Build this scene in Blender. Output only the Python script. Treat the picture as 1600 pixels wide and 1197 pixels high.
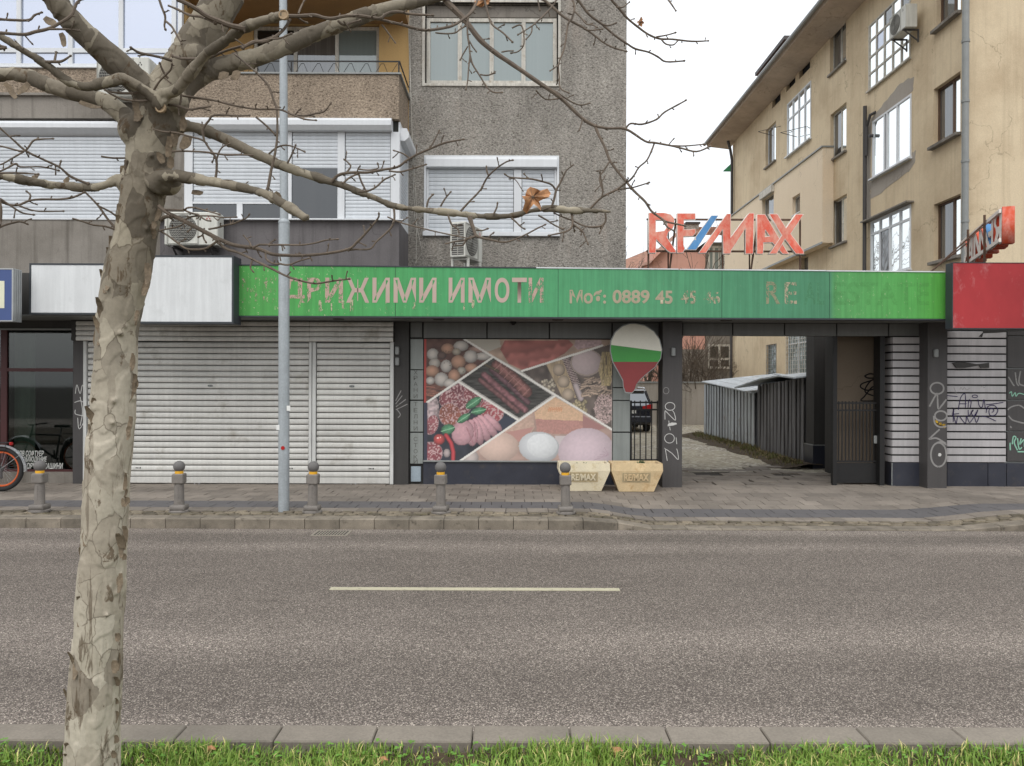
import bpy, bmesh, math, random
import numpy as np
from mathutils import Vector, Matrix, noise

random.seed(7)
np.random.seed(7)
S = bpy.context.scene
for o in list(bpy.data.objects):
    bpy.data.objects.remove(o)

# ------------------------------------------------------------------ camera, sky, sun, exposure
CAMZ = 1.93
ROLL = 0.0035
cam_d = bpy.data.cameras.new("camera")
cam_d.sensor_width = 36
cam_d.lens = 27.0
cam_d.clip_start = 0.05
cam_d.clip_end = 800
cam = bpy.data.objects.new("camera", cam_d)
S.collection.objects.link(cam)
cam.location = (0, 0, CAMZ)
cam.rotation_euler = (math.pi / 2, -ROLL, 0)
S.camera = cam

SUN_EL, SUN_AZ = math.radians(52), math.radians(200)   # azimuth clockwise from +Y (north)
W = bpy.data.worlds.new("World")
S.world = W
W.use_nodes = True
wn, wl = W.node_tree.nodes, W.node_tree.links
wn.clear()
sky = wn.new("ShaderNodeTexSky")
sky.sky_type = 'NISHITA'
sky.sun_disc = False
sky.sun_elevation = SUN_EL
sky.sun_rotation = SUN_AZ
sky.air_density = 1.0
sky.dust_density = 4.0
hs = wn.new("ShaderNodeHueSaturation")
hs.inputs['Saturation'].default_value = 0.25
bg1 = wn.new("ShaderNodeBackground"); bg1.inputs[1].default_value = 0.07
bg2 = wn.new("ShaderNodeBackground"); bg2.inputs[0].default_value = (0.93, 0.965, 1.0, 1); bg2.inputs[1].default_value = 0.66
# an overcast sky is brighter overhead than at the horizon
tc = wn.new("ShaderNodeTexCoord"); sx_ = wn.new("ShaderNodeSeparateXYZ"); wl.new(tc.outputs['Generated'], sx_.inputs[0])
mr = wn.new("ShaderNodeMapRange"); mr.inputs[3].default_value = .80; mr.inputs[4].default_value = 1.55
wl.new(sx_.outputs[2], mr.inputs[0]); wl.new(mr.outputs[0], bg2.inputs[1])
addw = wn.new("ShaderNodeAddShader")
outw = wn.new("ShaderNodeOutputWorld")
wl.new(sky.outputs[0], hs.inputs['Color']); wl.new(hs.outputs[0], bg1.inputs[0])
wl.new(bg1.outputs[0], addw.inputs[0]); wl.new(bg2.outputs[0], addw.inputs[1])
wl.new(addw.outputs[0], outw.inputs[0])

sd = bpy.data.lights.new("sun", 'SUN')
sd.energy = 0.5
sd.angle = math.radians(35)
sd.color = (1.0, 0.96, 0.9)
sun = bpy.data.objects.new("sun", sd)
S.collection.objects.link(sun)
dirv = Vector((math.sin(SUN_AZ) * math.cos(SUN_EL), math.cos(SUN_AZ) * math.cos(SUN_EL), math.sin(SUN_EL)))
sun.rotation_euler = dirv.to_track_quat('Z', 'Y').to_euler()
sun.location = (0, -5, 30)

S.view_settings.view_transform = 'Standard'
S.view_settings.look = 'None'
S.view_settings.gamma = 1
S.view_settings.use_curve_mapping = False
S.view_settings.exposure = 0.0
try:
    S.cycles.max_bounces = 6
    S.cycles.transparent_max_bounces = 12
except Exception:
    pass

# ------------------------------------------------------------------ helpers
F = 1200.0
def PX(px, py, d):
    return ((px - 800) + ROLL * (py - 598.5)) / F * d
def PZ(px, py, d):
    return CAMZ - ((py - 598.5) - ROLL * (px - 800)) / F * d
def P(px, py, d):
    return Vector((PX(px, py, d), d, PZ(px, py, d)))
def R(a, b, c, e, d):
    """pixel rectangle (left, top, right, bottom) at distance d -> x0,x1,z0,z1"""
    m, n = (a + c) / 2, (b + e) / 2
    return PX(a, n, d), PX(c, n, d), PZ(m, e, d), PZ(m, b, d)

def lin(c):
    c = c / 255.0
    return c / 12.92 if c <= 0.04045 else ((c + 0.055) / 1.055) ** 2.4
def C(r, g, b, k=1.0):
    return (min(1, lin(r) * k), min(1, lin(g) * k), min(1, lin(b) * k), 1)

class NT:
    def __init__(s, name):
        s.m = bpy.data.materials.new(name); s.m.use_nodes = True
        s.t = s.m.node_tree; s.n = s.t.nodes; s.l = s.t.links
        s.b = s.n['Principled BSDF']; s.out = s.n['Material Output']
        s.geo = s.n.new("ShaderNodeNewGeometry")
    def pos(s, sc=(1, 1, 1), loc=(0, 0, 0)):
        mp = s.n.new("ShaderNodeMapping"); mp.inputs['Scale'].default_value = sc; mp.inputs['Location'].default_value = loc
        s.l.new(s.geo.outputs['Position'], mp.inputs[0]); return mp.outputs[0]
    def noise(s, vec, scale, detail=4, rough=.55, dist=0):
        x = s.n.new("ShaderNodeTexNoise"); x.inputs['Scale'].default_value = scale
        x.inputs['Detail'].default_value = detail; x.inputs['Roughness'].default_value = rough
        x.inputs['Distortion'].default_value = dist
        s.l.new(vec, x.inputs['Vector']); return x.outputs['Fac']
    def vor(s, vec, scale, feat='F1', out='Distance'):
        x = s.n.new("ShaderNodeTexVoronoi"); x.feature = feat; x.inputs['Scale'].default_value = scale
        s.l.new(vec, x.inputs['Vector']); return x.outputs[out]
    def ramp(s, fac, stops, interp='LINEAR'):
        x = s.n.new("ShaderNodeValToRGB"); cr = x.color_ramp; cr.interpolation = interp
        while len(cr.elements) < len(stops): cr.elements.new(0.5)
        for e, (p, c) in zip(cr.elements, stops):
            e.position = p; e.color = c if len(c) == 4 else (*c, 1)
        s.l.new(fac, x.inputs[0]); return x.outputs[0]
    def mix(s, fac, a, b, mode='MIX'):
        x = s.n.new("ShaderNodeMix"); x.data_type = 'RGBA'; x.blend_type = mode
        for sock, v in ((x.inputs[0], fac), (x.inputs[6], a), (x.inputs[7], b)):
            if isinstance(v, (int, float)): sock.default_value = v
            elif isinstance(v, tuple): sock.default_value = v
            else: s.l.new(v, sock)
        return x.outputs[2]
    def math(s, op, a, b=0.0, clamp=False):
        x = s.n.new("ShaderNodeMath"); x.operation = op; x.use_clamp = clamp
        for sock, v in ((x.inputs[0], a), (x.inputs[1], b)):
            if isinstance(v, (int, float)): sock.default_value = v
            else: s.l.new(v, sock)
        return x.outputs[0]
    def sep(s, vec=None):
        x = s.n.new("ShaderNodeSeparateXYZ"); s.l.new(vec if vec is not None else s.geo.outputs['Position'], x.inputs[0]); return x.outputs
    def bump(s, h, strength=.5, dist=.01):
        x = s.n.new("ShaderNodeBump"); x.inputs['Strength'].default_value = strength; x.inputs['Distance'].default_value = dist
        s.l.new(h, x.inputs['Height']); s.l.new(x.outputs[0], s.b.inputs['Normal']); return x
    def col(s, c):
        if isinstance(c, tuple): s.b.inputs['Base Color'].default_value = c
        else: s.l.new(c, s.b.inputs['Base Color'])
    def rough(s, v):
        if isinstance(v, (int, float)): s.b.inputs['Roughness'].default_value = v
        else: s.l.new(v, s.b.inputs['Roughness'])

def grey(v): return (v, v, v, 1)

def M(name, col, rough=.75, var=.18, scale=3.0, fine=.1, fscale=60, bump=.15, metal=0, streak=0.0, rnd=0.0, spec=.4, dark=None, dist=.004):
    """general weathered surface: broad blotches, fine grain, vertical streaks, per-object variation"""
    t = NT(name)
    p = t.pos()
    a = t.noise(p, scale, 5, .6)
    c = t.ramp(a, [(.3, grey(1 - var)), (.7, grey(1 + var * .6))])
    f = t.noise(p, fscale, 3, .6)
    c2 = t.ramp(f, [(.3, grey(1 - fine)), (.7, grey(1 + fine))])
    out = t.mix(1.0, col, c, 'MULTIPLY')
    out = t.mix(1.0, out, c2, 'MULTIPLY')
    if streak:
        s_ = t.noise(t.pos((6, 6, .35)), 2.2, 5, .65)
        cs = t.ramp(s_, [(.42, grey(1 - streak)), (.62, grey(1))])
        out = t.mix(1.0, out, cs, 'MULTIPLY')
    if rnd:
        oi = t.n.new("ShaderNodeObjectInfo")
        cr = t.ramp(oi.outputs['Random'], [(0, grey(1 - rnd)), (1, grey(1 + rnd * .5))])
        out = t.mix(1.0, out, cr, 'MULTIPLY')
    if dark:
        d_ = t.noise(t.pos((1, 1, 1), (7, 3, 1)), scale * 1.7, 6, .7)
        out = t.mix(t.ramp(d_, [(.56, grey(0)), (.72, grey(.8))]), out, dark)
    t.col(out)
    t.rough(t.ramp(a, [(.2, grey(max(0, rough - .1))), (.8, grey(min(1, rough + .1)))]))
    t.b.inputs['Metallic'].default_value = metal
    t.b.inputs['Specular IOR Level'].default_value = spec
    if bump: t.bump(f, bump, dist)
    return t.m

def flaky(name, col, keep, scale=14, seed=0, rough=.8, vstr=1.0, thin=0):
    """paint or lettering that has partly flaked off: transparent where it is gone"""
    t = NT(name)
    p = t.pos((1, 1, vstr), (seed, seed * 2.3, seed))
    a = t.noise(p, scale, 6, .72)
    f = t.noise(p, 90, 2, .5)
    k = t.math('ADD', t.math('MULTIPLY', a, .8), t.math('MULTIPLY', f, .2))
    m = t.ramp(k, [(max(0, .5 - (keep - .5) * .45 - .02), grey(0)), (min(1, .5 - (keep - .5) * .45 + .05), grey(1))])
    v = t.mix(t.noise(p, 5, 3), col, tuple([x * .75 for x in col[:3]] + [1]))
    t.col(v); t.rough(rough); t.b.inputs['Specular IOR Level'].default_value = .2
    if thin: m = t.math('MULTIPLY', m, thin)
    t.l.new(m, t.b.inputs['Alpha'])
    return t.m

class MB:
    """collects simple shapes into one mesh"""
    def __init__(s, mat=None):
        s.v = []; s.f = []; s.mi = []; s.T = mat; s.cur = 0
    def add(s, vs, fs):
        b = len(s.v)
        for v in vs:
            v = Vector(v)
            s.v.append(s.T @ v if s.T is not None else v)
        for f in fs:
            s.f.append([b + i for i in f]); s.mi.append(s.cur)
        return s
    def box(s, x0, x1, y0, y1, z0, z1, c=0):
        if x0 > x1: x0, x1 = x1, x0
        if y0 > y1: y0, y1 = y1, y0
        if z0 > z1: z0, z1 = z1, z0
        c = min(c, (x1 - x0) * .45, (y1 - y0) * .45, (z1 - z0) * .45)
        if c <= 0:
            return s.add([(x0, y0, z0), (x1, y0, z0), (x1, y1, z0), (x0, y1, z0), (x0, y0, z1), (x1, y0, z1), (x1, y1, z1), (x0, y1, z1)],
                         [(0, 3, 2, 1), (4, 5, 6, 7), (0, 1, 5, 4), (1, 2, 6, 5), (2, 3, 7, 6), (3, 0, 4, 7)])
        vs = []
        ring = lambda i, z: [(x0 + i + k1, y0 + i + k2, z) for k1, k2 in ()]
        def oct_(z, i):
            j = i + c
            return [(x0 + j, y0 + i, z), (x1 - j, y0 + i, z), (x1 - i, y0 + j, z), (x1 - i, y1 - j, z), (x1 - j, y1 - i, z), (x0 + j, y1 - i, z), (x0 + i, y1 - j, z), (x0 + i, y0 + j, z)]
        vs = oct_(z0, c * .0 + c * .7) + oct_(z0 + c, 0) + oct_(z1 - c, 0) + oct_(z1, c * .7)
        fs = [tuple(range(7, -1, -1)), tuple(range(24, 32))]
        for L in range(3):
            for k in range(8):
                a, b = L * 8 + k, L * 8 + (k + 1) % 8
                fs.append((a, b, b + 8, a + 8))
        return s.add(vs, fs)
    def quad(s, a, b, c, d): return s.add([a, b, c, d], [(0, 1, 2, 3)])
    def poly_y(s, pts, y0, y1):
        """extrude an x,z outline from y0 (front) to y1"""
        n = len(pts)
        vs = [(p[0], y0, p[1]) for p in pts] + [(p[0], y1, p[1]) for p in pts]
        fs = [tuple(range(n)), tuple(range(2 * n - 1, n - 1, -1))] + [(i, i + n, (i + 1) % n + n, (i + 1) % n) for i in range(n)]
        return s.add(vs, fs)
    def poly_x(s, pts, x0, x1):
        n = len(pts)
        vs = [(x0, p[0], p[1]) for p in pts] + [(x1, p[0], p[1]) for p in pts]
        fs = [tuple(range(n - 1, -1, -1)), tuple(range(n, 2 * n))] + [(i, (i + 1) % n, (i + 1) % n + n, i + n) for i in range(n)]
        return s.add(vs, fs)
    def poly_z(s, pts, z0, z1):
        n = len(pts)
        vs = [(p[0], p[1], z0) for p in pts] + [(p[0], p[1], z1) for p in pts]
        fs = [tuple(range(n - 1, -1, -1)), tuple(range(n, 2 * n))] + [(i, (i + 1) % n, (i + 1) % n + n, i + n) for i in range(n)]
        return s.add(vs, fs)
    def tube(s, pts, rad, n=8, cap=True, flat=1.0):
        pts = [Vector(p) for p in pts]
        if isinstance(rad, (int, float)): rad = [rad] * len(pts)
        t0 = (pts[1] - pts[0]).normalized()
        up = Vector((0, 0, 1)) if abs(t0.z) < .9 else Vector((1, 0, 0))
        u = t0.cross(up).normalized()
        vs = []
        for i, p in enumerate(pts):
            a = pts[max(0, i - 1)]; b = pts[min(len(pts) - 1, i + 1)]
            t = (b - a)
            t = t.normalized() if t.length > 1e-9 else t0
            u = (u - t * u.dot(t)); u = u.normalized() if u.length > 1e-6 else t.orthogonal().normalized()
            w = t.cross(u)
            for k in range(n):
                an = 2 * math.pi * k / n
                vs.append(p + (u * math.cos(an) + w * math.sin(an) * flat) * rad[i])
        fs = []
        for i in range(len(pts) - 1):
            for k in range(n):
                a = i * n + k; b = i * n + (k + 1) % n
                fs.append((a, b, b + n, a + n))
        if cap:
            fs.append(tuple(range(n - 1, -1, -1))); m = (len(pts) - 1) * n
            fs.append(tuple(range(m, m + n)))
        return s.add(vs, fs)
    def lathe(s, prof, c=(0, 0, 0), n=24):
        """prof: (r, z) from bottom to top, about vertical axis"""
        vs = []
        for r, z in prof:
            for k in range(n):
                a = 2 * math.pi * k / n
                vs.append((c[0] + r * math.cos(a), c[1] + r * math.sin(a), c[2] + z))
        fs = []
        for i in range(len(prof) - 1):
            for k in range(n):
                a = i * n + k; b = i * n + (k + 1) % n
                fs.append((a, b, b + n, a + n))
        fs.append(tuple(range(n - 1, -1, -1))); m = (len(prof) - 1) * n
        fs.append(tuple(range(m, m + n)))
        return s.add(vs, fs)
    def ring(s, c, r, w, axis='y', n=32, sec=6, a0=0, a1=360):
        """torus (or an arc of one) in the plane normal to axis"""
        full = abs(a1 - a0) >= 360
        pts = []
        m = n if full else n + 1
        vs = []
        for i in range(m):
            a = math.radians(a0 + (a1 - a0) * i / n)
            for k in range(sec):
                b = 2 * math.pi * k / sec
                rr = r + w * math.cos(b); h = w * math.sin(b)
                if axis == 'y': vs.append((c[0] + rr * math.cos(a), c[1] + h, c[2] + rr * math.sin(a)))
                elif axis == 'x': vs.append((c[0] + h, c[1] + rr * math.cos(a), c[2] + rr * math.sin(a)))
                else: vs.append((c[0] + rr * math.cos(a), c[1] + rr * math.sin(a), c[2] + h))
        fs = []
        for i in range(n):
            j = (i + 1) % m
            for k in range(sec):
                k2 = (k + 1) % sec
                fs.append((i * sec + k, j * sec + k, j * sec + k2, i * sec + k2))
        return s.add(vs, fs)
    def disc(s, c, r, axis='y', n=24, th=.01):
        if axis == 'y':
            return s.poly_y([(c[0] + r * math.cos(2 * math.pi * k / n), c[2] + r * math.sin(2 * math.pi * k / n)) for k in range(n)], c[1], c[1] + th)
        return s.poly_x([(c[1] + r * math.cos(2 * math.pi * k / n), c[2] + r * math.sin(2 * math.pi * k / n)) for k in range(n)], c[0], c[0] + th)
    def mesh(s, name, mats, smooth=False):
        me = bpy.data.meshes.new(name)
        me.from_pydata([tuple(v) for v in s.v], [], s.f)
        for m in (mats if isinstance(mats, (list, tuple)) else [mats]): me.materials.append(m)
        if isinstance(mats, (list, tuple)) and len(mats) > 1:
            me.polygons.foreach_set('material_index', s.mi)
        bm = bmesh.new(); bm.from_mesh(me)
        bmesh.ops.recalc_face_normals(bm, faces=bm.faces)
        bm.to_mesh(me); bm.free()
        if smooth:
            me.polygons.foreach_set('use_smooth', [True] * len(me.polygons))
            try: me.set_sharp_from_angle(angle=math.radians(40))
            except Exception: pass
        me.update()
        return me

col_ = S.collection
def link(o): col_.objects.link(o); return o
def root_inv(p):
    """inverse of a parent's own transform, for children modelled in world coordinates"""
    return p['_w'] if False else (Matrix.LocRotScale(p.location, p.rotation_euler, p.scale)).inverted()
def obj(name, mb, mat, parent=None, smooth=False, world=True, loc=None, rot=None, label=None, kind=None):
    me = mb.mesh(name, mat, smooth) if isinstance(mb, MB) else mb
    o = bpy.data.objects.new(name, me); link(o)
    if loc is not None: o.location = loc
    if rot is not None: o.rotation_euler = rot
    if parent is not None:
        o.parent = parent
        if world and parent.type == 'EMPTY': o.matrix_parent_inverse = root_inv(parent)
    if label: o['label'] = label
    if kind: o['kind'] = kind
    return o
def tag(o, label=None, cat=None, group=None, kind=None):
    if label: o['label'] = label
    if cat: o['category'] = cat
    if group: o['group'] = group
    if kind: o['kind'] = kind
    return o
def thing(name, label, cat, loc=(0, 0, 0), rz=0, group=None):
    o = bpy.data.objects.new(name, None); link(o)
    o.location = loc; o.rotation_euler = (0, 0, rz); o.empty_display_size = .2
    return tag(o, label, cat, group)
def struct(name, mb, mat, smooth=False):
    o = obj(name, mb, mat, None, smooth); o['kind'] = 'structure'; return o
CH = {}
def copy_tree(o, loc, rz=None, label=None):
    def rec(a, par):
        c = a.copy(); link(c)
        if par is not None:
            c.parent = par; c.matrix_parent_inverse = a.matrix_parent_inverse.copy()
        for ch in [k for k in bpy.data.objects if k.parent == a]: rec(ch, c)
        return c
    c = rec(o, None); c.location = loc
    if rz is not None: c.rotation_euler = (0, 0, rz)
    if label: c['label'] = label
    return c

def text_mesh(body, rect, y, mat, name='lettering', ext=0.0, bold=0.0, T=None, shear=0):
    """text fitted to a rectangle (x0,x1,z0,z1) in the plane y, facing -y"""
    cu = bpy.data.curves.new('t', 'FONT'); cu.body = body; cu.size = 1; cu.extrude = ext; cu.offset = bold; cu.resolution_u = 4
    cu.shear = shear
    to = bpy.data.objects.new('t', cu); link(to)
    dg = bpy.context.evaluated_depsgraph_get()
    me = bpy.data.meshes.new_from_object(to.evaluated_get(dg))
    bpy.data.objects.remove(to); bpy.data.curves.remove(cu)
    n = len(me.vertices)
    co = np.zeros(n * 3, dtype=np.float32); me.vertices.foreach_get('co', co); co = co.reshape(-1, 3)
    mn, mx = co.min(0), co.max(0)
    x0, x1, z0, z1 = rect
    q = np.zeros_like(co)
    q[:, 0] = x0 + (co[:, 0] - mn[0]) / max(1e-6, mx[0] - mn[0]) * (x1 - x0)
    q[:, 2] = z0 + (co[:, 1] - mn[1]) / max(1e-6, mx[1] - mn[1]) * (z1 - z0)
    q[:, 1] = y - co[:, 2]
    if T is not None:
        q = np.array([tuple(T @ Vector(v)) for v in q.tolist()], dtype=np.float32)
    me.vertices.foreach_set('co', q.ravel())
    me.materials.clear(); me.materials.append(mat); me.name = name; me.update()
    return me

def outline_mesh(name, loops, depth, mat, plane=None):
    """filled outline with holes, extruded; loops are lists of (x,z); front at y=0"""
    cu = bpy.data.curves.new('c', 'CURVE'); cu.dimensions = '2D'; cu.fill_mode = 'BOTH'; cu.extrude = depth / 2
    for lp in loops:
        sp = cu.splines.new('POLY'); sp.points.add(len(lp) - 1); sp.use_cyclic_u = True
        for i, (x, z) in enumerate(lp): sp.points[i].co = (x, z, 0, 1)
    to = bpy.data.objects.new('c', cu); link(to)
    dg = bpy.context.evaluated_depsgraph_get()
    me = bpy.data.meshes.new_from_object(to.evaluated_get(dg))
    bpy.data.objects.remove(to); bpy.data.curves.remove(cu)
    n = len(me.vertices)
    co = np.zeros(n * 3, dtype=np.float32); me.vertices.foreach_get('co', co); co = co.reshape(-1, 3)
    q = np.stack([co[:, 0], -co[:, 2] + depth / 2, co[:, 1]], 1)
    me.vertices.foreach_set('co', q.astype(np.float32).ravel())
    me.materials.clear(); me.materials.append(mat); me.name = name; me.update()
    return me

def wall(mb, x0, x1, z0, z1, y, holes, reveal=.2):
    """a wall face at y (facing -y) with rectangular holes (x0,x1,z0,z1) and reveals going back"""
    xs = sorted(set([x0, x1] + [h[0] for h in holes] + [h[1] for h in holes]))
    zs = sorted(set([z0, z1] + [h[2] for h in holes] + [h[3] for h in holes]))
    for i in range(len(xs) - 1):
        for j in range(len(zs) - 1):
            cx, cz = (xs[i] + xs[i + 1]) / 2, (zs[j] + zs[j + 1]) / 2
            if cx < x0 or cx > x1 or cz < z0 or cz > z1: continue
            if any(h[0] < cx < h[1] and h[2] < cz < h[3] for h in holes): continue
            mb.quad((xs[i], y, zs[j]), (xs[i + 1], y, zs[j]), (xs[i + 1], y, zs[j + 1]), (xs[i], y, zs[j + 1]))
    for a, b, c, d in holes:
        r = y + reveal
        mb.quad((a, y, c), (a, r, c), (a, r, d), (a, y, d))
        mb.quad((b, y, c), (b, y, d), (b, r, d), (b, r, c))
        mb.quad((a, y, d), (a, r, d), (b, r, d), (b, y, d))
        mb.quad((a, y, c), (b, y, c), (b, r, c), (a, r, c))
    return mb

def catmull(pts, sub):
    out = []
    n = len(pts)
    for i in range(n - 1):
        p0, p1, p2, p3 = pts[max(0, i - 1)], pts[i], pts[i + 1], pts[min(n - 1, i + 2)]
        for k in range(sub):
            t = k / sub
            out.append([0.5 * ((2 * b) + (-a + c) * t + (2 * a - 5 * b + 4 * c - d) * t * t + (-a + 3 * b - 3 * c + d) * t ** 3) for a, b, c, d in zip(p0, p1, p2, p3)])
    out.append(list(pts[-1]))
    return out
# ------------------------------------------------------------------ materials
def m_asphalt():
    t = NT("asphalt_road"); p = t.pos()
    v = t.n.new("ShaderNodeTexVoronoi"); v.inputs['Scale'].default_value = 150; t.l.new(p, v.inputs['Vector'])
    sp = t.n.new("ShaderNodeSeparateColor"); t.l.new(v.outputs['Color'], sp.inputs[0])
    c = t.ramp(sp.outputs[0], [(.0, C(58, 53, 50)), (.35, C(80, 74, 69)), (.65, C(106, 98, 92)), (.86, C(130, 121, 113)), (.97, C(178, 168, 156))])
    big = t.noise(t.pos((.5, 1.2, 1)), 1.2, 5, .6)
    c = t.mix(1.0, c, t.ramp(big, [(.3, grey(.88)), (.7, grey(1.12))]), 'MULTIPLY')
    # polished wheel tracks and dusty gutters along the road
    y = t.sep()[1]
    wob = t.math('MULTIPLY', t.math('SUBTRACT', t.noise(t.pos((.25, .6, 1)), 1.5, 4), .5), .4)
    yy = t.math('DIVIDE', t.math('SUBTRACT', t.math('ADD', y, wob), 3.6), 7.2)
    tr = t.ramp(yy, [(.0, grey(1.55)), (.085, grey(1.5)), (.14, grey(.95)), (.22, grey(.95)), (.30, grey(1.32)), (.37, grey(1.05)), (.50, grey(.93)), (.62, grey(.95)), (.70, grey(.93)), (.755, grey(1.34)), (.81, grey(.88)), (.85, grey(.92)), (.875, grey(1.35)), (.92, grey(1.4)), (1, grey(1.2))])
    c = t.mix(1.0, c, tr, 'MULTIPLY')
    # a few darker stains and mended patches
    stn = t.noise(t.pos((.7, 1.1, 1), (3, 8, 0)), 1.7, 6, .7, .6)
    c = t.mix(t.ramp(stn, [(.60, grey(0)), (.72, grey(.35))]), c, C(64, 58, 53))
    t.col(t.mix(.07, c, C(142, 126, 108)))
    t.rough(.82); t.b.inputs['Specular IOR Level'].default_value = .3
    t.bump(sp.outputs[0], .5, .004)
    return t.m

def m_rough(name, base, dark, dirt=.5):
    """roughcast render: coarse thrown plaster"""
    t = NT(name)
    p = t.pos((1, 1, 1.6))
    a = t.noise(p, 27, 4, .65, .6)
    b = t.noise(p, 70, 3, .6)
    h = t.math('ADD', t.math('MULTIPLY', a, .7), t.math('MULTIPLY', b, .3))
    c = t.ramp(h, [(.36, dark), (.47, tuple([x * .72 for x in base[:3]] + [1])), (.56, base), (.68, tuple([min(1, x * 1.5) for x in base[:3]] + [1]))])
    big = t.noise(t.pos((1, 1, .5)), .8, 5, .6)
    c = t.mix(1.0, c, t.ramp(big, [(.3, grey(1 - dirt * .5)), (.65, grey(1.08))]), 'MULTIPLY')
    st = t.noise(t.pos((1.6, 1.6, .5)), 1.5, 5, .6)
    c = t.mix(1.0, c, t.ramp(st, [(.4, grey(1 - dirt * .25)), (.6, grey(1.05))]), 'MULTIPLY')
    c = t.mix(t.ramp(t.noise(t.pos((2, 2, .4), (9, 0, 3)), 1.3, 5, .6), [(.58, grey(0)), (.78, grey(.4))]), c, C(176, 160, 146))
    t.col(c); t.rough(.95); t.b.inputs['Specular IOR Level'].default_value = .1
    t.bump(h, .9, .03)
    return t.m

def m_plaster(name, base, stain, amt=.5, drip=.5):
    t = NT(name); p = t.pos()
    a = t.noise(p, .7, 6, .62)
    c = t.mix(t.ramp(a, [(.42, grey(0)), (.68, grey(amt))]), base, stain)
    d = t.noise(t.pos((5, 5, .22)), 1.4, 5, .62)
    c = t.mix(t.ramp(d, [(.5, grey(0)), (.72, grey(drip))]), c, tuple([x * .7 for x in stain[:3]] + [1]))
    ve = t.n.new('ShaderNodeTexVoronoi'); ve.feature = 'DISTANCE_TO_EDGE'; ve.inputs['Scale'].default_value = .55
    wq = t.n.new('ShaderNodeVectorMath'); wq.operation = 'MULTIPLY_ADD'; wn2 = t.n.new('ShaderNodeTexNoise'); wn2.inputs['Scale'].default_value = 2.5; wn2.inputs['Detail'].default_value = 5
    t.l.new(p, wn2.inputs['Vector']); t.l.new(wn2.outputs['Color'], wq.inputs[0]); wq.inputs[1].default_value = (.9, .9, .9); t.l.new(p, wq.inputs[2]); t.l.new(wq.outputs[0], ve.inputs['Vector'])
    crk = t.math('MULTIPLY', t.ramp(ve.outputs['Distance'], [(0, grey(1)), (.009, grey(0))]), t.ramp(t.noise(p, .9, 2), [(.5, grey(0)), (.58, grey(.55))]))
    c = t.mix(crk, c, tuple([x * .45 for x in stain[:3]] + [1]))
    f = t.noise(p, 45, 4, .6)
    c = t.mix(1.0, c, t.ramp(f, [(.3, grey(.93)), (.7, grey(1.06))]), 'MULTIPLY')
    t.col(c); t.rough(.9); t.b.inputs['Specular IOR Level'].default_value = .15
    t.bump(t.math('ADD', f, t.math('MULTIPLY', a, 1.5)), .35, .012)
    return t.m

def m_glass(name, tint, refl=.5, body=(.03, .035, .04, 1), rough=.02, wav=.0, curtain=None):
    """window glass: a mirror-like coat over what stands behind the pane"""
    t = NT(name)
    body_c = body
    if curtain:
        x = t.noise(t.pos((22, 22, .3)), 1.0, 2, .5)
        body_c = t.mix(x, body, curtain)
    t.col(body_c); t.rough(rough)
    t.b.inputs['Specular IOR Level'].default_value = .5
    g = t.n.new("ShaderNodeBsdfGlossy"); g.inputs['Color'].default_value = tint; g.inputs['Roughness'].default_value = rough
    mx = t.n.new("ShaderNodeMixShader")
    lw = t.n.new("ShaderNodeLayerWeight"); lw.inputs[0].default_value = .25
    fac = t.math('ADD', t.math('MULTIPLY', lw.outputs['Fresnel'], .6), refl, True)
    t.l.new(fac, mx.inputs[0]); t.l.new(t.b.outputs[0], mx.inputs[1]); t.l.new(g.outputs[0], mx.inputs[2])
    t.l.new(mx.outputs[0], t.out.inputs[0])
    n = t.noise(t.pos((1, 1, .6)), 1.6, 2, .4)
    bp = t.n.new("ShaderNodeBump"); bp.inputs['Strength'].default_value = .12; bp.inputs['Distance'].default_value = .02
    t.l.new(n, bp.inputs['Height']); t.l.new(bp.outputs[0], g.inputs['Normal'])
    return t.m

def m_clear(name):
    t = NT(name)
    g = t.n.new("ShaderNodeBsdfGlossy"); g.inputs['Roughness'].default_value = .03
    tr = t.n.new("ShaderNodeBsdfTransparent"); tr.inputs[0].default_value = (.55, .6, .58, 1)
    mx = t.n.new("ShaderNodeMixShader"); lw = t.n.new("ShaderNodeLayerWeight"); lw.inputs[0].default_value = .3
    fac = t.math('ADD', t.math('MULTIPLY', lw.outputs['Fresnel'], .8), .05, True)
    t.l.new(fac, mx.inputs[0]); t.l.new(tr.outputs[0], mx.inputs[1]); t.l.new(g.outputs[0], mx.inputs[2])
    t.l.new(mx.outputs[0], t.out.inputs[0])
    return t.m

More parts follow.
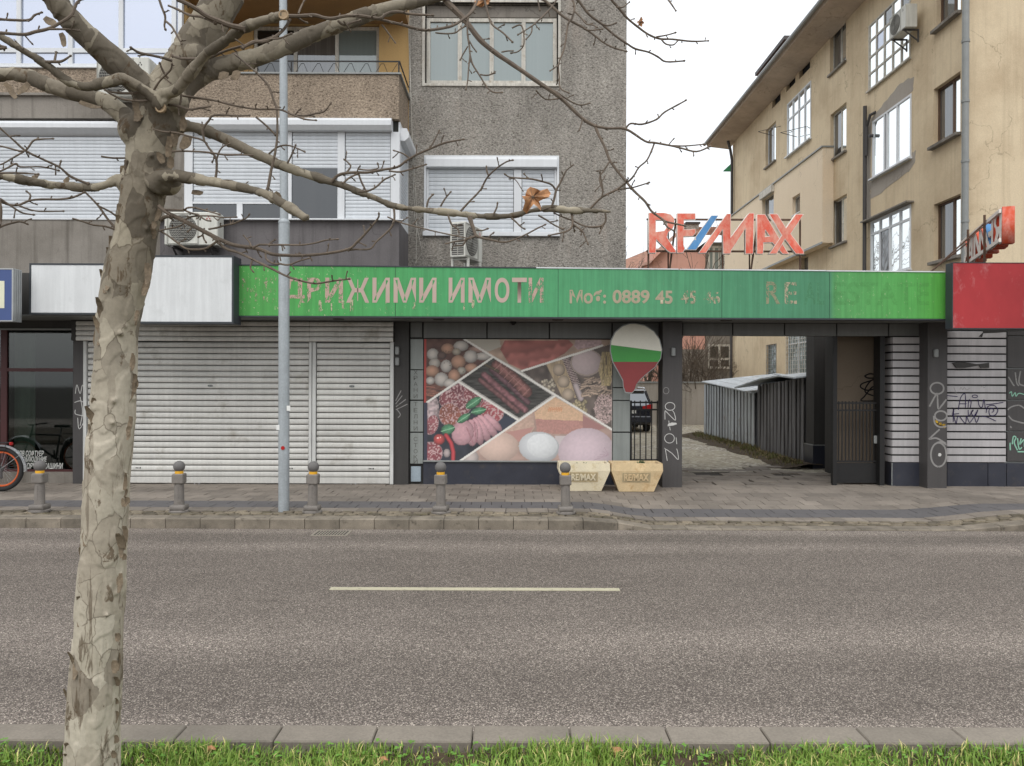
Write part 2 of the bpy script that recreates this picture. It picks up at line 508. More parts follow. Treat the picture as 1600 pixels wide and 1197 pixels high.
def m_bark(name, trunk=True):
    t = NT(name)
    p = t.pos()
    warp = t.n.new("ShaderNodeTexNoise"); warp.inputs['Scale'].default_value = 9; warp.inputs['Detail'].default_value = 4
    t.l.new(p, warp.inputs['Vector'])
    wv = t.n.new("ShaderNodeVectorMath"); wv.operation = 'MULTIPLY_ADD'
    t.l.new(warp.outputs['Color'], wv.inputs[0]); wv.inputs[1].default_value = (.09, .09, .09); t.l.new(p, wv.inputs[2])
    mp = t.n.new("ShaderNodeMapping"); mp.inputs['Scale'].default_value = (1.25, 1.25, .8); t.l.new(wv.outputs[0], mp.inputs[0])
    v = t.n.new("ShaderNodeTexVoronoi"); v.inputs['Scale'].default_value = 8.5; t.l.new(mp.outputs[0], v.inputs['Vector'])
    sc = t.n.new("ShaderNodeSeparateColor"); t.l.new(v.outputs['Color'], sc.inputs[0])
    plates = sc.outputs[0]
    z = t.sep()[2]
    # high up: big plates of old grey-brown bark over cream; low down mostly cream with cracks
    hi = t.ramp(plates, [(0, C(100, 92, 80)), (.42, C(110, 102, 89)), (.43, C(130, 121, 106)), (.72, C(137, 128, 112)), (.73, C(154, 145, 127)), (1, C(160, 151, 133))], 'CONSTANT' if False else 'LINEAR')
    lo = t.ramp(plates, [(0, C(140, 130, 116)), (.10, C(162, 152, 136)), (.5, C(176, 167, 150)), (1, C(188, 179, 162))])
    k = t.math('ADD', t.math('MULTIPLY', t.math('SUBTRACT', z, 1.75), 1.6), t.math('MULTIPLY', t.math('SUBTRACT', t.noise(p, 3, 3), .5), 1.2), True)
    c = t.mix(k, lo, hi)
    ve = t.n.new('ShaderNodeTexVoronoi'); ve.feature = 'DISTANCE_TO_EDGE'; ve.inputs['Scale'].default_value = 8.5; t.l.new(mp.outputs[0], ve.inputs['Vector'])
    edge = t.math('MULTIPLY', t.ramp(ve.outputs['Distance'], [(.0, grey(1)), (.028, grey(0))]), t.ramp(t.noise(p, 6, 3), [(.45, grey(0)), (.55, grey(.7))]))
    c = t.mix(edge, c, C(82, 72, 58))
    if not trunk:
        c = t.mix(.35, hi, C(118, 108, 92))
    # darkens with height: young limb bark, and shade painted onto the trunk top
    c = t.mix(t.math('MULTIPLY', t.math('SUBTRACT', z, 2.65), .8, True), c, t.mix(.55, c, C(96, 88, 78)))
    f = t.noise(p, 40, 5, .65)
    c = t.mix(1.0, c, t.ramp(f, [(.3, grey(.86)), (.7, grey(1.08))]), 'MULTIPLY')
    # vertical cracks and scars
    cr = t.noise(t.pos((26, 26, 2.6)), 1.0, 5, .7, .4)
    crm = t.ramp(cr, [(.565, grey(0)), (.62, grey(1))])
    lowm = t.math('SUBTRACT', 1.0, t.math('MULTIPLY', t.math('SUBTRACT', z, .9), .7, True), True)
    c = t.mix(t.math('MULTIPLY', crm, t.math('MULTIPLY', lowm, .75)), c, C(86, 72, 56))
    sc2 = t.noise(t.pos((7, 7, 4.5), (3, 1, 5)), 1.5, 6, .7, .5)
    c = t.mix(t.ramp(sc2, [(.60, grey(0)), (.64, grey(.8))]), c, C(88, 72, 54))
    t.col(c); t.rough(.88); t.b.inputs['Specular IOR Level'].default_value = .2
    hgt = t.math('ADD', t.math('MULTIPLY', plates, .5), t.math('ADD', t.math('MULTIPLY', f, .6), t.math('MULTIPLY', cr, -1.0)))
    t.bump(hgt, .6, .006)
    return t.m

MAT = {}
MAT['asphalt'] = m_asphalt()
MAT['line'] = flaky("road_marking_paint", C(190, 183, 158), .76, 22, 3)
MAT['kerb'] = M("kerb_concrete", C(130, 122, 111), .9, .2, 2.5, .12, 80, .25, rnd=.12)
MAT['kerb_far'] = M("stained_kerb_concrete", C(128, 119, 106), .9, .4, 4, .14, 80, .3, rnd=.2, dark=C(40, 34, 29))
MAT['soil'] = M("soil", C(70, 58, 42), .95, .3, 6, .3, 60, .6)
MAT['paver'] = M("paving_slab", C(130, 121, 111), .88, .24, 1.2, .12, 70, .3, rnd=.2, dark=C(92, 83, 74))
MAT['joint'] = M("joint_sand", C(58, 52, 45), .95, .25, 4, .25, 90, .3)
MAT['cobble'] = M("mossy_cobble", C(120, 110, 94), .92, .3, 3, .2, 60, .5, rnd=.45, dark=C(78, 73, 46))
MAT['band'] = M("dark_paving_band", C(94, 91, 91), .85, .12, 2, .14, 110, .2, rnd=.05)
MAT['gravel'] = None
MAT['roughcast'] = m_rough("roughcast_render", C(169, 163, 154), C(82, 76, 69), .45)
MAT['roughcast2'] = m_rough("balcony_roughcast", C(168, 152, 134), C(76, 64, 54), .35)
MAT['concrete'] = m_plaster("grey_smooth_render", C(142, 136, 128), C(100, 94, 86), .75, .6)
MAT['darkconcrete'] = m_plaster("dark_bay_concrete", C(112, 108, 108), C(92, 88, 88), .7, .6)
MAT['ochre'] = m_plaster("ochre_paint", C(198, 164, 112), C(178, 146, 100), .5, .1)
MAT['yellow'] = m_plaster("yellow_stucco", C(214, 196, 166), C(184, 163, 134), .75, .3)
MAT['cream'] = m_plaster("cream_insulated_render", C(226, 208, 182), C(218, 198, 170), .3, .08)
MAT['patch'] = m_plaster("grey_mortar_patch", C(168, 160, 150), C(146, 138, 128), .6, .3)
MAT['pvc'] = M("white_pvc", C(212, 214, 216), .4, .04, 2, .02, 60, .0, streak=.05, spec=.5)
MAT['slat_white'] = M("white_roller_slat", C(200, 204, 208), .45, .05, 2, .03, 60, .0, streak=.06, rnd=.05)
MAT['oldwood'] = M("peeling_white_wood", C(208, 203, 192), .7, .14, 6, .12, 60, .3, streak=.25, dark=C(150, 132, 108))
MAT['brownwood'] = M("brown_window_wood", C(96, 74, 58), .6, .2, 6, .15, 70, .2)
MAT['dark'] = M("dark_grey_panel", C(76, 73, 72), .6, .12, 1.5, .06, 70, .05, streak=.12)
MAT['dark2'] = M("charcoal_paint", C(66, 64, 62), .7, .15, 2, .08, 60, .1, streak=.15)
MAT['panel'] = M("grey_cladding_panel", C(142, 146, 142), .45, .1, 1.5, .04, 70, .03, streak=.12, rnd=.06)
MAT['header'] = M("grey_header_panel", C(112, 113, 111), .5, .1, 1.5, .04, 70, .03, streak=.1, rnd=.06)
MAT['board'] = M("light_cladding_board", C(182, 178, 178), .5, .08, 2, .05, 60, .04, streak=.12, rnd=.05)
MAT['tilebase'] = M("dark_plinth_tile", C(48, 50, 60), .4, .15, 3, .08, 60, .05, rnd=.08, spec=.5, dark=C(70, 66, 64))
MAT['trim'] = M("grey_trim", C(138, 140, 138), .4, .1, 4, .05, 60, .05)
MAT['black'] = M("black_joint", C(26, 25, 25), .8, .1, 5, .1, 60, .0)
MAT['interior'] = M("dim_interior", C(54, 54, 50), .9, .3, 1, .1, 60, 0)
MAT['maroon'] = M("maroon_window_frame", C(72, 36, 36), .5, .1, 5, .05, 60, .0)
MAT['shutter'] = M("roller_shutter_slat", C(208, 206, 200), .42, .12, 1.1, .05, 50, .03, rnd=.12, streak=.09, dark=C(150, 144, 132))
MAT['shutterframe'] = M("shutter_guide", C(206, 206, 202), .45, .1, 3, .05, 60, .03, streak=.15)
MAT['metalgrey'] = M("galvanised_steel", C(166, 172, 175), .5, .12, 5, .08, 40, .04, metal=.2, streak=.1)
MAT['iron'] = M("black_painted_iron", C(30, 29, 29), .55, .2, 8, .15, 60, .15, dark=C(50, 41, 35))
MAT['rust'] = M("rusty_steel_angle", C(92, 70, 56), .8, .3, 10, .2, 60, .3)
MAT['zinc'] = M("corrugated_zinc", C(208, 216, 222), .5, .12, 1.6, .06, 60, .05, metal=.08, streak=.25, rnd=.12, dark=C(140, 128, 112))
MAT['zinc_dark'] = M("dull_corrugated_sheet", C(134, 134, 137), .6, .18, 1.6, .08, 60, .05, streak=.28, rnd=.14)
MAT['signwhite'] = M("blank_white_sign_sheet", C(216, 218, 218), .5, .05, 2, .03, 60, .02, streak=.09, dark=C(196, 198, 197))
MAT['signframe'] = M("dark_sign_frame", C(58, 62, 66), .5, .15, 4, .05, 60, .05)
MAT['blue'] = M("blue_sign_face", C(66, 84, 132), .45, .06, 2, .03, 60, .0)
MAT['yellowish'] = M("pale_sign_print", C(216, 216, 190), .5, .06, 2, .03, 60, .0)
MAT['alu'] = M("aluminium_sign_edge", C(170, 172, 172), .35, .1, 5, .03, 60, .0, metal=.5)
MAT['bollard'] = M("grey_cast_iron_bollard", C(122, 116, 110), .7, .15, 8, .1, 90, .15, rnd=.08, dark=C(96, 88, 80))
MAT['bollardball'] = M("dark_cast_ball", C(104, 101, 99), .75, .12, 8, .12, 120, .25)
MAT['reflector'] = M("yellow_reflector_band", C(222, 166, 44), .5, .05, 5, .03, 60, .0)
MAT['planter'] = M("cream_concrete_planter", C(218, 206, 178), .85, .1, 4, .07, 60, .2, dark=C(186, 166, 122))
MAT['planter2'] = M("ochre_stained_planter", C(210, 186, 146), .85, .18, 4, .08, 60, .2, dark=C(176, 136, 88))
MAT['ac'] = M("ac_casing", C(206, 205, 196), .5, .08, 4, .04, 60, .02, streak=.12)
MAT['acgrille'] = M("ac_grille", C(160, 158, 150), .5, .1, 5, .05, 60, 0)
MAT['acdark'] = M("ac_fan_recess", C(78, 76, 74), .7, .15, 8, .1, 60, 0)
MAT['tyre'] = M("tyre_rubber", C(42, 41, 41), .85, .1, 9, .1, 80, .2)
MAT['orange'] = M("orange_rim", C(196, 92, 48), .5, .08, 8, .05, 60, 0)
MAT['silver'] = M("silver_fender", C(196, 198, 200), .25, .06, 8, .03, 60, 0, metal=.6)
MAT['carpaint'] = M("dark_blue_car_paint", C(34, 36, 46), .22, .06, 4, .02, 60, 0, spec=.7)
MAT['carglass'] = m_glass("car_glass", (.8, .85, .9, 1), .12, (.02, .02, .025, 1))
MAT['redlight'] = M("red_tail_light", C(170, 34, 34), .25, .05, 8, .02, 60, 0)
MAT['plate'] = M("white_number_plate", C(224, 224, 220), .4, .04, 8, .02, 60, 0)
MAT['rooftile'] = M("weathered_roof_tiles", C(150, 112, 94), .9, .3, 3, .2, 20, .4, dark=C(104, 84, 70))
MAT['pinkwall'] = m_plaster("pink_house_render", C(214, 166, 150), C(190, 140, 124), .5, .3)
MAT['wallgrey'] = m_plaster("yard_wall_render", C(168, 162, 154), C(146, 139, 130), .6, .4)
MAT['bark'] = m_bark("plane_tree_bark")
MAT['bark2'] = m_bark("plane_limb_bark", False)
MAT['twig'] = M("twig_bark", C(104, 92, 80), .85, .25, 14, .15, 80, .2)
MAT['twig_far'] = M("far_branch_bark", C(92, 82, 72), .9, .2, 3, .1, 30, .0)
MAT['flake'] = M("loose_bark", C(118, 104, 86), .9, .3, 20, .2, 80, .3)
MAT['leaf'] = M("dead_leaf", C(176, 128, 88), .7, .3, 20, .15, 80, .2)
MAT['glass_up'] = m_glass("coated_window_glass", (.72, .76, .86, 1), .42, C(140, 148, 168))
MAT['glass_sky'] = m_glass("sky_mirror_glass", (.97, 1, 1, 1), .82, C(190, 205, 208))
MAT['glass_dim'] = m_glass("dim_window_glass", (.8, .85, .9, 1), .1, C(52, 50, 50), curtain=C(110, 108, 104))
MAT['glass_grey'] = m_glass("curtained_window_glass", (.85, .9, .9, 1), .08, C(112, 124, 122), curtain=C(122, 132, 130))
MAT['glass_dark'] = m_glass("dark_window_glass", (.8, .85, .9, 1), .05, C(16, 18, 20), curtain=C(44, 43, 43))
MAT['glass_clear'] = m_clear("shop_window_glass")
MAT['reveal'] = MAT['yellow']

def m_gravel():
    t = NT("pale_gravel"); p = t.pos()
    v = t.n.new("ShaderNodeTexVoronoi"); v.inputs['Scale'].default_value = 14; t.l.new(p, v.inputs['Vector'])
    sp = t.n.new("ShaderNodeSeparateColor"); t.l.new(v.outputs['Color'], sp.inputs[0])
    c = t.ramp(sp.outputs[0], [(0, C(96, 88, 76)), (.5, C(152, 144, 130)), (1, C(206, 200, 188))])
    b = t.noise(t.pos((1, .6, 1)), .9, 5, .65)
    c = t.mix(t.ramp(b, [(.38, grey(0)), (.56, grey(.7))]), c, C(158, 150, 130))
    b2 = t.noise(t.pos((1, .6, 1), (4, 9, 0)), 1.1, 6, .7)
    c = t.mix(t.ramp(b2, [(.58, grey(0)), (.70, grey(.85))]), c, C(84, 74, 60))
    t.col(c); t.rough(.9); t.bump(v.outputs['Distance'], .6, .03)
    return t.m
MAT['gravel'] = m_gravel()

def m_green():
    t = NT("faded_green_sign_sheet"); p = t.pos()
    X = t.sep()[0]
    # the print has faded bluish in the middle bays and stayed yellow-green at the ends; one bay on the right is newer
    xr = t.math('DIVIDE', t.math('ADD', X, 4.6), 11.8)
    c = t.ramp(xr, [(0, C(84, 160, 78)), (.16, C(80, 162, 90)), (.32, C(78, 156, 102)), (.55, C(84, 152, 108)), (.755, C(78, 138, 104)), (.835, C(76, 132, 98)), (.8365, C(88, 154, 92)), (.95, C(86, 162, 80)), (1, C(90, 168, 66))])
    a = t.noise(p, 3, 5, .6)
    c = t.mix(1.0, c, t.ramp(a, [(.3, grey(.93)), (.7, grey(1.06))]), 'MULTIPLY')
    s = t.noise(t.pos((9, 9, .3)), 2.0, 5, .65)
    c = t.mix(1.0, c, t.ramp(s, [(.4, grey(.86)), (.6, grey(1.03))]), 'MULTIPLY')
    fl = t.noise(t.pos((1, 1, .6), (2, 2, 8)), 22, 6, .75)
    zone = t.ramp(xr, [(0, grey(1)), (.12, grey(.8)), (.2, grey(.3)), (.35, grey(.08)), (.8, grey(.05)), (.83, grey(.05)), (.84, grey(.5)), (.96, grey(.35)), (1, grey(0))])
    fm = t.math('MULTIPLY', t.ramp(fl, [(.625, grey(0)), (.64, grey(1))]), zone)
    c = t.mix(fm, c, C(196, 192, 160))
    t.col(c); t.rough(.55); t.b.inputs['Specular IOR Level'].default_value = .3
    t.bump(t.noise(t.pos((1, 1, 1)), 2.5, 3), .2, .02)
    return t.m
MAT['green'] = m_green()
MAT['signpink'] = flaky("faded_pink_lettering", C(196, 174, 162), .95, 18, 1, vstr=.4)
MAT['signpink2'] = flaky("flaking_pink_lettering", C(196, 168, 154), .60, 15, 4, vstr=.5)
MAT['signpink3'] = flaky("nearly_gone_lettering", C(184, 172, 146), .52, 16, 8, vstr=.4)
MAT['signpink4'] = flaky("worn_grey_lettering", C(176, 164, 140), .84, 26, 5)
MAT['ghost'] = flaky("ghost_lettering", C(96, 150, 88), .6, 18, 6, thin=.13)
MAT['signgone'] = flaky("scraps_of_lettering", C(180, 172, 144), .40, 16, 8, vstr=.4)
MAT['ghost2'] = flaky("worn_through_lettering", C(170, 164, 134), .62, 22, 9, thin=.7)

def m_red(name, base, fade, thr=.52, amt=.9, sc=9):
    t = NT(name); p = t.pos((1, 1, .6))
    a = t.noise(p, sc, 6, .72)
    c = t.mix(t.ramp(a, [(thr - .14, grey(0)), (thr + .12, grey(amt))]), base, fade)
    b = t.noise(p, 2.0, 4)
    c = t.mix(1.0, c, t.ramp(b, [(.3, grey(.85)), (.7, grey(1.1))]), 'MULTIPLY')
    t.col(c); t.rough(.6); t.b.inputs['Specular IOR Level'].default_value = .3
    return t.m
MAT['letterred'] = m_red("faded_red_letter_face", C(214, 92, 72), C(222, 176, 156), .54, .75, 5)
MAT['letterblue'] = m_red("faded_blue_letter_face", C(82, 136, 186), C(120, 160, 196), .6, .5)
MAT['letterwhite'] = M("white_letter_return", C(228, 218, 208), .6, .1, 5, .05, 60, 0)
MAT['redsign'] = m_red("scuffed_red_sign_face", C(164, 52, 55), C(200, 150, 148), .68, .6, 4.5)
# ------------------------------------------------------------------ the ground
def sm(a, b, x):
    t = max(0, min(1, (x - a) / (b - a))); return t * t * (3 - 2 * t)
def hz(x, y):
    dr = sm(1.05, 2.05, x) * (1 - sm(5.7, 7.3, x))
    low = .012 + .118 * sm(11.0, 13.4, y)
    return .13 * (1 - dr) + low * dr
def sheet(x0, x1, y0, y1, nx, ny, zf):
    mb = MB(); vs = []; fs = []
    for j in range(ny + 1):
        for i in range(nx + 1):
            x = x0 + (x1 - x0) * i / nx; y = y0 + (y1 - y0) * j / ny
            vs.append((x, y, zf(x, y)))
    for j in range(ny):
        for i in range(nx):
            a = j * (nx + 1) + i
            fs.append((a, a + 1, a + nx + 2, a + nx + 1))
    return mb.add(vs, fs)

struct('ground', sheet(-250, 250, -250, 350, 4, 4, lambda x, y: -.06), MAT['joint'])
road = struct('road', sheet(-60, 60, 4.03, 10.12, 60, 12, lambda x, y: -.012 * math.exp(-((x + 2.35) / .55) ** 2 - ((y - 9.85) / .3) ** 2)), MAT['asphalt'])
back_road = struct('far_road', sheet(-60, 60, -12, -3.02, 2, 2, lambda x, y: 0), MAT['asphalt'])
# broken centre line
xs0, xs1 = PX(516, 921, 7.18), PX(968, 921, 7.18)
for k in range(-3, 4):
    a = xs0 + k * 9.0; b = a + (xs1 - xs0)
    obj('lane_marking', MB().box(a, b, 7.135, 7.225, .0005, .005), MAT['line'], road)
# gully grate sunk in the gutter
gx0, gx1 = PX(492, 838, 9.78), PX(541, 838, 9.78)
g = MB(); g.box(gx0 - .03, gx1 + .03, 9.66, 9.69, -.03, .004); g.box(gx0 - .03, gx1 + .03, 9.98, 10.01, -.03, .004)
g.box(gx0 - .03, gx0, 9.69, 9.98, -.03, .004); g.box(gx1, gx1 + .03, 9.69, 9.98, -.03, .004)
n = 11
for i in range(1, n):
    x = gx0 + (gx1 - gx0) * i / n; g.box(x - .008, x + .008, 9.69, 9.98, -.02, .003)
for k in (1, 2, 3): g.box(gx0, gx1, 9.69 + .29 * k / 4 - .008, 9.69 + .29 * k / 4 + .008, -.019, .002)
dg = obj('drain_grate', g, M("grate_iron", C(140, 132, 120), .7, .2, 8, .1, 60, .1), road)
obj('drain_pit', MB().box(gx0, gx1, 9.69, 9.98, .0003, .0012), MAT['black'], road)

pavement = struct('pavement', sheet(-14, 14, 10.3, 15.7, 112, 22, lambda x, y: hz(x, y) - .022), MAT['joint'])

def paver_mesh(w, l, h, seed):
    rnd = random.Random(seed)
    m = MB(); m.box(-w / 2, w / 2, -l / 2, l / 2, -h, 0, .004)
    return m.mesh('paver', MAT['paver'])
PM = [paver_mesh(.293, .283, .03, 1)]
BM_ = MB().box(-.146, .146, -.141, .141, -.03, 0, .004).mesh('band_paver', MAT['band'])
CM = [MB().box(-.075, .075, -.058, .058, -.05, 0, .014).mesh('cobblestone', MAT['cobble'])]
def place(me, name, x, y, parent, jz=.003, jr=.012, jrot=.006):
    z = hz(x, y); sx = (hz(x, y + .1) - hz(x, y - .1)) / .2; sy = (hz(x + .1, y) - hz(x - .1, y)) / .2
    o = bpy.data.objects.new(name, me); link(o); o.parent = parent
    o.location = (x, y, z + random.uniform(-jz, jz))
    o.rotation_euler = (math.atan(sx) + random.uniform(-jr, jr), -math.atan(sy) + random.uniform(-jr, jr), random.uniform(-jrot, jrot))
    return o
def stuffbox(mb, x, y, w, l, jz=.004):
    z = hz(x, y); dz = lambda a, b: hz(x + a, y + b) + off
    off = random.uniform(-jz, jz)
    c = [(-w / 2, -l / 2), (w / 2, -l / 2), (w / 2, l / 2), (-w / 2, l / 2)]
    vs = [(x + a, y + b, dz(a, b) - .04) for a, b in c] + [(x + a, y + b, dz(a, b)) for a, b in c]
    mb.add(vs, [(0, 1, 5, 4), (1, 2, 6, 5), (2, 3, 7, 6), (3, 0, 4, 7), (4, 5, 6, 7)])
# mossy cobbles along the kerb: three rows
cands = []
for r in range(3):
    y = 10.35 + .067 + r * .133
    for i in range(-85, 86):
        x = i * .163 + (r % 2) * .08 + random.uniform(-.01, .01)
        cands.append((abs(x) > 7.4, y + abs(x) * .001, x, y))
cands.sort()
rest = MB()
for k, (_, _, x, y) in enumerate(cands):
    if k < 280: place(CM[0], 'cobblestone', x, y, pavement, .009, .05, .08)
    else: stuffbox(rest, x, y, .15, .116, .008)
obj('cobblestone', rest, MAT['cobble'], pavement, kind='stuff')
cands = []
def row(y, off): return [(x * .3 + off, y) for x in range(-44, 45)]
for k in range(1): cands += [(0, y, x) for x, y in row(10.905, .07)]
for k in range(7): cands += [(0, y, x) for x, y in row(11.785 + k * .29, (k % 2) * .15 + .05)]
cands = [(abs(x) > 8.2 if y > 11 else abs(x) > 7.8, y, x) for _, y, x in cands]
cands.sort()
rest = MB(); k = 0
for _, y, x in cands:
    if y > 13.62 and not (2.9 < x < 6.5): continue
    if k < 300: place(PM[0], 'paver', x, y, pavement, .003, .009, .006); k += 1
    else: stuffbox(rest, x, y, .293, .283)
obj('paver', rest, MAT['paver'], pavement, kind='stuff')
rest = MB(); k = 0
for j in range(2):
    for i in range(-44, 45):
        x, y = i * .3 + j * .15, 11.205 + j * .29
        if abs(x) < 8.2 : place(BM_, 'band_paver', x, y, pavement, .001, .003, .002)
        else: stuffbox(rest, x, y, .293, .283)
obj('band_paver', rest, MAT['band'], pavement, kind='stuff')
# uneven worn slabs in the passage
rs = MB(); random.seed(11)
for j in range(9):
    y = 13.86 + j * .36
    for i in range(9):
        x = 2.35 + i * .52 + (j % 2) * .26
        if 2.3 < x < 6.6 and random.random() > .10 * (j - 2):
            off = random.uniform(-.012, .012); tx, ty = random.uniform(-.02, .02), random.uniform(-.02, .02)
            z = .13 + off
            c = [(-.25, -.17), (.25, -.17), (.25, .17), (-.25, .17)]
            c = [(a + random.uniform(-.012, .012), b + random.uniform(-.012, .012)) for a, b in c]
            vs = [(x + a, y + b, z - .05) for a, b in c] + [(x + a, y + b, z + a * tx + b * ty) for a, b in c]
            o = obj('paving_slab', MB().add(vs, [(0, 1, 5, 4), (1, 2, 6, 5), (2, 3, 7, 6), (3, 0, 4, 7), (4, 5, 6, 7)]), MAT['paver'], pavement)
# kerb of the far pavement
kerb = struct('kerb', MB().box(-14, 14, 10.12, 10.34, -.1, -.02), MAT['joint'])
for i in range(-30, 31):
    x0 = i * .458 + .03; x1 = x0 + .45
    z0 = lambda x: max(.02, hz(x, 10.3) + .004)
    vs = [(x0, 10.1, -.08), (x1, 10.1, -.08), (x1, 10.345, -.08), (x0, 10.345, -.08),
          (x0, 10.1, z0(x0) - .012), (x1, 10.1, z0(x1) - .012), (x1, 10.345, z0(x1)), (x0, 10.345, z0(x0)),
          (x0, 10.118, z0(x0)), (x1, 10.118, z0(x1))]
    obj('kerb_stone', MB().add(vs, [(0, 1, 5, 4), (4, 5, 9, 8), (8, 9, 6, 7), (1, 2, 6, 9, 5), (3, 0, 4, 8, 7), (2, 3, 7, 6)]), MAT['kerb_far'], kerb)
nk = struct('kerb', MB().box(-14, 14, 3.86, 4.02, -.1, -.02), MAT['joint'])
for i in range(-14, 15):
    x0 = i * .5 - .195
    obj('kerb_stone', MB().box(x0 + .003, x0 + .497, 3.855, 4.035, -.09, .13 + random.uniform(-.002, .002), .008), MAT['kerb'], nk)

# yard behind the shops
def yz(x, y): return .118 + .03 * noise.noise(Vector((x * .5, y * .4, 0))) + .012 * noise.noise(Vector((x * 2, y * 2, 3)))
struct('yard', sheet(-14, 45, 15.72, 62, 120, 90, yz), MAT['gravel'])
struct('passage_floor', sheet(-14, 14, 13.6, 15.75, 4, 4, lambda x, y: .085), MAT['joint'])

# grass verge in front of the camera
vg = struct('verge', sheet(-30, 30, -3.0, 3.855, 90, 68, lambda x, y: (.118 if y < 3.79 else .03) + .02 * noise.noise(Vector((x * 1.4, y * 1.4, 0)))), MAT['soil'])
rng = np.random.default_rng(3)
def grass(n, xa, xb, ya, yb, hmin, hmax, seed):
    rng = np.random.default_rng(seed)
    x = rng.uniform(xa, xb, n); y = rng.uniform(ya, yb, n)
    dens = np.array([noise.noise(Vector((a * 1.7, b * 2.2, 5))) for a, b in zip(x, y)])
    keep = dens + rng.uniform(-.5, .5, n) > -.22
    keep &= ~((np.hypot((x + 1.75) , (y - 3.2)) < .17))
    x, y, dens = x[keep], y[keep], dens[keep]; n = len(x)
    h = rng.uniform(hmin, hmax, n) * (1 + dens * .9)
    edge = np.clip((3.84 - y) / .05, .6, 1); h *= edge
    a = rng.uniform(0, 2 * np.pi, n); lean = rng.uniform(.1, 1.0, n) * h; w = rng.uniform(.0018, .004, n)
    dx, dy = np.cos(a), np.sin(a); ox, oy = -dy * w, dx * w
    z0 = np.where(y > 3.8, .04, .11)
    V = np.zeros((n, 5, 3))
    V[:, 0] = np.stack([x - ox, y - oy, z0], 1); V[:, 1] = np.stack([x + ox, y + oy, z0], 1)
    mx, my, mz = x + dx * lean * .35, y + dy * lean * .35, z0 + h * .62
    V[:, 2] = np.stack([mx + ox * .8, my + oy * .8, mz], 1); V[:, 3] = np.stack([mx - ox * .8, my - oy * .8, mz], 1)
    V[:, 4] = np.stack([x + dx * lean, y + dy * lean, z0 + h * (1 - .25 * lean / h)], 1)
    me = bpy.data.meshes.new('grass')
    me.vertices.add(n * 5); me.vertices.foreach_set('co', V.reshape(-1).astype(np.float32))
    base = (np.arange(n) * 5)[:, None]
    li = np.concatenate([base + np.array([[0, 1, 2, 3]]), base + np.array([[3, 2, 4]])], 1).reshape(-1)
    me.loops.add(n * 7); me.loops.foreach_set('vertex_index', li.astype(np.int32))
    ls = np.stack([np.arange(n) * 7, np.arange(n) * 7 + 4], 1).reshape(-1)
    lt = np.tile([4, 3], n)
    me.polygons.add(n * 2); me.polygons.foreach_set('loop_start', ls.astype(np.int32))
    try: me.polygons.foreach_set('loop_total', lt.astype(np.int32))
    except Exception: pass
    me.update(calc_edges=True); me.validate()
    at = me.color_attributes.new('col', 'FLOAT_COLOR', 'POINT')
    t = rng.uniform(0, 1, n); yel = (rng.uniform(0, 1, n) < .10)
    g1, g2 = np.array([lin(74), lin(108), lin(30)]), np.array([lin(134), lin(160), lin(68)])
    col = g1 + (g2 - g1) * (t * .75 + np.clip(dens, -.4, .4) * .4 + .1)[:, None].clip(0, 1)
    col[yel] = np.array([lin(196), lin(186), lin(120)])
    cc = np.ones((n, 5, 4)); cc[:, :, :3] = col[:, None, :]
    at.data.foreach_set('color', cc.reshape(-1).astype(np.float32))
    t = NT('grass_blade'); an = t.n.new("ShaderNodeAttribute"); an.attribute_name = 'col'
    t.col(an.outputs['Color']); t.rough(.55); t.b.inputs['Specular IOR Level'].default_value = .3
    t.b.inputs['Transmission Weight'].default_value = 0
    me.materials.append(t.m)
    return me
random.seed(5)
go = bpy.data.objects.new('grass', grass(90000, -3.6, 3.6, 2.4, 3.835, .035, .08, 1)); link(go)
tag(go, 'short green lawn grass growing along the near kerb below the tree', 'grass', kind='stuff')
go = bpy.data.objects.new('grass', grass(40000, -9, 9, -2.9, 2.3, .05, .1, 2)); link(go)
tag(go, 'green lawn grass on the verge further back from the kerb', 'grass', kind='stuff')
# small clover-like leaves among the blades
rr = random.Random(4); cl = MB()
for i in range(600):
    x, y = rr.uniform(-3.4, 3.4), rr.uniform(3.1, 3.8); z = .14 + rr.uniform(0, .03)
    for k in range(3):
        a = k * 2.1 + rr.uniform(-.3, .3); r = rr.uniform(.006, .011)
        cx, cy = x + math.cos(a) * r, y + math.sin(a) * r
        cl.add([(cx + math.cos(b) * r, cy + math.sin(b) * r, z + rr.uniform(-.003, .003)) for b in (0, 1.2, 2.5, 3.7, 5)], [(0, 1, 2, 3, 4)])
tag(obj('clover', cl, M("clover_leaf", C(96, 140, 50), .6, .25, 8, .1, 60, 0)), 'small round clover leaves between the grass blades', 'clover', kind='stuff')
for (px, py, s) in ((965, 1168, 1), (330, 1172, .8), (600, 1185, .7)):
    b = P(px, py, 3.7 if py < 1175 else 3.6); b.z = .16
    m = MB(); pts = [(math.cos(a) * r_, math.sin(a) * r_) for a, r_ in zip([i * .7 for i in range(9)], [.03, .018, .034, .02, .03, .017, .032, .02, .03])]
    m.add([(b.x + p[0] * s, b.y + p[1] * s, b.z + .012 * math.sin(i * 1.9)) for i, p in enumerate(pts)] + [(b.x, b.y, b.z + .02)], [(i, (i + 1) % 9, 9) for i in range(9)])
    tag(obj('fallen_leaf', m, MAT['leaf']), {965: 'curled brown leaf fallen in the grass below the road centre line', 330: 'small brown leaf lying in the grass just right of the tree trunk', 600: 'pale dead leaf in the grass between the trunk and the middle of the verge'}[px], 'leaf', 'fallen leaves in the grass')
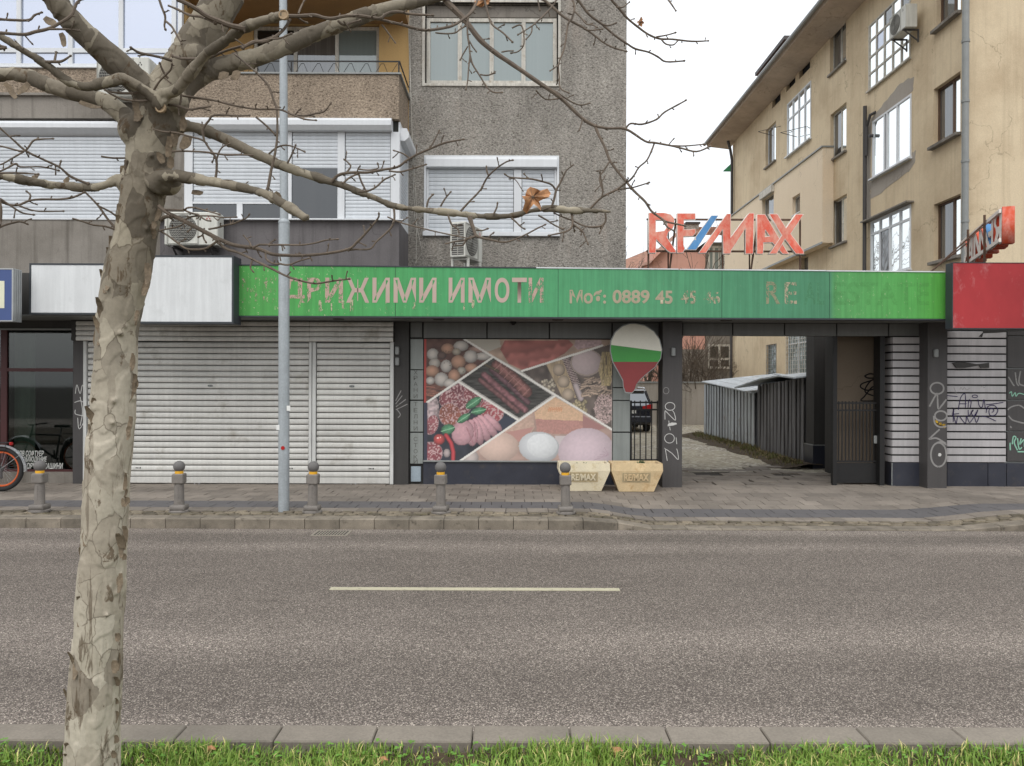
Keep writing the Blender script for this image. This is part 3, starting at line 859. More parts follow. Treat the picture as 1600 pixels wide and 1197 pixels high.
# ------------------------------------------------------------------ windows and shutters
I4 = Matrix.Identity(4)
def win(parent, T, x0, x1, z0, z1, y, cols=(), rows=(), fm='pvc', gm='glass_up', fw=.05, fd=.06, sill=None, name='window', skip=(), gcol=None, label=None):
    """window part > pane, sill; cols/rows are inner bar positions as fractions"""
    f = MB(T)
    f.box(x0, x0 + fw, y, y + fd, z0, z1); f.box(x1 - fw, x1, y, y + fd, z0, z1)
    f.box(x0 + fw, x1 - fw, y + .001, y + fd - .001, z0, z0 + fw); f.box(x0 + fw, x1 - fw, y + .001, y + fd - .001, z1 - fw, z1)
    xs = [x0 + fw] + [x0 + (x1 - x0) * c for c in cols] + [x1 - fw]
    zs = [z0 + fw] + [z0 + (z1 - z0) * c for c in rows] + [z1 - fw]
    hw = fw * .55
    for c in xs[1:-1]: f.box(c - hw, c + hw, y + .003, y + fd - .003, z0 + fw, z1 - fw)
    for r in zs[1:-1]: f.box(x0 + fw, x1 - fw, y + .006, y + fd - .006, r - hw, r + hw)
    w = obj(name, f, MAT[fm], parent, label=label)
    for i in range(len(xs) - 1):
        for j in range(len(zs) - 1):
            if (i, j) in skip: continue
            a = xs[i] + (hw if i else 0); b = xs[i + 1] - (hw if i < len(xs) - 2 else 0)
            c = zs[j] + (hw if j else 0); d = zs[j + 1] - (hw if j < len(zs) - 2 else 0)
            g_ = gcol.get((i, j), gm) if gcol else gm
            obj('pane', MB(T).box(a, b, y + fd * .5, y + fd * .5 + .008, c, d), MAT[g_], w)
    if sill:
        obj('sill', MB(T).box(x0 - .05, x1 + .05, y - sill[0], y + .02, z0 - sill[1], z0 - .002, .006), MAT[sill[2] if len(sill) > 2 else fm], w)
    return w

def slat_profile(h, d):
    """cross-section (y,z) of one roller slat, bulging to the front"""
    return [(0, 0), (-d * .55, h * .06), (-d * .95, h * .25), (-d, h * .5), (-d * .85, h * .75), (-d * .35, h * .93), (0, h)]
def shutter_slats(parent, x0, x1, z0, z1, y, h, mat, d=.012, T=None, flip=False):
    """a run of separate slats sharing one mesh"""
    n = max(1, round((z1 - z0) / h)); hh = (z1 - z0) / n
    m = MB(); m.poly_x([(a, b * 1.0) for a, b in slat_profile(hh * (.985 if h < .08 else .885), d)], -(x1 - x0) / 2, (x1 - x0) / 2)
    me = m.mesh('slat', MAT[mat])
    for k in range(n):
        o = bpy.data.objects.new('slat', me); link(o); o.parent = parent
        o.location = ((x0 + x1) / 2, y + random.uniform(-.0012, .0012), z0 + k * hh)
        if T is not None: o.matrix_local = T @ Matrix.Translation(o.location)
        else: o.rotation_euler = (random.uniform(-.03, .05) if h > .08 else random.uniform(-.01, .01), random.uniform(-.0012, .0012), random.uniform(-.001, .001))
    return n

# ------------------------------------------------------------------ grey apartment building
YW, YB = 14.6, 13.4            # main wall, balcony stack front
apt = thing('apartment_building', 'grey roughcast apartment block above the shops, with balconies and white roller shutters', 'building', (-3, YW, 0))
xr = PX(978.5, 250, YW); xl = -15.0; xbR = PX(624, 200, YB)
h1 = R(664, 4, 872, 131, YW); h2 = R(666, 246, 870, 366, YW)
hb = (PX(395, 120, YW), PX(592, 120, YW), PZ(500, 148, YW), PZ(500, 38, YW))
w = MB(); wall(w, xbR, xr, 0, 16, YW, [h1, h2], .18)
w.quad((xr, YW, 0), (xr, 27, 0), (xr, 27, 16), (xr, YW, 16)); w.quad((xl, 27, 0), (xl, 27, 16), (xr, 27, 16), (xr, 27, 0))
w.quad((xl, YW, 16), (xr, YW, 16), (xr, 27, 16), (xl, 27, 16)); w.quad((xl, YW, 0), (xl, YW, 16), (xl, 27, 16), (xl, 27, 0))
obj('wall', w, MAT['roughcast'], apt, label='rough grey-brown street wall')
w = MB(); wall(w, xl, xbR, 0, 16, YW, [hb], .15)
obj('wall', w, MAT['ochre'], apt, label='ochre painted wall behind the balconies')
# floors (slabs) of the balcony stack. px 285 splits closed part (left) from open balcony (right)
xs_ = PX(284, 60, YB); zS1 = PZ(400, 345, YB); zTop1 = PZ(400, 187, YB)
zP = PZ(400, 116, YB); zC = PZ(400, 110, YB)
# lower solid wall of the bay, floor 1
xd = PX(250, 380, YB)
obj('bay_wall', MB().box(xd, xbR, YB, YW - .003, 3.4, zS1), MAT['darkconcrete'], apt, label='dark smooth concrete front of the bay')
obj('bay_wall', MB().box(xl, xd - .002, YB + .02, YW - .003, 3.4, zS1 + .01), MAT['concrete'], apt, label='lighter stained concrete front')
# balcony parapet of floor 2
par = obj('balcony_parapet', MB().box(xs_, xbR - .01, YB, YB + .12, zTop1 + .02, zP), MAT['roughcast2'], apt)
obj('balcony_parapet', MB().box(xbR - .13, xbR - .01, YB + .123, YW - .003, zTop1 + .02, zP), MAT['roughcast2'], apt)
obj('balcony_floor', MB().box(xl, xbR - .14, YB + .125, YW - .003, zTop1 + .3, zTop1 + .5), MAT['concrete'], apt)
obj('coping', MB().box(xs_, xbR + .03, YB - .03, YB + .16, zP + .003, zP + .03), MAT['trim'], apt)
obj('coping', MB().box(xbR - .14, xbR + .03, YB + .163, YW - .003, zP + .003, zP + .03), MAT['trim'], apt)
# left parapet: roughcast band, ledge, smooth band
zl1, zl2 = PZ(80, 107, YB), PZ(80, 146, YB)
obj('balcony_parapet', MB().box(xl, xs_ - .002, YB, YB + .12, zl2, zl1), MAT['roughcast2'], apt)
obj('ledge', MB().box(xl, xs_ - .002, YB - .05, YB + .1, zl2 - .045, zl2 - .003), MAT['concrete'], apt)
obj('lower_band', MB().box(xl, xs_ - .002, YB + .01, YB + .12, zTop1 + .02, zl2 - .047), MAT['concrete'], apt)
# slab above (out of the picture, with the brown soffit over the balcony)
zc2 = PZ(500, 42, YW)
obj('balcony_ceiling', MB().box(xl, xbR - .01, YB, YW - .003, zc2 + .05, zc2 + .22), M("brown_soffit_paint", C(156, 124, 84), .9, .15, 2, .05, 40, .05), apt)
obj('balcony_parapet', MB().box(xl, xbR - .01, YB, YB + .12, zc2 + .22, zc2 + 1.2), MAT['roughcast2'], apt)
for zz in (11.6, 14.4):
    obj('balcony_parapet', MB().box(xl, xbR - .01, YB, YW - .003, zz, zz + 1.0), MAT['roughcast2'], apt)
# side cheek of the open balcony at px 285 (ochre)
obj('balcony_divider', MB().box(xs_ - .1, xs_, YB + .17, YW - .003, zP + .04, zc2 + .045), MAT['ochre'], apt)
# railing of zigzag iron
ra = MB(); zr0, zr1 = zP + .03, PZ(500, 93, YB)
ra.box(xs_, xbR, YB + .04, YB + .06, zr1 - .02, zr1)
ra.box(xbR - .02, xbR, YB + .06, YW, zr1 - .02, zr1)
x = xs_
k = 0
while x < xbR - .05:
    a, b = (x, zr0), (x + .115, zr1 - .05); m_ = (x + .16, zr1 - .05); e_ = (x + .235, zr0)
    ra.tube([(a[0], YB + .05, a[1]), (b[0], YB + .05, b[1])], .005, 5)
    ra.tube([(b[0], YB + .05, b[1]), (m_[0], YB + .05, m_[1])], .005, 5)
    ra.tube([(m_[0], YB + .05, m_[1]), (e_[0], YB + .05, e_[1])], .005, 5)
    x += .28
for xx in (xs_ + .02, (xs_ + xbR) / 2, xbR - .02): ra.box(xx - .012, xx + .012, YB + .038, YB + .062, zr0 - .02, zr1 - .02)
obj('balcony_railing', ra, MAT['iron'], apt)
# balcony door and windows (behind the railing)
win(apt, I4, hb[0], hb[1], hb[2], hb[3] - .02, YW + .06, (.33, .66), (), 'oldwood', 'glass_dim', .06, .07, gcol={(0, 0): 'glass_dark', (2, 0): 'glass_grey'})
# upper old wooden window on the wall: four sashes
win(apt, I4, h1[0] + .02, h1[1] - .02, h1[2] + .03, h1[3] - .25, YW + .1, (.255, .5, .745), (), 'oldwood', 'glass_grey', .07, .07, sill=(.05, .03))
obj('window_lintel', MB().box(h1[0] + .02, h1[1] - .02, YW + .09, YW + .17, h1[3] - .24, h1[3] - .02), MAT['concrete'], apt)
fr = MB(); a, b, c, d = h1
fr.box(a - .05, a, YW - .02, YW + .05, c - .05, d + .05); fr.box(b, b + .05, YW - .02, YW + .05, c - .05, d + .05); fr.box(a - .002, b + .002, YW - .03, YW + .05, c - .05, c)
fr.box(a, b, YW - .018, YW + .05, d, d + .05)
obj('window_surround', fr, MAT['oldwood'], apt)
# lower shuttered window: box, two panels of slats
a, b, c, d = h2
fr = MB(); fr.box(a - .04, a, YW - .03, YW + .12, c - .01, d + .03); fr.box(b, b + .04, YW - .03, YW + .12, c - .01, d + .03)
fr.box(a, b, YW - .028, YW + .12, d - .005, d + .03)
xm = [a, PX(725, 300, YW), PX(740, 300, YW), PX(803, 300, YW), PX(815, 300, YW), b]
fr.box(xm[3], xm[4], YW + .0, YW + .1, c + .04, d - .23)
win_sh = obj('window', fr, MAT['pvc'], apt, label='window closed by white roller shutters')
obj('shutter_box', MB().poly_x([(YW + .1, d - .005), (YW - .06, d - .01), (YW - .09, d - .06), (YW - .09, d - .2), (YW + .1, d - .22)], a + .002, b - .002), MAT['pvc'], win_sh)
obj('sill', MB().box(a - .06, b + .06, YW - .07, YW + .12, c - .045, c + .035, .006), MAT['pvc'], win_sh)
shutter_slats(win_sh, a + .045, xm[3] - .01, c + .04, d - .22, YW + .04, .078, 'slat_white', .01)
shutter_slats(win_sh, xm[4] + .01, b - .045, c + .04, d - .22, YW + .04, .078, 'slat_white', .01)
fr = MB(); fr.box(a + .002, a + .043, YW + .01, YW + .09, c + .04, d - .22); fr.box(b - .043, b - .002, YW + .01, YW + .09, c + .04, d - .22)
obj('guide_rail', fr, MAT['pvc'], win_sh)

# glazed bay of floor 1, right section (px 285..622)
bx0, bx1 = PX(287, 270, YB), xbR
fr = MB()
cols = [(287, 300), (437, 455), (527, 538), (610, 624)]
for p, q in cols: fr.box(PX(p, 270, YB), PX(q, 270, YB), YB + .02, YB + .09, zS1 + .05, PZ(450, 205, YB))
zg = PZ(370, 318, YB); zg2 = PZ(490, 262, YB)
fr.box(PX(300, 318, YB), PX(437, 318, YB), YB + .022, YB + .088, zg - .0, zg + .035)
fr.box(PX(369, 330, YB), PX(378, 330, YB), YB + .024, YB + .086, zS1 + .05, zg)
fr.box(bx0, bx1, YB + .018, YB + .092, zS1 + .003, zS1 + .05)
bay = obj('window', fr, MAT['pvc'], apt, label='glazed bay window with partly lowered roller shutters')
obj('sill', MB().poly_x([(YB - .1, zS1 + .002), (YB - .1, zS1 + .02), (YB + .018, zS1 + .045), (YB + .018, zS1 + .002)], PX(243, 345, YB), bx1 + .1), MAT['pvc'], bay)
obj('shutter_box', MB().poly_x([(YB + .1, zTop1), (YB - .1, zTop1), (YB - .14, zTop1 - .05), (YB - .14, zTop1 - .13), (YB - .08, zTop1 - .2), (YB + .1, zTop1 - .2)], bx0, PX(613, 190, YB)), MAT['pvc'], bay)
obj('shutter_box', MB().poly_y([(bx1 - .02, zTop1 - .1), (bx1 + .11, zTop1 - .1), (bx1 + .15, zTop1 - .18), (bx1 + .15, zTop1 - .26), (bx1 + .08, zTop1 - .32), (bx1 - .02, zTop1 - .32)], YB + .12, YW - .01), MAT['pvc'], bay)
obj('pane', MB().box(PX(300, 0, YB), PX(369, 0, YB), YB + .05, YB + .06, zS1 + .05, zg), MAT['glass_dark'], bay)
obj('pane', MB().box(PX(378, 0, YB), PX(437, 0, YB), YB + .05, YB + .06, zS1 + .05, zg), MAT['glass_dark'], bay)
obj('pane', MB().box(PX(455, 300, YB), PX(527, 300, YB), YB + .05, YB + .06, zS1 + .05, zg2), MAT['glass_dark'], bay)
zt = zTop1 - .2
shutter_slats(bay, PX(301, 270, YB), PX(437, 270, YB), zg + .036, zt, YB + .05, .064, 'slat_white', .01)
shutter_slats(bay, PX(456, 270, YB), PX(527, 270, YB), zg2, zt, YB + .05, .064, 'slat_white', .01)
shutter_slats(bay, PX(539, 270, YB), PX(609, 270, YB), zS1 + .05, zt, YB + .05, .064, 'slat_white', .01)
obj('bay_back', MB().box(bx0, bx1 - .04, YB + .1, YB + .12, zS1 + .05, zTop1), MAT['interior'], apt)
# side of the bay
TS = Matrix(((0, 1, 0, xbR), (-1, 0, 0, 0), (0, 0, 1, 0), (0, 0, 0, 1)))
sidef = MB(); sidef.box(xbR - .03, xbR + .0, YB + .1, YB + .25, zS1 + .003, zTop1); sidef.box(xbR - .03, xbR, YW - .16, YW - .003, zS1 + .003, zTop1)
sidef.box(xbR - .028, xbR - .002, YB + .25, YW - .16, zS1 + .003, zS1 + .08); sidef.box(xbR - .028, xbR - .002, YB + .25, YW - .16, zTop1 - .25, zTop1)
sw = obj('window', sidef, MAT['pvc'], apt, label='narrow side window of the bay')
n_ = 22; hh = (zTop1 - .25 - zS1 - .08) / n_
mm = MB(); mm.poly_y([(0, 0), (.008, hh * .25), (.008, hh * .7), (0, hh * .92)], YB + .25, YW - .16)
me = mm.mesh('slat', MAT['slat_white'])
for k in range(n_):
    o = bpy.data.objects.new('slat', me); link(o); o.parent = sw; o.location = (xbR - .015, 0, zS1 + .08 + k * hh)
# left shuttered window of floor 1 (px -.. 205)
zLs, zLt, zLb = PZ(100, 343, YB), PZ(100, 191, YB), PZ(100, 213, YB)
xLe = PX(206, 270, YB)
fr = MB(); fr.box(xLe, xLe + .06, YB + .0, YB + .1, zLs, zLt); fr.box(xl, xLe, YB + .002, YB + .1, zLs - .0, zLs + .03)
lw_ = obj('window', fr, MAT['pvc'], apt, label='wide window closed by a white roller shutter at the left')
obj('shutter_box', MB().poly_x([(YB + .1, zLt + .0), (YB - .06, zLt), (YB - .09, zLt - .05), (YB - .09, zLt - .12), (YB + .1, zLb)], xl, xLe + .06), MAT['pvc'], lw_)
xl2 = PX(-60, 270, YB)
shutter_slats(lw_, xl2, xLe - .002, zLs + .03, zLb, YB + .05, .062, 'slat_white', .01)
obj('bay_wall', MB().box(xLe + .062, bx0 - .002, YB + .01, YB + .12, zS1 + .012, zTop1), MAT['concrete'], apt)
obj('bay_back', MB().box(xl, xLe, YB + .09, YB + .12, zLs, zTop1), MAT['interior'], apt)
# left glazed loggia of floor 2
zg0, zg1 = zl1 + .03, zc2 + .045
gx = [PX(p, 50, YB) for p in (-250, -120, 3, 24, 108, 186, 272)]
wl_ = win(apt, I4, PX(-250, 50, YB), PX(283, 50, YB), zg0, zg1, YB + .03, [(q - gx[0]) / (PX(283, 50, YB) - gx[0]) for q in (PX(-120, 50, YB), PX(27, 50, YB), PX(108, 50, YB), PX(187, 50, YB), PX(270, 50, YB))], [ (PZ(100, 77, YB) - zg0) / (zg1 - zg0)], 'pvc', 'glass_up', .07, .08, sill=(.07, .03), label='large white framed loggia glazing')
# cables down the wall
for i, (pts, r) in enumerate((([(637, 5), (640, 100), (645, 230), (651, 330), (650, 410)], .006), ([(640, 20), (643, 200), (648, 340), (660, 395), (648, 412)], .005), ([(660, 412), (668, 400), (682, 400), (690, 414)], .004))):
    m = MB(); m.tube([P(a, b, YW - .03) for a, b in pts], r, 6)
    tag(obj('cable', m, MAT['oldwood']), ['thin white cable hanging straight down the wall beside the bay', 'second thin cable swinging out above the green sign beside the bay', 'looped end of cable above the green sign near the standing fan unit'][i], 'cable', 'cables on the grey wall')

# ------------------------------------------------------------------ the row of shops
YS = 13.63
YC = 12.6
shop = thing('shop_row', 'single storey row of shut shops with a canopy, grey panels and a passage', 'building', (0, YS, .13))
zsof = PZ(800, 504, YS)           # soffit level
zlin = PZ(1200, 524.5, YS)
def SX(px): return PX(px, 640, YS)
def SZ(py, px=800): return PZ(px, py, YS)
obj('canopy_slab', MB().box(-14, PX(1480, 450, YC) + .02, YC + .16, 15.2, zsof + .03, PZ(800, 424, YC) - .03), MAT['dark2'], shop)
# soffit boards
e = [-14] + [SX(p) for p in (118, 372, 640, 868, 1030, 1210, 1385)] + [SX(1484)]
for i in range(len(e) - 1): obj('soffit_panel', MB().box(e[i] + .004, e[i + 1] - .004, YC + .02, YS - .005, zsof + .006, zsof + .026), MAT['header'], shop)
for p in (370, 540, 690, 868, 1120):       # recessed lamps in the soffit
    c = SX(p); obj('soffit_lamp', MB().disc((c, 0, 0), .0, 'y', 4, .001) if False else MB().lathe([(.09, -.012), (.1, 0)], (c, YC + .45, zsof + .0055), 18), MAT['dark2'], shop)
# back wall of the shops (dark, behind shutters and panels)
obj('wall', MB().box(-14, SX(140), 14.58, 14.6 - .003, .0, zsof), MAT['interior'], shop)
obj('wall', MB().box(SX(135), SX(985), YS + .06, 14.59, .02, zsof), MAT['dark2'], shop)
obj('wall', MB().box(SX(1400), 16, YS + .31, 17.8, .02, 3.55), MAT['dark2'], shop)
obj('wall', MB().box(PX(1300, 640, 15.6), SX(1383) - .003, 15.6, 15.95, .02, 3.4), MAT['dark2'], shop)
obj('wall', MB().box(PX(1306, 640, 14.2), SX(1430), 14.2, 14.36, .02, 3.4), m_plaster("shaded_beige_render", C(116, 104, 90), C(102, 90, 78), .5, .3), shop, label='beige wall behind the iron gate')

# --- far left shop window
x0, x1 = -9.2, SX(118)
fr = MB()
zb = SZ(737, 50)
fr.box(-12, x1, YS - .02, YS + .1, .10, zb)
obj('stone_sill', fr, MAT['concrete'], shop)
zhd = SZ(516, 50)
obj('shop_header', MB().box(-14, x1, YS - .005, YS + .3, zhd, zsof + .1), MAT['dark2'], shop)
obj('header_trim', MB().box(-14, x1, YS - .03, YS - .006, zhd, zhd + .03), MAT['trim'], shop)
sw_ = MB()
for p in (-225, -109, 6): sw_.box(SX(p) - .06, SX(p) + .05, YS, YS + .06, zb, zhd)
zt_ = SZ(578, 50)
sw_.box(-12, x1, YS + .002, YS + .058, zt_ - .03, zt_ + .03); sw_.box(-12, x1, YS + .002, YS + .058, zb, zb + .04)
swn = obj('window', sw_, MAT['maroon'], shop, label='shop window with a maroon frame')
for p, q in ((-225, -109), (-109, 6), (6, 119)):
    obj('pane', MB().box(SX(p) + .05, SX(q) - .06 if q < 100 else x1, YS + .03, YS + .036, zb + .04, zt_ - .03), MAT['glass_clear'], swn)
    obj('pane', MB().box(SX(p) + .05, SX(q) - .06 if q < 100 else x1, YS + .03, YS + .036, zt_ + .03, zhd), MAT['glass_clear'], swn)
obj('shop_interior', MB().box(-14, SX(134), YS + .28, YS + .3, zb - .1, zsof), MAT['interior'], shop)
obj('interior_curtain', MB().box(SX(11), SX(44), YS + .2, YS + .22, zb, zhd - .05), M("pale_green_blind", C(150, 160, 146), .8, .1, 3, .05, 40, 0, streak=.2), shop)
wht = flaky("white_window_lettering", C(222, 222, 216), .95, 20, 2)
for body, rc in (("ЛОВ СОФТУЕР", (24, 704, 67, 713)), ("НАБЛЮДЕНИЕ", (30, 713.5, 72, 723)), ("БРОЯЧНИ МАШИНИ", (32, 723.5, 97, 733))):
    obj('lettering', text_mesh(body, R(*rc, YS), YS - .003 if False else YS + .024, wht, shear=.2, bold=.01), wht, swn)
obj('pillar', MB().box(SX(118), SX(134), YS - .08, YS + .28, .1, zsof), MAT['dark'], shop, label='narrow dark grey pillar beside the shop window')

# --- roller shutters
zb_sh = .145
rsh = []
bx = MB(); bx.box(SX(119), SX(616), YS - .16, YS + .05, SZ(534, 370), zsof)
zbx0, zbx1 = SZ(534, 370), zsof
sb = obj('shutter_box', MB().box(SX(119), SX(614.5), YS - .16, YS + .05, zbx0 + .004, zbx1), MAT['dark2'], shop)
for a_, b_ in ((119, 483), (483.6, 614.5)):
    xx0, xx1 = PX(a_, 520, YS - .17), PX(b_, 520, YS - .17)
    shutter_slats(sb, xx0, xx1, zbx0, zbx1, YS - .162, .085, 'shutter', .02)
gf = [(134.5, 139.5), (484.5, 489), (490, 495.5), (610.5, 616)]
for a_, b_ in gf:
    obj('guide_rail', MB().box(SX(a_), SX(b_), YS - .1, YS + .05, .135, zbx0, .004), MAT['shutterframe'], shop)
for a_, b_, lab in ((140, 484, 'wide left roller shutter'), (496, 610, 'narrow right roller shutter')):
    base = obj('roller_shutter', MB().box(SX(a_), SX(b_), YS - .045, YS - .035, zb_sh, zbx0), MAT['black'], shop, label=lab)
    shutter_slats(base, SX(a_) + .005, SX(b_) - .005, zb_sh + .11, zbx0, YS - .047, .1055, 'shutter', .024)
    obj('bottom_bar', MB().box(SX(a_) + .004, SX(b_) - .004, YS - .08, YS - .046, zb_sh, zb_sh + .105, .006), MAT['shutter'], base)
    m = MB(); c = (SX(a_) + SX(b_)) / 2 + (.02 if a_ > 400 else .0)
    m.tube([(c - .05, YS - .09, zb_sh - .005), (c - .035, YS - .1, zb_sh - .03), (c + .02, YS - .1, zb_sh - .03), (c + .04, YS - .09, zb_sh)], .006, 6)
    obj('pull_handle', m, MAT['silver'], base)
    kx = SX({140: 331, 496: 551}[a_]); kz = SZ(603, 400)
    obj('lock_plate', MB().poly_y([(kx + .05 * math.cos(t), kz + .022 * math.sin(t)) for t in [i * math.pi / 6 for i in range(12)]], YS - .076, YS - .07), MAT['trim'], base)
    for dx in (-.03, 0, .03): obj('lock_hole', MB().box(kx + dx - .006, kx + dx + .006, YS - .0775, YS - .0765, kz - .008, kz + .008), MAT['black'], base)
    for q in ((a_ + 80 if a_ < 200 else None), b_ - 28):
        if q is None: continue
        xx = SX(q); zz = .41
        obj('lock_hole', MB().box(xx - .05, xx - .0, YS - .0785, YS - .07, zz - .006, zz + .006), MAT['black'], base)
        obj('lock_hole', MB().disc((xx + .03, YS - .0785, zz), .012, 'y', 10, .008), MAT['black'], base)
obj('pillar', MB().box(SX(616.6), SX(639), YS - .06, YS + .05, .12, zsof), MAT['dark2'], shop, label='dark pillar right of the roller shutters')

def wall_lamp(parent, px, py, y):
    c = P(px, py, y)
    m = MB(); m.box(c.x - .035, c.x + .035, c.y - .06, c.y, c.z - .07, c.z + .07, .012); return obj('wall_lamp', m, MAT['trim'], parent)
wall_lamp(shop, 621, 548, YS - .06); wall_lamp(shop, 621, 565, YS - .06)
m = MB(); cc = P(802, 508, YS - .12); m.lathe([(.02, -.06), (.05, -.03), (.055, 0)], (cc.x, cc.y, zsof + .005), 14)
tag(obj('dome_camera', m, MAT['black']), 'small black dome camera under the canopy above the food poster', 'camera')

# --- panelled shopfront: grey header, letter column, poster, plinth
for i, (a_, b_) in enumerate(((641, 659), (661.5, 759.5), (761.5, 857), (859, 955), (957.5, 984.5))):
    z0 = SZ(528.5, 800) if i != 0 and i != 4 else SZ(527, 640)
    obj('header_panel', MB().box(SX(a_), SX(b_), YS, YS + .055, z0, zsof, .004), MAT['header'], shop)
for (t_, b_) in ((530, 577), (578.5, 624.5), (626.5, 674.5), (676.5, 724.5)):
    obj('cladding_panel', MB().box(SX(641), SX(661), YS - .005, YS + .055, SZ(b_, 650), SZ(t_, 650), .004), MAT['panel'], shop)
obj('cladding_panel', MB().box(SX(642), SX(658), YS - .003, YS + .03, .17, SZ(729, 650), .01), M("loose_bluish_panel", C(150, 162, 170), .6, .15, 4, .08, 50, .1), shop, label='short loose bluish panel at the foot of the column')
for (t_, b_) in ((531, 554), (556, 605), (606.5, 625), (626.5, 674.5), (676.5, 722)):
    obj('cladding_panel', MB().box(SX(957.5), SX(984.5), YS - .005, YS + .055, SZ(b_, 970), SZ(t_, 970), .004), MAT['panel'], shop)
obj('plinth_panel', MB().box(SX(957.5), SX(984.5), YS, YS + .05, .1, SZ(722.5, 970), .004), MAT['tilebase'], shop)
ink = flaky("worn_sign_lettering", C(104, 104, 100), .9, 30, 3)
col = "ХРАНИТЕЛНИ"
ys = [582, 590.5, 600, 609.5, 619, 631, 641, 650.5, 660, 669.5]
for ch, yy in zip(col, ys):
    obj('letter', text_mesh(ch, R(646.5, yy - 3.2, 652.5, yy + 3.2, YS), YS - .0085, ink, 'letter'), ink, shop)
for ch, yy in zip("СТОКИ", [686, 695.5, 705, 714, 721]):
    obj('letter', text_mesh(ch, R(646.5, yy - 3.2, 652.5, yy + 3.2, YS), YS - .0085, ink, 'letter'), ink, shop)
obj('plinth', MB().box(SX(661.6), SX(957), YS + .0, YS + .055, .1, SZ(722, 800), .003), MAT['tilebase'], shop)
obj('window_ledge', MB().box(SX(661.6), SX(957), YS - .04, YS + .03, SZ(722, 800) + .002, SZ(719.5, 800), .003), MAT['trim'], shop)
# passage lintel panels, pillars
for a_, b_ in ((985.5, 1029), (1067, 1143.5), (1145.5, 1224.5), (1226.5, 1306), (1308, 1387), (1389, 1442)):
    obj('header_panel', MB().box(SX(a_), SX(b_), YS, YS + .12, zlin, zsof, .004), MAT['header'], shop)
obj('lintel_beam', MB().box(SX(985), SX(1443), YS + .07, YS + .35, zlin + .01, zsof + .02), MAT['dark2'], shop)
pil1 = MB().box(PX(1035, 640, YS - .3), PX(1066, 640, YS - .3), YS - .3, YS + .1, .1, zsof, .006)
obj('pillar', pil1, MAT['dark'], shop, label='dark grey pillar left of the passage, with white scrawls')
wall_lamp(shop, 1051.5, 550, YS - .3)
# right of the passage: boards
yR = YS
jx = SX(1377)
obj('door_jamb', MB().box(SX(1375), SX(1382.5), YS + .0, YS + .25, .12, zlin), MAT['iron'], shop)
obj('door_jamb', MB().box(PX(1302, 640, YS + .05), PX(1308, 640, YS + .05), YS + .05, YS + .12, zlin - .35 if False else .12, zlin), MAT['iron'], shop)
def boards(pa, pb, ptop, pbot, n, y, side=0, stag=0):
    z0, z1 = SZ(pbot, (pa + pb) / 2), SZ(ptop, (pa + pb) / 2); h = (z1 - z0) / n
    obj('board_backing', MB().box(SX(pa), SX(pb), y + .012, y + .3, z0, z1), MAT['black'], shop)
    me = MB().box(0, SX(pb) - SX(pa), 0, .012, 0, h * .80, .004).mesh('cladding_board', MAT['board'])
    for k in range(n):
        o = bpy.data.objects.new('cladding_board', me); link(o); o.parent = shop; o.matrix_parent_inverse = root_inv(shop)
        o.location = (SX(pa), y + random.uniform(-.002, .002), z0 + h * k + .005); o.rotation_euler = (0, random.uniform(-.002, .002), 0)
boards(1393.5, 1442.5, 525, 722.5, 16, YS - .02)
# returned side of the boarded pier, seen from the passage
zt0, zt1 = SZ(722.5, 1400), SZ(525, 1400); h_ = (zt1 - zt0) / 16
me = MB().box(0, .008, 0, .31, 0, h_ * .80).mesh('cladding_board', MAT['board'])
for k in range(16):
    o = bpy.data.objects.new('cladding_board', me); link(o); o.parent = shop; o.matrix_parent_inverse = root_inv(shop)
    o.location = (SX(1393.5) - .009, YS + .0, zt0 + h_ * k + .005)
obj('plinth_tile', MB().box(SX(1393.5) - .01, SX(1442.5), YS - .03, YS + .31, .06, SZ(723, 1420), .004), MAT['tilebase'], shop)
obj('corner_trim', MB().box(SX(1393.5) - .018, SX(1393.5) - .006, YS - .04, YS - .028, .1, SZ(723, 1420)), MAT['trim'], shop)
obj('pillar', MB().box(PX(1449.5, 640, YS - .3), PX(1480, 640, YS - .3), YS - .3, YS + .1, .12, 3.3, .006), MAT['dark'], shop, label='dark grey pillar between the boarded walls, sprayed with rings')
wall_lamp(shop, 1461, 552, YS - .3)
boards(1479, 1571, 516, 722.5, 17, YS - .02)
for a_, b_ in ((1479, 1542), (1543, 1571), (1572, 1640), (1641, 1710)):
    obj('plinth_tile', MB().box(SX(a_), SX(b_), YS - .03, YS + .02, .06, SZ(723.5, 1520), .003), MAT['tilebase'], shop)
for a_, b_ in ((1573, 1640), (1641.5, 1710), (1711.5, 1780)):
    for t_, bb in ((510, 524), (526, 574.5), (576.5, 624), (626, 673), (675, 721)):
        obj('cladding_panel', MB().box(SX(a_), SX(b_), YS - .02, YS + .02, SZ(bb, 1600), SZ(t_, 1600), .004), MAT['dark'], shop, label='dark grey square panel')
obj('board_backing', MB().box(SX(1571.4), SX(1800), YS + .022, YS + .3, .1, SZ(508, 1600)), MAT['trim'], shop)
obj('boarded_slot', MB().poly_y([(PX(a, b, YS), PZ(a, b, YS)) for a, b in ((1486, 567), (1497, 566), (1512, 567), (1524, 569), (1543, 567), (1543, 575), (1530, 575), (1528, 571), (1505, 575), (1492, 575))][::-1], YS - .05, YS - .022), MAT['dark2'], shop, label='torn dark opening in a board')
# flap of torn sheet hanging below the red sign
obj('torn_sheet', MB().poly_y([(PX(a, b, YS - .3), PZ(a, b, YS - .3)) for a, b in ((1532, 515), (1600, 513), (1640, 512), (1640, 516), (1600, 517), (1560, 520), (1536, 521), (1534, 527), (1529, 526), (1536, 519))][::-1], YS - .31, YS - .3), MAT['dark2'], shop)
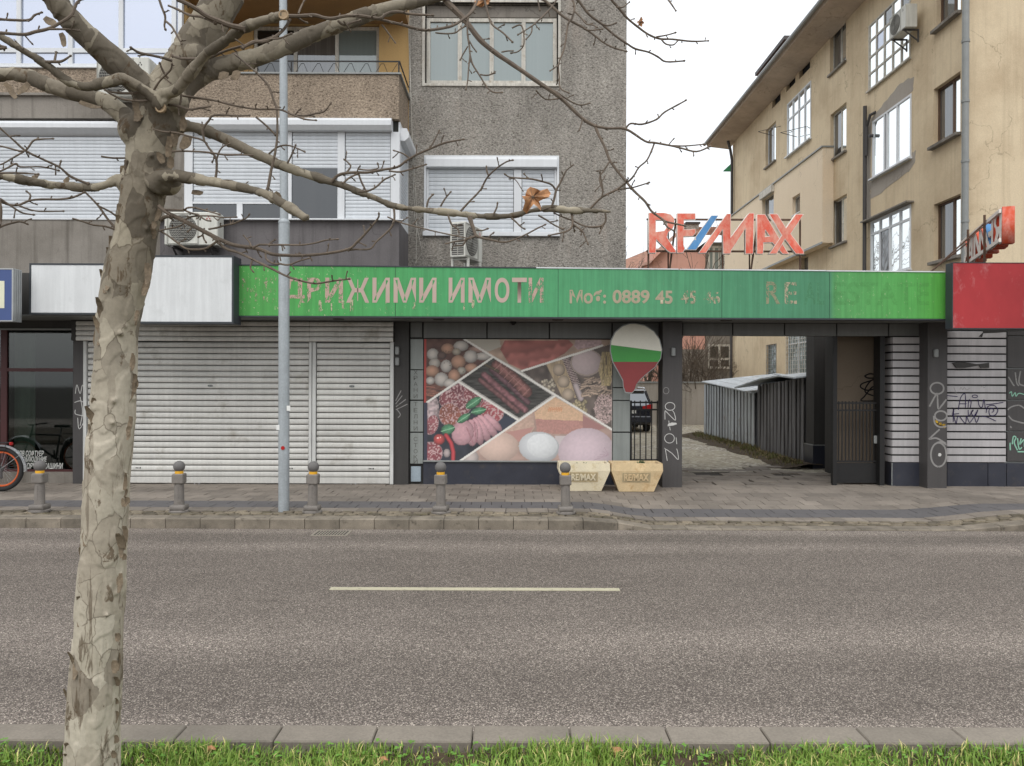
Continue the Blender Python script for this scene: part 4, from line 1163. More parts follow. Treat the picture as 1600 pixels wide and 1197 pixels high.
# passage pillar further in
dp = 16.6
px0, px1 = PX(1272, 600, dp), PX(1291, 600, dp)
obj('pillar', MB().box(px0, px1, dp, dp + .45, .6, 3.4), MAT['dark2'], shop, label='pillar inside the passage, dark and tiled at the foot')
obj('plinth_tile', MB().box(px0 - .03, px1 + .03, dp - .03, dp + .48, .08, .6, .004), MAT['tilebase'], shop)
obj('plinth_trim', MB().box(px0 - .035, px1 + .035, dp - .035, dp + .485, .602, .62), MAT['trim'], shop)
obj('lintel_beam', MB().box(SX(1290), SX(1383), 14.4, 15.6 - .005, zlin + .35, 3.4), MAT['dark2'], shop)
# ------------------------------------------------------------------ yellow building on the right
XW, YN, YF = 10.88, 18.5, 38.0
yb = thing('apartment_building', 'yellow-ochre plastered apartment house seen along its side wall, right of the alley', 'building', (16, 28, 0))
TY = Matrix(((0, 1, 0, XW), (-1, 0, 0, 0), (0, 0, 1, 0), (0, 0, 0, 1)))    # local x = -Y, local y = into the wall
def yd(px, X=XW): return X * F / (px - 800 + 0.0)
def yr(px0, pyt, px1, pyb, X=XW):
    """opening on the side wall: left px, top y at left, right px, bottom y at left"""
    d0, d1 = yd(px0, X), yd(px1, X)
    z1 = PZ(px0, pyt, d0); z0 = PZ(px0, pyb, d0)
    return -d0, -d1, z0, z1
wins = {
 'C1': yr(1295, 50, 1320, 118), 'C2': yr(1296, 180, 1321, 252), 'C3': yr(1298, 316, 1322, 386),
 'B': yr(1229, 163, 1266, 246), 'A1': yr(1195, 204, 1211, 263),
 'D1': yr(1356, 41, 1421, 143), 'D2': yr(1362, 190, 1423, 280), 'D3': yr(1360, 347, 1423, 438),
 'E1': yr(1461, -8, 1499, 48), 'E2': yr(1457, 140, 1499, 230), 'E3': yr(1458, 320, 1500, 410),
 'V1': yr(1205, 141, 1218, 170), 'V2': yr(1227, 118, 1241, 144), 'V3': yr(1247, 95, 1264, 124),
 'G1': yr(1198, 539, 1213, 594), 'G2': yr(1229, 516, 1262, 590), 'H1': yr(1251, 404, 1262, 452),
 'V4': yr(1355, -48, 1378, -6),
}
w = MB(TY); wall(w, -YF, -YN, -.1, 13.95, 0, list(wins.values()), .16)
w2 = MB(); w2.quad((XW, YN, -.1), (26, YN, -.1), (26, YN, 13.95), (XW, YN, 13.95)); w2.quad((26, YN, -.1), (26, YF, -.1), (26, YF, 13.95), (26, YN, 13.95)); w2.quad((XW, YF, -.1), (XW, YF, 13.95), (26, YF, 13.95), (26, YF, -.1))
w.T = None; w.v += w2.v; b0 = len(w.v) - len(w2.v); w.f += [[b0 + i for i in f] for f in w2.f]; w.mi += w2.mi
obj('wall', w, MAT['yellow'], yb)
for k, inset in (('C1', .1), ('C2', .1), ('C3', .1), ('A1', .1)):
    a, b, c, d = wins[k]; win(yb, TY, a, b, c, d, .11, (.5,), (), 'oldwood' if k != 'A1' else 'pvc', 'glass_dim', .05, .05, sill=(.2, .07, 'concrete'), gcol={(1, 0): 'glass_sky'})
for k in ('E1', 'E2', 'E3'):
    a, b, c, d = wins[k]; win(yb, TY, a, b, c, d, .12, (.58,), (), 'brownwood', 'glass_dim', .06, .06, sill=(.26, .08, 'concrete'), gcol={(1, 0): 'glass_sky'})
a, b, c, d = wins['B']; win(yb, TY, a, b, c, d, -.02, (.25, .5, .75), (.68,), 'pvc', 'glass_sky', .06, .07, sill=(.1, .05))
a, b, c, d = wins['D1']; win(yb, TY, a, b, c, d, -.02, (.2, .4, .6, .8), (.25, .5, .75), 'oldwood', 'glass_sky', .05, .06, sill=(.06, .05), gcol={(2, 3): 'glass_dim', (4, 3): 'glass_dim', (1, 2): 'glass_up', (3, 2): 'glass_up'})
a, b, c, d = wins['D2']; win(yb, TY, a, b, c, d, -.02, (.33, .4, .66), (), 'pvc', 'glass_sky', .06, .07, sill=(.1, .05), gcol={(1, 0): 'glass_dim'})
a, b, c, d = wins['D3']; win(yb, TY, a, b, c, d, -.02, (.25, .5, .75), (.78,), 'pvc', 'glass_sky', .06, .07, sill=(.1, .05), gcol={(1, 0): 'glass_dim'})
obj('window_hood', MB(TY).box(a - .25, b + .15, -.22, -.003, d + .02, d + .06), MAT['concrete'], yb)
for k in ('V1', 'V2', 'V3', 'V4', 'H1'):
    a, b, c, d = wins[k]; o_ = obj('vent_opening' if k != 'H1' else 'window', MB(TY).box(a - .02, b + .02, .13, .16, c - .02, d + .02), MAT['black'] if k != 'H1' else MAT['glass_dim'], yb)
for k in ('G1', 'G2'):
    a, b, c, d = wins[k]; wn_ = win(yb, TY, a, b, c, d, .06, (.5,) if k == 'G2' else (), (.7,) if k == 'G2' else (), 'pvc' if k == 'G2' else 'brownwood', 'glass_grey', .05, .05)
    gm = MB(TY); nx = 9 if k == 'G2' else 4
    for i in range(nx + 1):
        t = a + (b - a) * i / nx; gm.box(t - .008, t + .008, -.03, -.014, c, d)
    for i in range(int((d - c) / .16) + 1): gm.box(a, b, -.028, -.016, c + i * .16, c + i * .16 + .014)
    obj('security_grille', gm, MAT['oldwood'] if k == 'G2' else MAT['trim'], wn_)
# insulated smooth panel standing proud of the wall
XB = 10.5
zt_, zb_ = CAMZ + 370 / F * yd(1284, XB), CAMZ + 221 / F * yd(1284, XB)
TB = Matrix(((0, 1, 0, XB), (-1, 0, 0, 0), (0, 0, 1, 0), (0, 0, 0, 1)))
bw1, bw2 = yr(1190, 312, 1208, 352, XB), yr(1237, 309, 1249, 337, XB)
w = MB(TB); wall(w, -YF - .01, -yd(1284, XB), zb_, zt_, 0, [bw1, bw2], .2)
yq = yd(1284, XB)
w.T = None
w.quad((XB, yq, zb_), (XW - .003, yq, zb_), (XW - .003, yq, zt_), (XB, yq, zt_)); w.quad((XB, yq, zt_), (XW - .003, yq, zt_), (XW - .003, YF, zt_), (XB, YF, zt_)); w.quad((XB, yq, zb_), (XB, YF, zb_), (XW - .003, YF, zb_), (XW - .003, yq, zb_))
w.quad((XB, YF + .01, zb_), (XW - .003, YF + .01, zb_), (XW - .003, YF + .01, zt_), (XB, YF + .01, zt_))
obj('insulated_panel', w, MAT['cream'], yb, label='smooth cream insulated wall panel standing proud')
cp = MB(); cp.box(XB - .05, XW - .003, yq - .04, YF + .03, zt_ + .003, zt_ + .05); cp.box(XB - .03, XB - .003, yq - .03, YF + .03, zb_ - .04, zb_ + .03)
obj('panel_trim', cp, MAT['trim'], yb)
for bw in (bw1, bw2):
    a, b, c, d = bw; win(yb, TB, a, b, c, d, .12, (), (), 'oldwood', 'glass_dim', .05, .05, sill=(.14, .04, 'pvc'))
a, b, c, d = bw1; obj('shutter_box', MB(TB).box(a - .05, b + .05, -.12, .02, d - .02, d + .25), MAT['oldwood'], yb)
# patches of grey mortar round the replaced window
a, b, c, d = wins['D2']
def blob(pts, n=5):
    out = []
    for i in range(len(pts)):
        p, q = pts[i], pts[(i + 1) % len(pts)]
        for k in range(n):
            t = k / n; out.append((p[0] + (q[0] - p[0]) * t + random.uniform(-.035, .035), p[1] + (q[1] - p[1]) * t + random.uniform(-.035, .035)))
    return out
m = MB(TY); m.poly_y(blob([(a - .1, d + .02), (b + .05, d + .02), (b + .1, d + .42), (b - .6, d + .5), (a + .7, d + .3), (a - .1, d + .12)]), -.006, .0)
m.poly_y(blob([(a - .1, c - .6), (a + .8, c - .52), (b - .2, c - .38), (b + .2, c - .2), (b + .22, c + .12), (b + .02, c + .1), (b + .02, c - .08), (a - .1, c - .08)]), -.006, 0)
m.poly_y(blob([(a - .42, c - 1.2), (a - .12, c - 1.2), (a - .1, d + .1), (a - .42, d - .1)]), -.005, 0)
obj('mortar_patch', m, MAT['patch'], yb)
# eaves and roof
XE = 9.8
ro = MB()
ro.poly_y([(XE, 14.05), (XE + .05, 13.93), (XW + .05, 13.80), (XW + .05, 14.0), (XE + .1, 14.14)], YN - .9, YF + .9)
obj('soffit', ro, m_plaster("eaves_render", C(192, 176, 160), C(150, 136, 122), .6, .2), yb)
rf = MB(); rf.poly_y([(XE - .08, 14.15), (XE + .02, 14.12), (18, 17.6), (27.5, 14.12), (27.6, 14.2), (18, 17.75)], YN - 1.0, YF + 1.0)
rf.poly_y([(XE + .5, 14.2), (18, 17.5), (27, 14.2)], YN - .5, YF + .5)
obj('roof', rf, MAT['rooftile'], yb)
gt = MB(); gt.tube([(XE - .07, YN - 1, 14.06), (XE - .07, YF + 1, 14.06)], .075, 8); obj('gutter', gt, MAT['trim'], yb)
obj('dormer', MB().box(XE + .95, 16, 30.2, 33.2, 14.2, 15.35), MAT['dark2'], yb)
obj('dormer_roof', MB().box(XE + .75, 16.2, 29.9, 33.5, 15.355, 15.5), MAT['dark'], yb)
# drain pipes
XP = XW - .1
dpm = MB(); yp = XP * F / (1507 - 800); dpm.tube([(XP + .0, yp, .1), (XP, yp, 14.0)], .078, 12)
for z in [1.5 + 1.43 * i for i in range(9)]: dpm.tube([(XP, yp, z), (XP, yp, z + .06)], .092, 12)
obj('drainpipe', dpm, MAT['trim'], yb, label='thick grey drainpipe at the street corner')
d2 = XP * F / (1350 - 800); m = MB(); m.tube([(XP, d2, .5), (XP, d2, PZ(1350, 166, d2))], .06, 8); obj('drainpipe', m, MAT['dark'], yb, label='thin dark vent pipe half way along')
m = MB(); m.tube([(XP, d2 - .1, PZ(1356, 245, d2)), (XP, d2 - .12, PZ(1356, 200, d2)), (XP, d2 - .35, PZ(1358, 186, d2)), (XP + .1, d2 - .5, PZ(1358, 184, d2))], .045, 8); obj('vent_pipe', m, MAT['dark'], yb)
m = MB(); m.tube([(XP - .25, 37.7, 14.0), (XP - .1, 37.7, 13.4), (XP - .02, 37.7, 12.9), (XP - .02, 37.7, 2)], .07, 8); obj('drainpipe', m, MAT['dark'], yb, label='far dark drainpipe at the back corner')
m = MB(); m.tube([(XW - .02, d2 * .985, PZ(1346, 218, d2)), (XW - .14, d2 * .985, PZ(1346, 218, d2))], .05, 10); obj('wall_vent', m, MAT['dark'], yb)
fl = P(1258, 398, XW * F / 458); m = MB(); m.tube([(XW, fl.y, fl.z), (XW - .35, fl.y - .1, fl.z + .02)], [.05, .09], 10); obj('flue', m, MAT['metalgrey'], yb)
# drying racks outside windows
for (pa, pb, za) in ((1195, 1222, 212), (1232, 1262, 214)):
    m = MB()
    q = P(pa, za, XW * F / (pa - 800 + 12)); m.tube([(XW, q.y, q.z), (XW - .7, q.y - .2, q.z + .1)], .012, 5); m.tube([(XW, q.y - .9, q.z + .1), (XW - .7, q.y - .2, q.z + .1)], .012, 5)
    obj('drying_bracket', m, MAT['dark'], yb)
# small green board fixed to the far corner
c = P(1136, 262, 38.6)
tag(obj('awning', MB().add([(c.x - .2, 38.6, c.z - .2), (c.x + .55, 38.6, c.z - .2), (c.x + .55, 38.6, c.z + .5), (c.x - .2, 38.5, c.z - .17), (c.x + .55, 38.5, c.z - .17), (c.x + .55, 38.5, c.z + .53)], [(0, 1, 2), (3, 5, 4), (0, 3, 4, 1), (1, 4, 5, 2), (2, 5, 3, 0)]), M("green_awning", C(84, 176, 130), .7)), 'little green awning edge poking out at the far corner of the yellow house', 'awning')

# ------------------------------------------------------------------ signs
YC = 12.6
g0x, g1x = PX(367, 453, YC), PX(1478, 460, YC)
def zC(py, px): return PZ(px, py, YC)
gs = thing('shop_sign', 'long faded green sign board with peeling Cyrillic letters and a phone number', 'sign', ((g0x + g1x) / 2, YC, zC(496, 900)))
gb = MB(); z0 = zC(496, 900)
gb.add([(g0x, YC + .01, zC(493, 367)), (g1x, YC + .01, zC(498, 1478)), (g1x, YC + .15, zC(498, 1478)), (g0x, YC + .15, zC(493, 367)),
        (g0x, YC + .01, zC(414, 367)), (g1x, YC + .01, zC(425.5, 1478)), (g1x, YC + .15, zC(425.5, 1478)), (g0x, YC + .15, zC(414, 367))],
       [(0, 3, 2, 1), (4, 5, 6, 7), (1, 2, 6, 5), (2, 3, 7, 6), (3, 0, 4, 7), (0, 1, 5, 4)])
obj('sign_box', gb, MAT['signframe'], gs)
seams = [367, 618, 872, 1128, 1296, 1478]
def topy(px): return 414.8 + (px - 367) * (425.8 - 414.8) / 1111
def boty(px): return 493 + (px - 367) * 5.0 / 1111
for a_, b_ in zip(seams[:-1], seams[1:]):
    xa, xb = PX(a_ + .35, 455, YC), PX(b_ - .35, 455, YC)
    m = MB(); vs = [(xa, YC, zC(boty(a_), a_)), (xb, YC, zC(boty(b_), b_)), (xb, YC, zC(topy(b_), b_)), (xa, YC, zC(topy(a_), a_))]
    vs += [(v[0], YC + .008, v[2]) for v in vs]
    m.add(vs, [(0, 1, 2, 3), (7, 6, 5, 4), (0, 4, 5, 1), (1, 5, 6, 2), (2, 6, 7, 3), (3, 7, 4, 0)])
    obj('sign_sheet', m, MAT['green'], gs)
ft = MB(); ft.add([(g0x - .02, YC - .02, zC(495.5, 367)), (g1x + .02, YC - .02, zC(500.5, 1478)), (g1x + .02, YC + .16, zC(500.5, 1478)), (g0x - .02, YC + .16, zC(495.5, 367)),
        (g0x - .02, YC - .02, zC(493.6, 367)), (g1x + .02, YC - .02, zC(498.6, 1478)), (g1x + .02, YC + .16, zC(498.6, 1478)), (g0x - .02, YC + .16, zC(493.6, 367))],
       [(0, 3, 2, 1), (4, 5, 6, 7), (1, 2, 6, 5), (2, 3, 7, 6), (3, 0, 4, 7), (0, 1, 5, 4)])
obj('bottom_frame', ft, MAT['signframe'], gs)
for a_, b_, mt in ((367, 640, 'signframe'), (642, 838, 'signframe'), (838, 1060, 'pvc'), (1062, 1290, 'pvc'), (1291, 1476, 'pvc')):
    m = MB(); xa, xb = PX(a_, 420, YC), PX(b_, 420, YC); dz = random.uniform(-.004, .004)
    vs = [(xa, YC - .012, zC(topy(a_) - .1, a_) + dz), (xb, YC - .012, zC(topy(b_) - .1, b_)), (xb, YC + .17, zC(topy(b_) - .1, b_)), (xa, YC + .17, zC(topy(a_) - .1, a_) + dz)]
    vs += [(v[0], v[1], v[2] + .018) for v in vs]
    m.add(vs, [(0, 3, 2, 1), (4, 5, 6, 7), (0, 1, 5, 4), (1, 2, 6, 5), (2, 3, 7, 6), (3, 0, 4, 7)])
    obj('top_flashing', m, MAT[mt], gs)
def sgn(ch, a, t, b, bt, mt, bold=.02, shear=0):
    obj('letter', text_mesh(ch, R(a, t, b, bt, YC), YC - .003, MAT[mt], 'letter', bold=bold, shear=shear), MAT[mt], gs)
for ch, a, b, mt in (('Н', 378, 405, 'signgone'), ('Е', 411, 432, 'signgone'), ('Д', 440, 476, 'signpink2'), ('В', 480, 503, 'signpink2'), ('И', 508, 536, 'signpink2'),
                     ('Ж', 541, 577, 'signpink'), ('И', 582, 609, 'signpink'), ('М', 615, 650, 'signpink'), ('И', 655, 682, 'signpink'),
                     ('И', 701, 726, 'signpink'), ('М', 732, 767, 'signpink'), ('О', 773, 796, 'signpink'), ('Т', 800, 823, 'signpink'), ('И', 826, 849, 'signpink2')):
    sgn(ch, a, 434, b, 473, mt, .028)
sgn('Моб:', 890, 453, 947, 474.5, 'signpink4', .03)
sgn('0889', 957, 453, 1015, 474.5, 'signpink4', .03); sgn('45', 1024, 454, 1051, 475, 'signpink4', .03)
sgn('45', 1064, 454, 1088, 475, 'signpink3', .03); sgn('46', 1099, 454, 1125, 475, 'signpink3', .03)
sgn('R', 1197, 440, 1219, 475, 'ghost2', .01); sgn('E', 1226, 441, 1245, 475, 'signpink3', .01)
sgn('AL', 1256, 441, 1288, 476, 'ghost', .02); sgn('ESTATE', 1302, 441, 1452, 477, 'ghost', .02)
# drips of old glue under some letters
glue = flaky("old_glue", C(196, 190, 160), .5, 24, 7, vstr=.35)
for px in (466, 498, 517, 534, 547, 602, 645, 724, 737):
    m = MB(); wd = random.uniform(2, 5); m.box(PX(px, 480, YC), PX(px + wd, 480, YC), YC - .004, YC - .0025, zC(random.uniform(481, 487), px), zC(random.uniform(468, 474), px))
    obj('glue_mark', m, glue, gs)

def boxsign(name, label, px0, t, px1, b, d, dep, face, frame='signframe', fw=.03):
    x0, x1, z0, z1 = R(px0, t, px1, b, d)
    r = thing(name, label, 'sign', ((x0 + x1) / 2, d, z0))
    obj('sign_box', MB().box(x0, x1, d + .012, d + dep, z0, z1, .004), MAT[frame], r)
    obj('sign_face', MB().box(x0 + fw, x1 - fw, d, d + .01, z0 + fw, z1 - fw), MAT[face], r)
    fm = MB(); fm.box(x0, x1, d - .006, d + .011, z0, z0 + fw - .002); fm.box(x0, x1, d - .006, d + .011, z1 - fw + .002, z1)
    fm.box(x0, x0 + fw - .002, d - .006, d + .011, z0 + fw, z1 - fw); fm.box(x1 - fw + .002, x1, d - .006, d + .011, z0 + fw, z1 - fw)
    obj('sign_frame', fm, MAT[frame], r)
    return r, (x0, x1, z0, z1)
boxsign('shop_sign', 'blank white box sign left of the tree trunk, beside the blue sign', 46, 411.5, 205, 491.5, 12.55, .3, 'signwhite')
r_, q_ = boxsign('shop_sign', 'blank white box sign right of the tree trunk, set forward of the green sign', 208, 399, 365, 505.5, 12.35, .35, 'signwhite')
# red sign
rs_, q = boxsign('shop_sign', 'scuffed red box sign at the right edge, beside the green sign', 1488, 410.5, 1760, 514, 12.3, .2, 'redsign', 'signframe', .012)
# blue sign at the left edge
r_, q = boxsign('shop_sign', 'blue box sign with a pale panel at the far left edge', -170, 419, 20.5, 502, 12.2, .22, 'blue', 'alu', .02)
obj('print', MB().box(PX(-120, 460, 12.2), PX(7, 460, 12.2), 12.196, 12.199, PZ(0, 481.5, 12.2), PZ(0, 439, 12.2)), MAT['yellowish'], r_)
for k in range(4): obj('edge_rib', MB().box(q[1] + .0005, q[1] + .008, 12.24 + k * .045, 12.26 + k * .045, q[2], q[3]), MAT['alu'], r_)

# roof letters: outlines from crop px; origin 1000,320 scale 5.926
def L(pts): return [(PX(1000 + x / 5.926, 320 + y / 5.926, 13.0), PZ(1000 + x / 5.926, 320 + y / 5.926, 13.0)) for x, y in pts]
LET = [
 ('letterred', [[(80, 73), (225, 73), (285, 88), (318, 125), (320, 185), (300, 228), (262, 255), (250, 300), (335, 430), (330, 445), (285, 445), (258, 430), (152, 325), (147, 448), (80, 448)], [(148, 143), (232, 143), (250, 165), (250, 205), (225, 240), (148, 250)]]),
 ('letterred', [[(342, 78), (515, 78), (515, 138), (408, 140), (408, 230), (512, 222), (515, 262), (490, 292), (405, 296), (405, 380), (415, 405), (400, 445), (342, 448)]]),
 ('letterblue', [[(660, 98), (728, 98), (520, 418), (428, 418), (500, 318), (515, 322), (512, 300)]]),
 ('letterred', [[(805, 82), (842, 82), (840, 300), (995, 92), (1012, 76), (1057, 76), (1048, 455), (975, 455), (975, 225), (848, 420), (838, 455), (768, 455), (765, 230), (610, 448), (540, 448), (615, 345)]]),
 ('letterred', [[(1082, 88), (1160, 88), (1285, 300), (1355, 420), (1385, 458), (1320, 456), (1225, 350), (1145, 352), (1145, 400), (1140, 456), (1080, 456)], [(1160, 235), (1200, 290), (1160, 295)]]),
 ('letterred', [[(1192, 85), (1270, 85), (1350, 215), (1440, 88), (1515, 88), (1395, 270), (1515, 430), (1515, 458), (1440, 456), (1340, 320), (1265, 455), (1190, 458), (1310, 285)]]),
]
def roof_letters(label, T, names=True):
    r = thing('roof_sign', label, 'sign', (0, 0, 0))
    return r
rsn = thing('roof_sign', 'faded red and blue metal letters standing on a frame above the green sign', 'sign', (PX(1133, 420, 13.0), 13.0, 3.8))
cx_, cz_ = PX(1133, 364, 13.0), PZ(1133, 364, 13.0)
letmesh = []
for mi, (mt, loops) in enumerate(LET):
    yoff = .0 if mi != 5 else -.012
    lps = [L(l) for l in loops]
    face = outline_mesh('letter', lps, .07, MAT['letterwhite'])
    # slightly smaller coloured face standing 3 mm proud
    def shrink(lp, k):
        out = []
        n = len(lp)
        area = sum(lp[i][0] * lp[(i + 1) % n][1] - lp[(i + 1) % n][0] * lp[i][1] for i in range(n))
        s = 1 if area > 0 else -1
        for i in range(n):
            p0, p1, p2 = lp[i - 1], lp[i], lp[(i + 1) % n]
            e1 = Vector((p1[0] - p0[0], p1[1] - p0[1])).normalized(); e2 = Vector((p2[0] - p1[0], p2[1] - p1[1])).normalized()
            n1 = Vector((-e1.y, e1.x)) * s; n2 = Vector((-e2.y, e2.x)) * s
            nn = (n1 + n2); nn = nn / max(.5, nn.length_squared) * 2 if nn.length > .3 else n1
            out.append((p1[0] + nn.x * k * .5 * 1, p1[1] + nn.y * k * .5))
        return out
    inner = [shrink(lps[0], .016)] + [shrink(l, -.016) for l in lps[1:]]
    fm = outline_mesh('letter_face', inner, .004, MAT[mt])
    o = obj('letter', face, MAT['letterwhite'], rsn)
    o.location.y = 13.0 + yoff
    o2 = obj('letter_face', fm, MAT[mt], o); o2.location.y = -.0045
    letmesh.append((face, fm, yoff))
fr = MB(); xa, xb = PX(1012, 370, 13.0), PX(1250, 370, 13.0)
for py in (341, 391): fr.box(xa, xb, 13.1, 13.13, PZ(1133, py, 13.0) - .015, PZ(1133, py, 13.0) + .015)
for pt, pb in ((1013, 1013), (1056, 1044), (1129, 1129), (1184, 1171), (1250, 1250)):
    m0, m1 = P(pt, 345, 13.15), P(pb, 425, 13.15); m1.z = 3.7; fr.tube([m0, m1], .018, 5)
for px in (1044, 1171, 1250):
    a_, b_ = P(px, 343, 13.15), P(px, 425, 14.2); b_.z = 3.75; fr.tube([a_, b_], .014, 5)
obj('sign_frame', fr, MAT['rust'], rsn)
# second set of letters seen obliquely from behind above the red sign
A_, B_ = Vector((8.34, 12.75, 0)), Vector((9.42, 15.7, 0))
dirx = (A_ - B_).normalized()     # text runs from far to near? it reads from the other side
Lw = (A_ - B_).length; zt2, zb2 = 4.9, 4.27
x0_, x1_ = L([(80, 0)])[0][0], L([(1515, 0)])[0][0]
zz0, zz1 = L([(0, 458)])[0][1], L([(0, 73)])[0][1]
sx, sz = Lw / (x1_ - x0_), (zt2 - zb2) / (zz1 - zz0)
# mapping: letter x -> from near (A, start of word) to far (B); thickness outwards
ex = (B_ - A_).normalized(); ez = Vector((0, 0, 1)); ey = ez.cross(ex)   # right-handed
T2 = Matrix.Translation(Vector((A_.x, A_.y, zb2))) @ Matrix(((ex.x, ey.x, 0, 0), (ex.y, ey.y, 0, 0), (0, 0, 1, 0), (0, 0, 0, 1))) @ Matrix.Diagonal((sx, 1, sz, 1)) @ Matrix.Translation(Vector((-x0_, 0, -zz0)))
rs2 = thing('roof_sign', 'row of red and blue letters seen from behind, standing above the red sign', 'sign', (8.9, 14.2, 3.9))
ret = m_red("orange_letter_return", C(206, 84, 54), C(226, 196, 184), .62, .6, 4)
for i, (face, fm, yo) in enumerate(letmesh):
    mt = LET[i][0]
    # deep returns
    me = face.copy(); co = np.zeros(len(me.vertices) * 3, np.float32); me.vertices.foreach_get('co', co); co = co.reshape(-1, 3)
    co[:, 1] = co[:, 1] * 2.6
    out = np.array([tuple(T2 @ Vector(v)) for v in co.tolist()], np.float32); me.vertices.foreach_set('co', out.ravel()); me.materials.clear(); me.materials.append(ret if mt == 'letterred' else MAT['letterblue']); me.update()
    o = obj('letter', me, None, rs2)
    me2 = fm.copy(); co = np.zeros(len(me2.vertices) * 3, np.float32); me2.vertices.foreach_get('co', co); co = co.reshape(-1, 3)
    co[:, 1] = co[:, 1] + .19
    out = np.array([tuple(T2 @ Vector(v)) for v in co.tolist()], np.float32); me2.vertices.foreach_set('co', out.ravel()); me2.materials.clear(); me2.materials.append(MAT['letterwhite']); me2.update()
    obj('letter_back', me2, None, o)
fr = MB(T2)
W_ = x1_ - x0_
for z in (zz0 + .08, zz1 - .08): fr.box(x0_ - .02, x1_ + .05, .2, .235, z - .035, z + .035)
obj('mounting_rail', fr, MAT['letterwhite'], rs2)
fr = MB()
for t in (.28, .72):
    b = A_.lerp(B_, t) + Vector((ey.x, ey.y, 0)) * .26; obj('support_post', MB().box(b.x - .015, b.x + .015, b.y - .015, b.y + .015, 3.7, 4.95), MAT['rust'], rs2)
for t, dx, dy, zt in ((.3, 1.0, .4, 4.8), (.72, 1.1, .3, 4.7)):
    b = A_.lerp(B_, t) + ey * .26; obj('brace', MB().tube([(b.x, b.y, zt), (b.x - dx, b.y + dy, 3.75)], .015, 5), MAT['rust'], rs2)


# balloon-shaped cutout sign
db = 13.18
pts = [(993, 505), (1008, 508), (1022, 517), (1031, 530), (1035, 546), (1033, 560), (1024, 574), (1010, 585), (1000, 594), (994, 602), (991, 611), (987, 615), (977, 614), (974, 606), (973, 595), (966, 582), (957, 566), (953, 548), (954, 532), (961, 518), (972, 509), (983, 505)]
def WB(p, d=db): return (PX(p[0], p[1], d), PZ(p[0], p[1], d))
bs = thing('balloon_sign', 'balloon shaped sign in white, green and dark red stripes beside the poster', 'sign', (WB((994, 615))[0], db, WB((994, 615))[1]))
obj('sign_board', MB().poly_y([WB(p) for p in pts], db, db + .05), MAT['trim'], bs)
from bisect import bisect
def clip(poly, f, keep):
    out = []
    for i in range(len(poly)):
        a, b = poly[i], poly[(i + 1) % len(poly)]; fa, fb = f(a) * keep, f(b) * keep
        if fa >= 0: out.append(a)
        if fa * fb < 0:
            t = fa / (fa - fb); out.append((a[0] + (b[0] - a[0]) * t, a[1] + (b[1] - a[1]) * t))
    return out
inn = [((p[0] - 994) * .965 + 994, (p[1] - 555) * .97 + 555) for p in pts]
f1 = lambda p: p[1] - (539 + abs(p[0] - 990) * .0 + (max(0, p[0] - 1000)) * .30)
f2 = lambda p: p[1] - (565.5 + 0 * p[0])
wh_ = clip(inn, f1, -1); gr_ = clip(clip(inn, f1, 1), f2, -1); rd_ = clip(inn, f2, 1)
for nm, pl, mt in (('white_stripe', wh_, M("sign_white_paint", C(206, 202, 188), .5, .06, 3, .03)), ('green_stripe', gr_, M("sign_green_paint", C(60, 136, 62), .5, .08, 4, .03)), ('red_stripe', rd_, M("sign_dark_red_paint", C(126, 52, 52), .5, .08, 4, .03))):
    obj(nm, MB().poly_y([WB(p) for p in pl], db - .004, db - .0005), mt, bs)

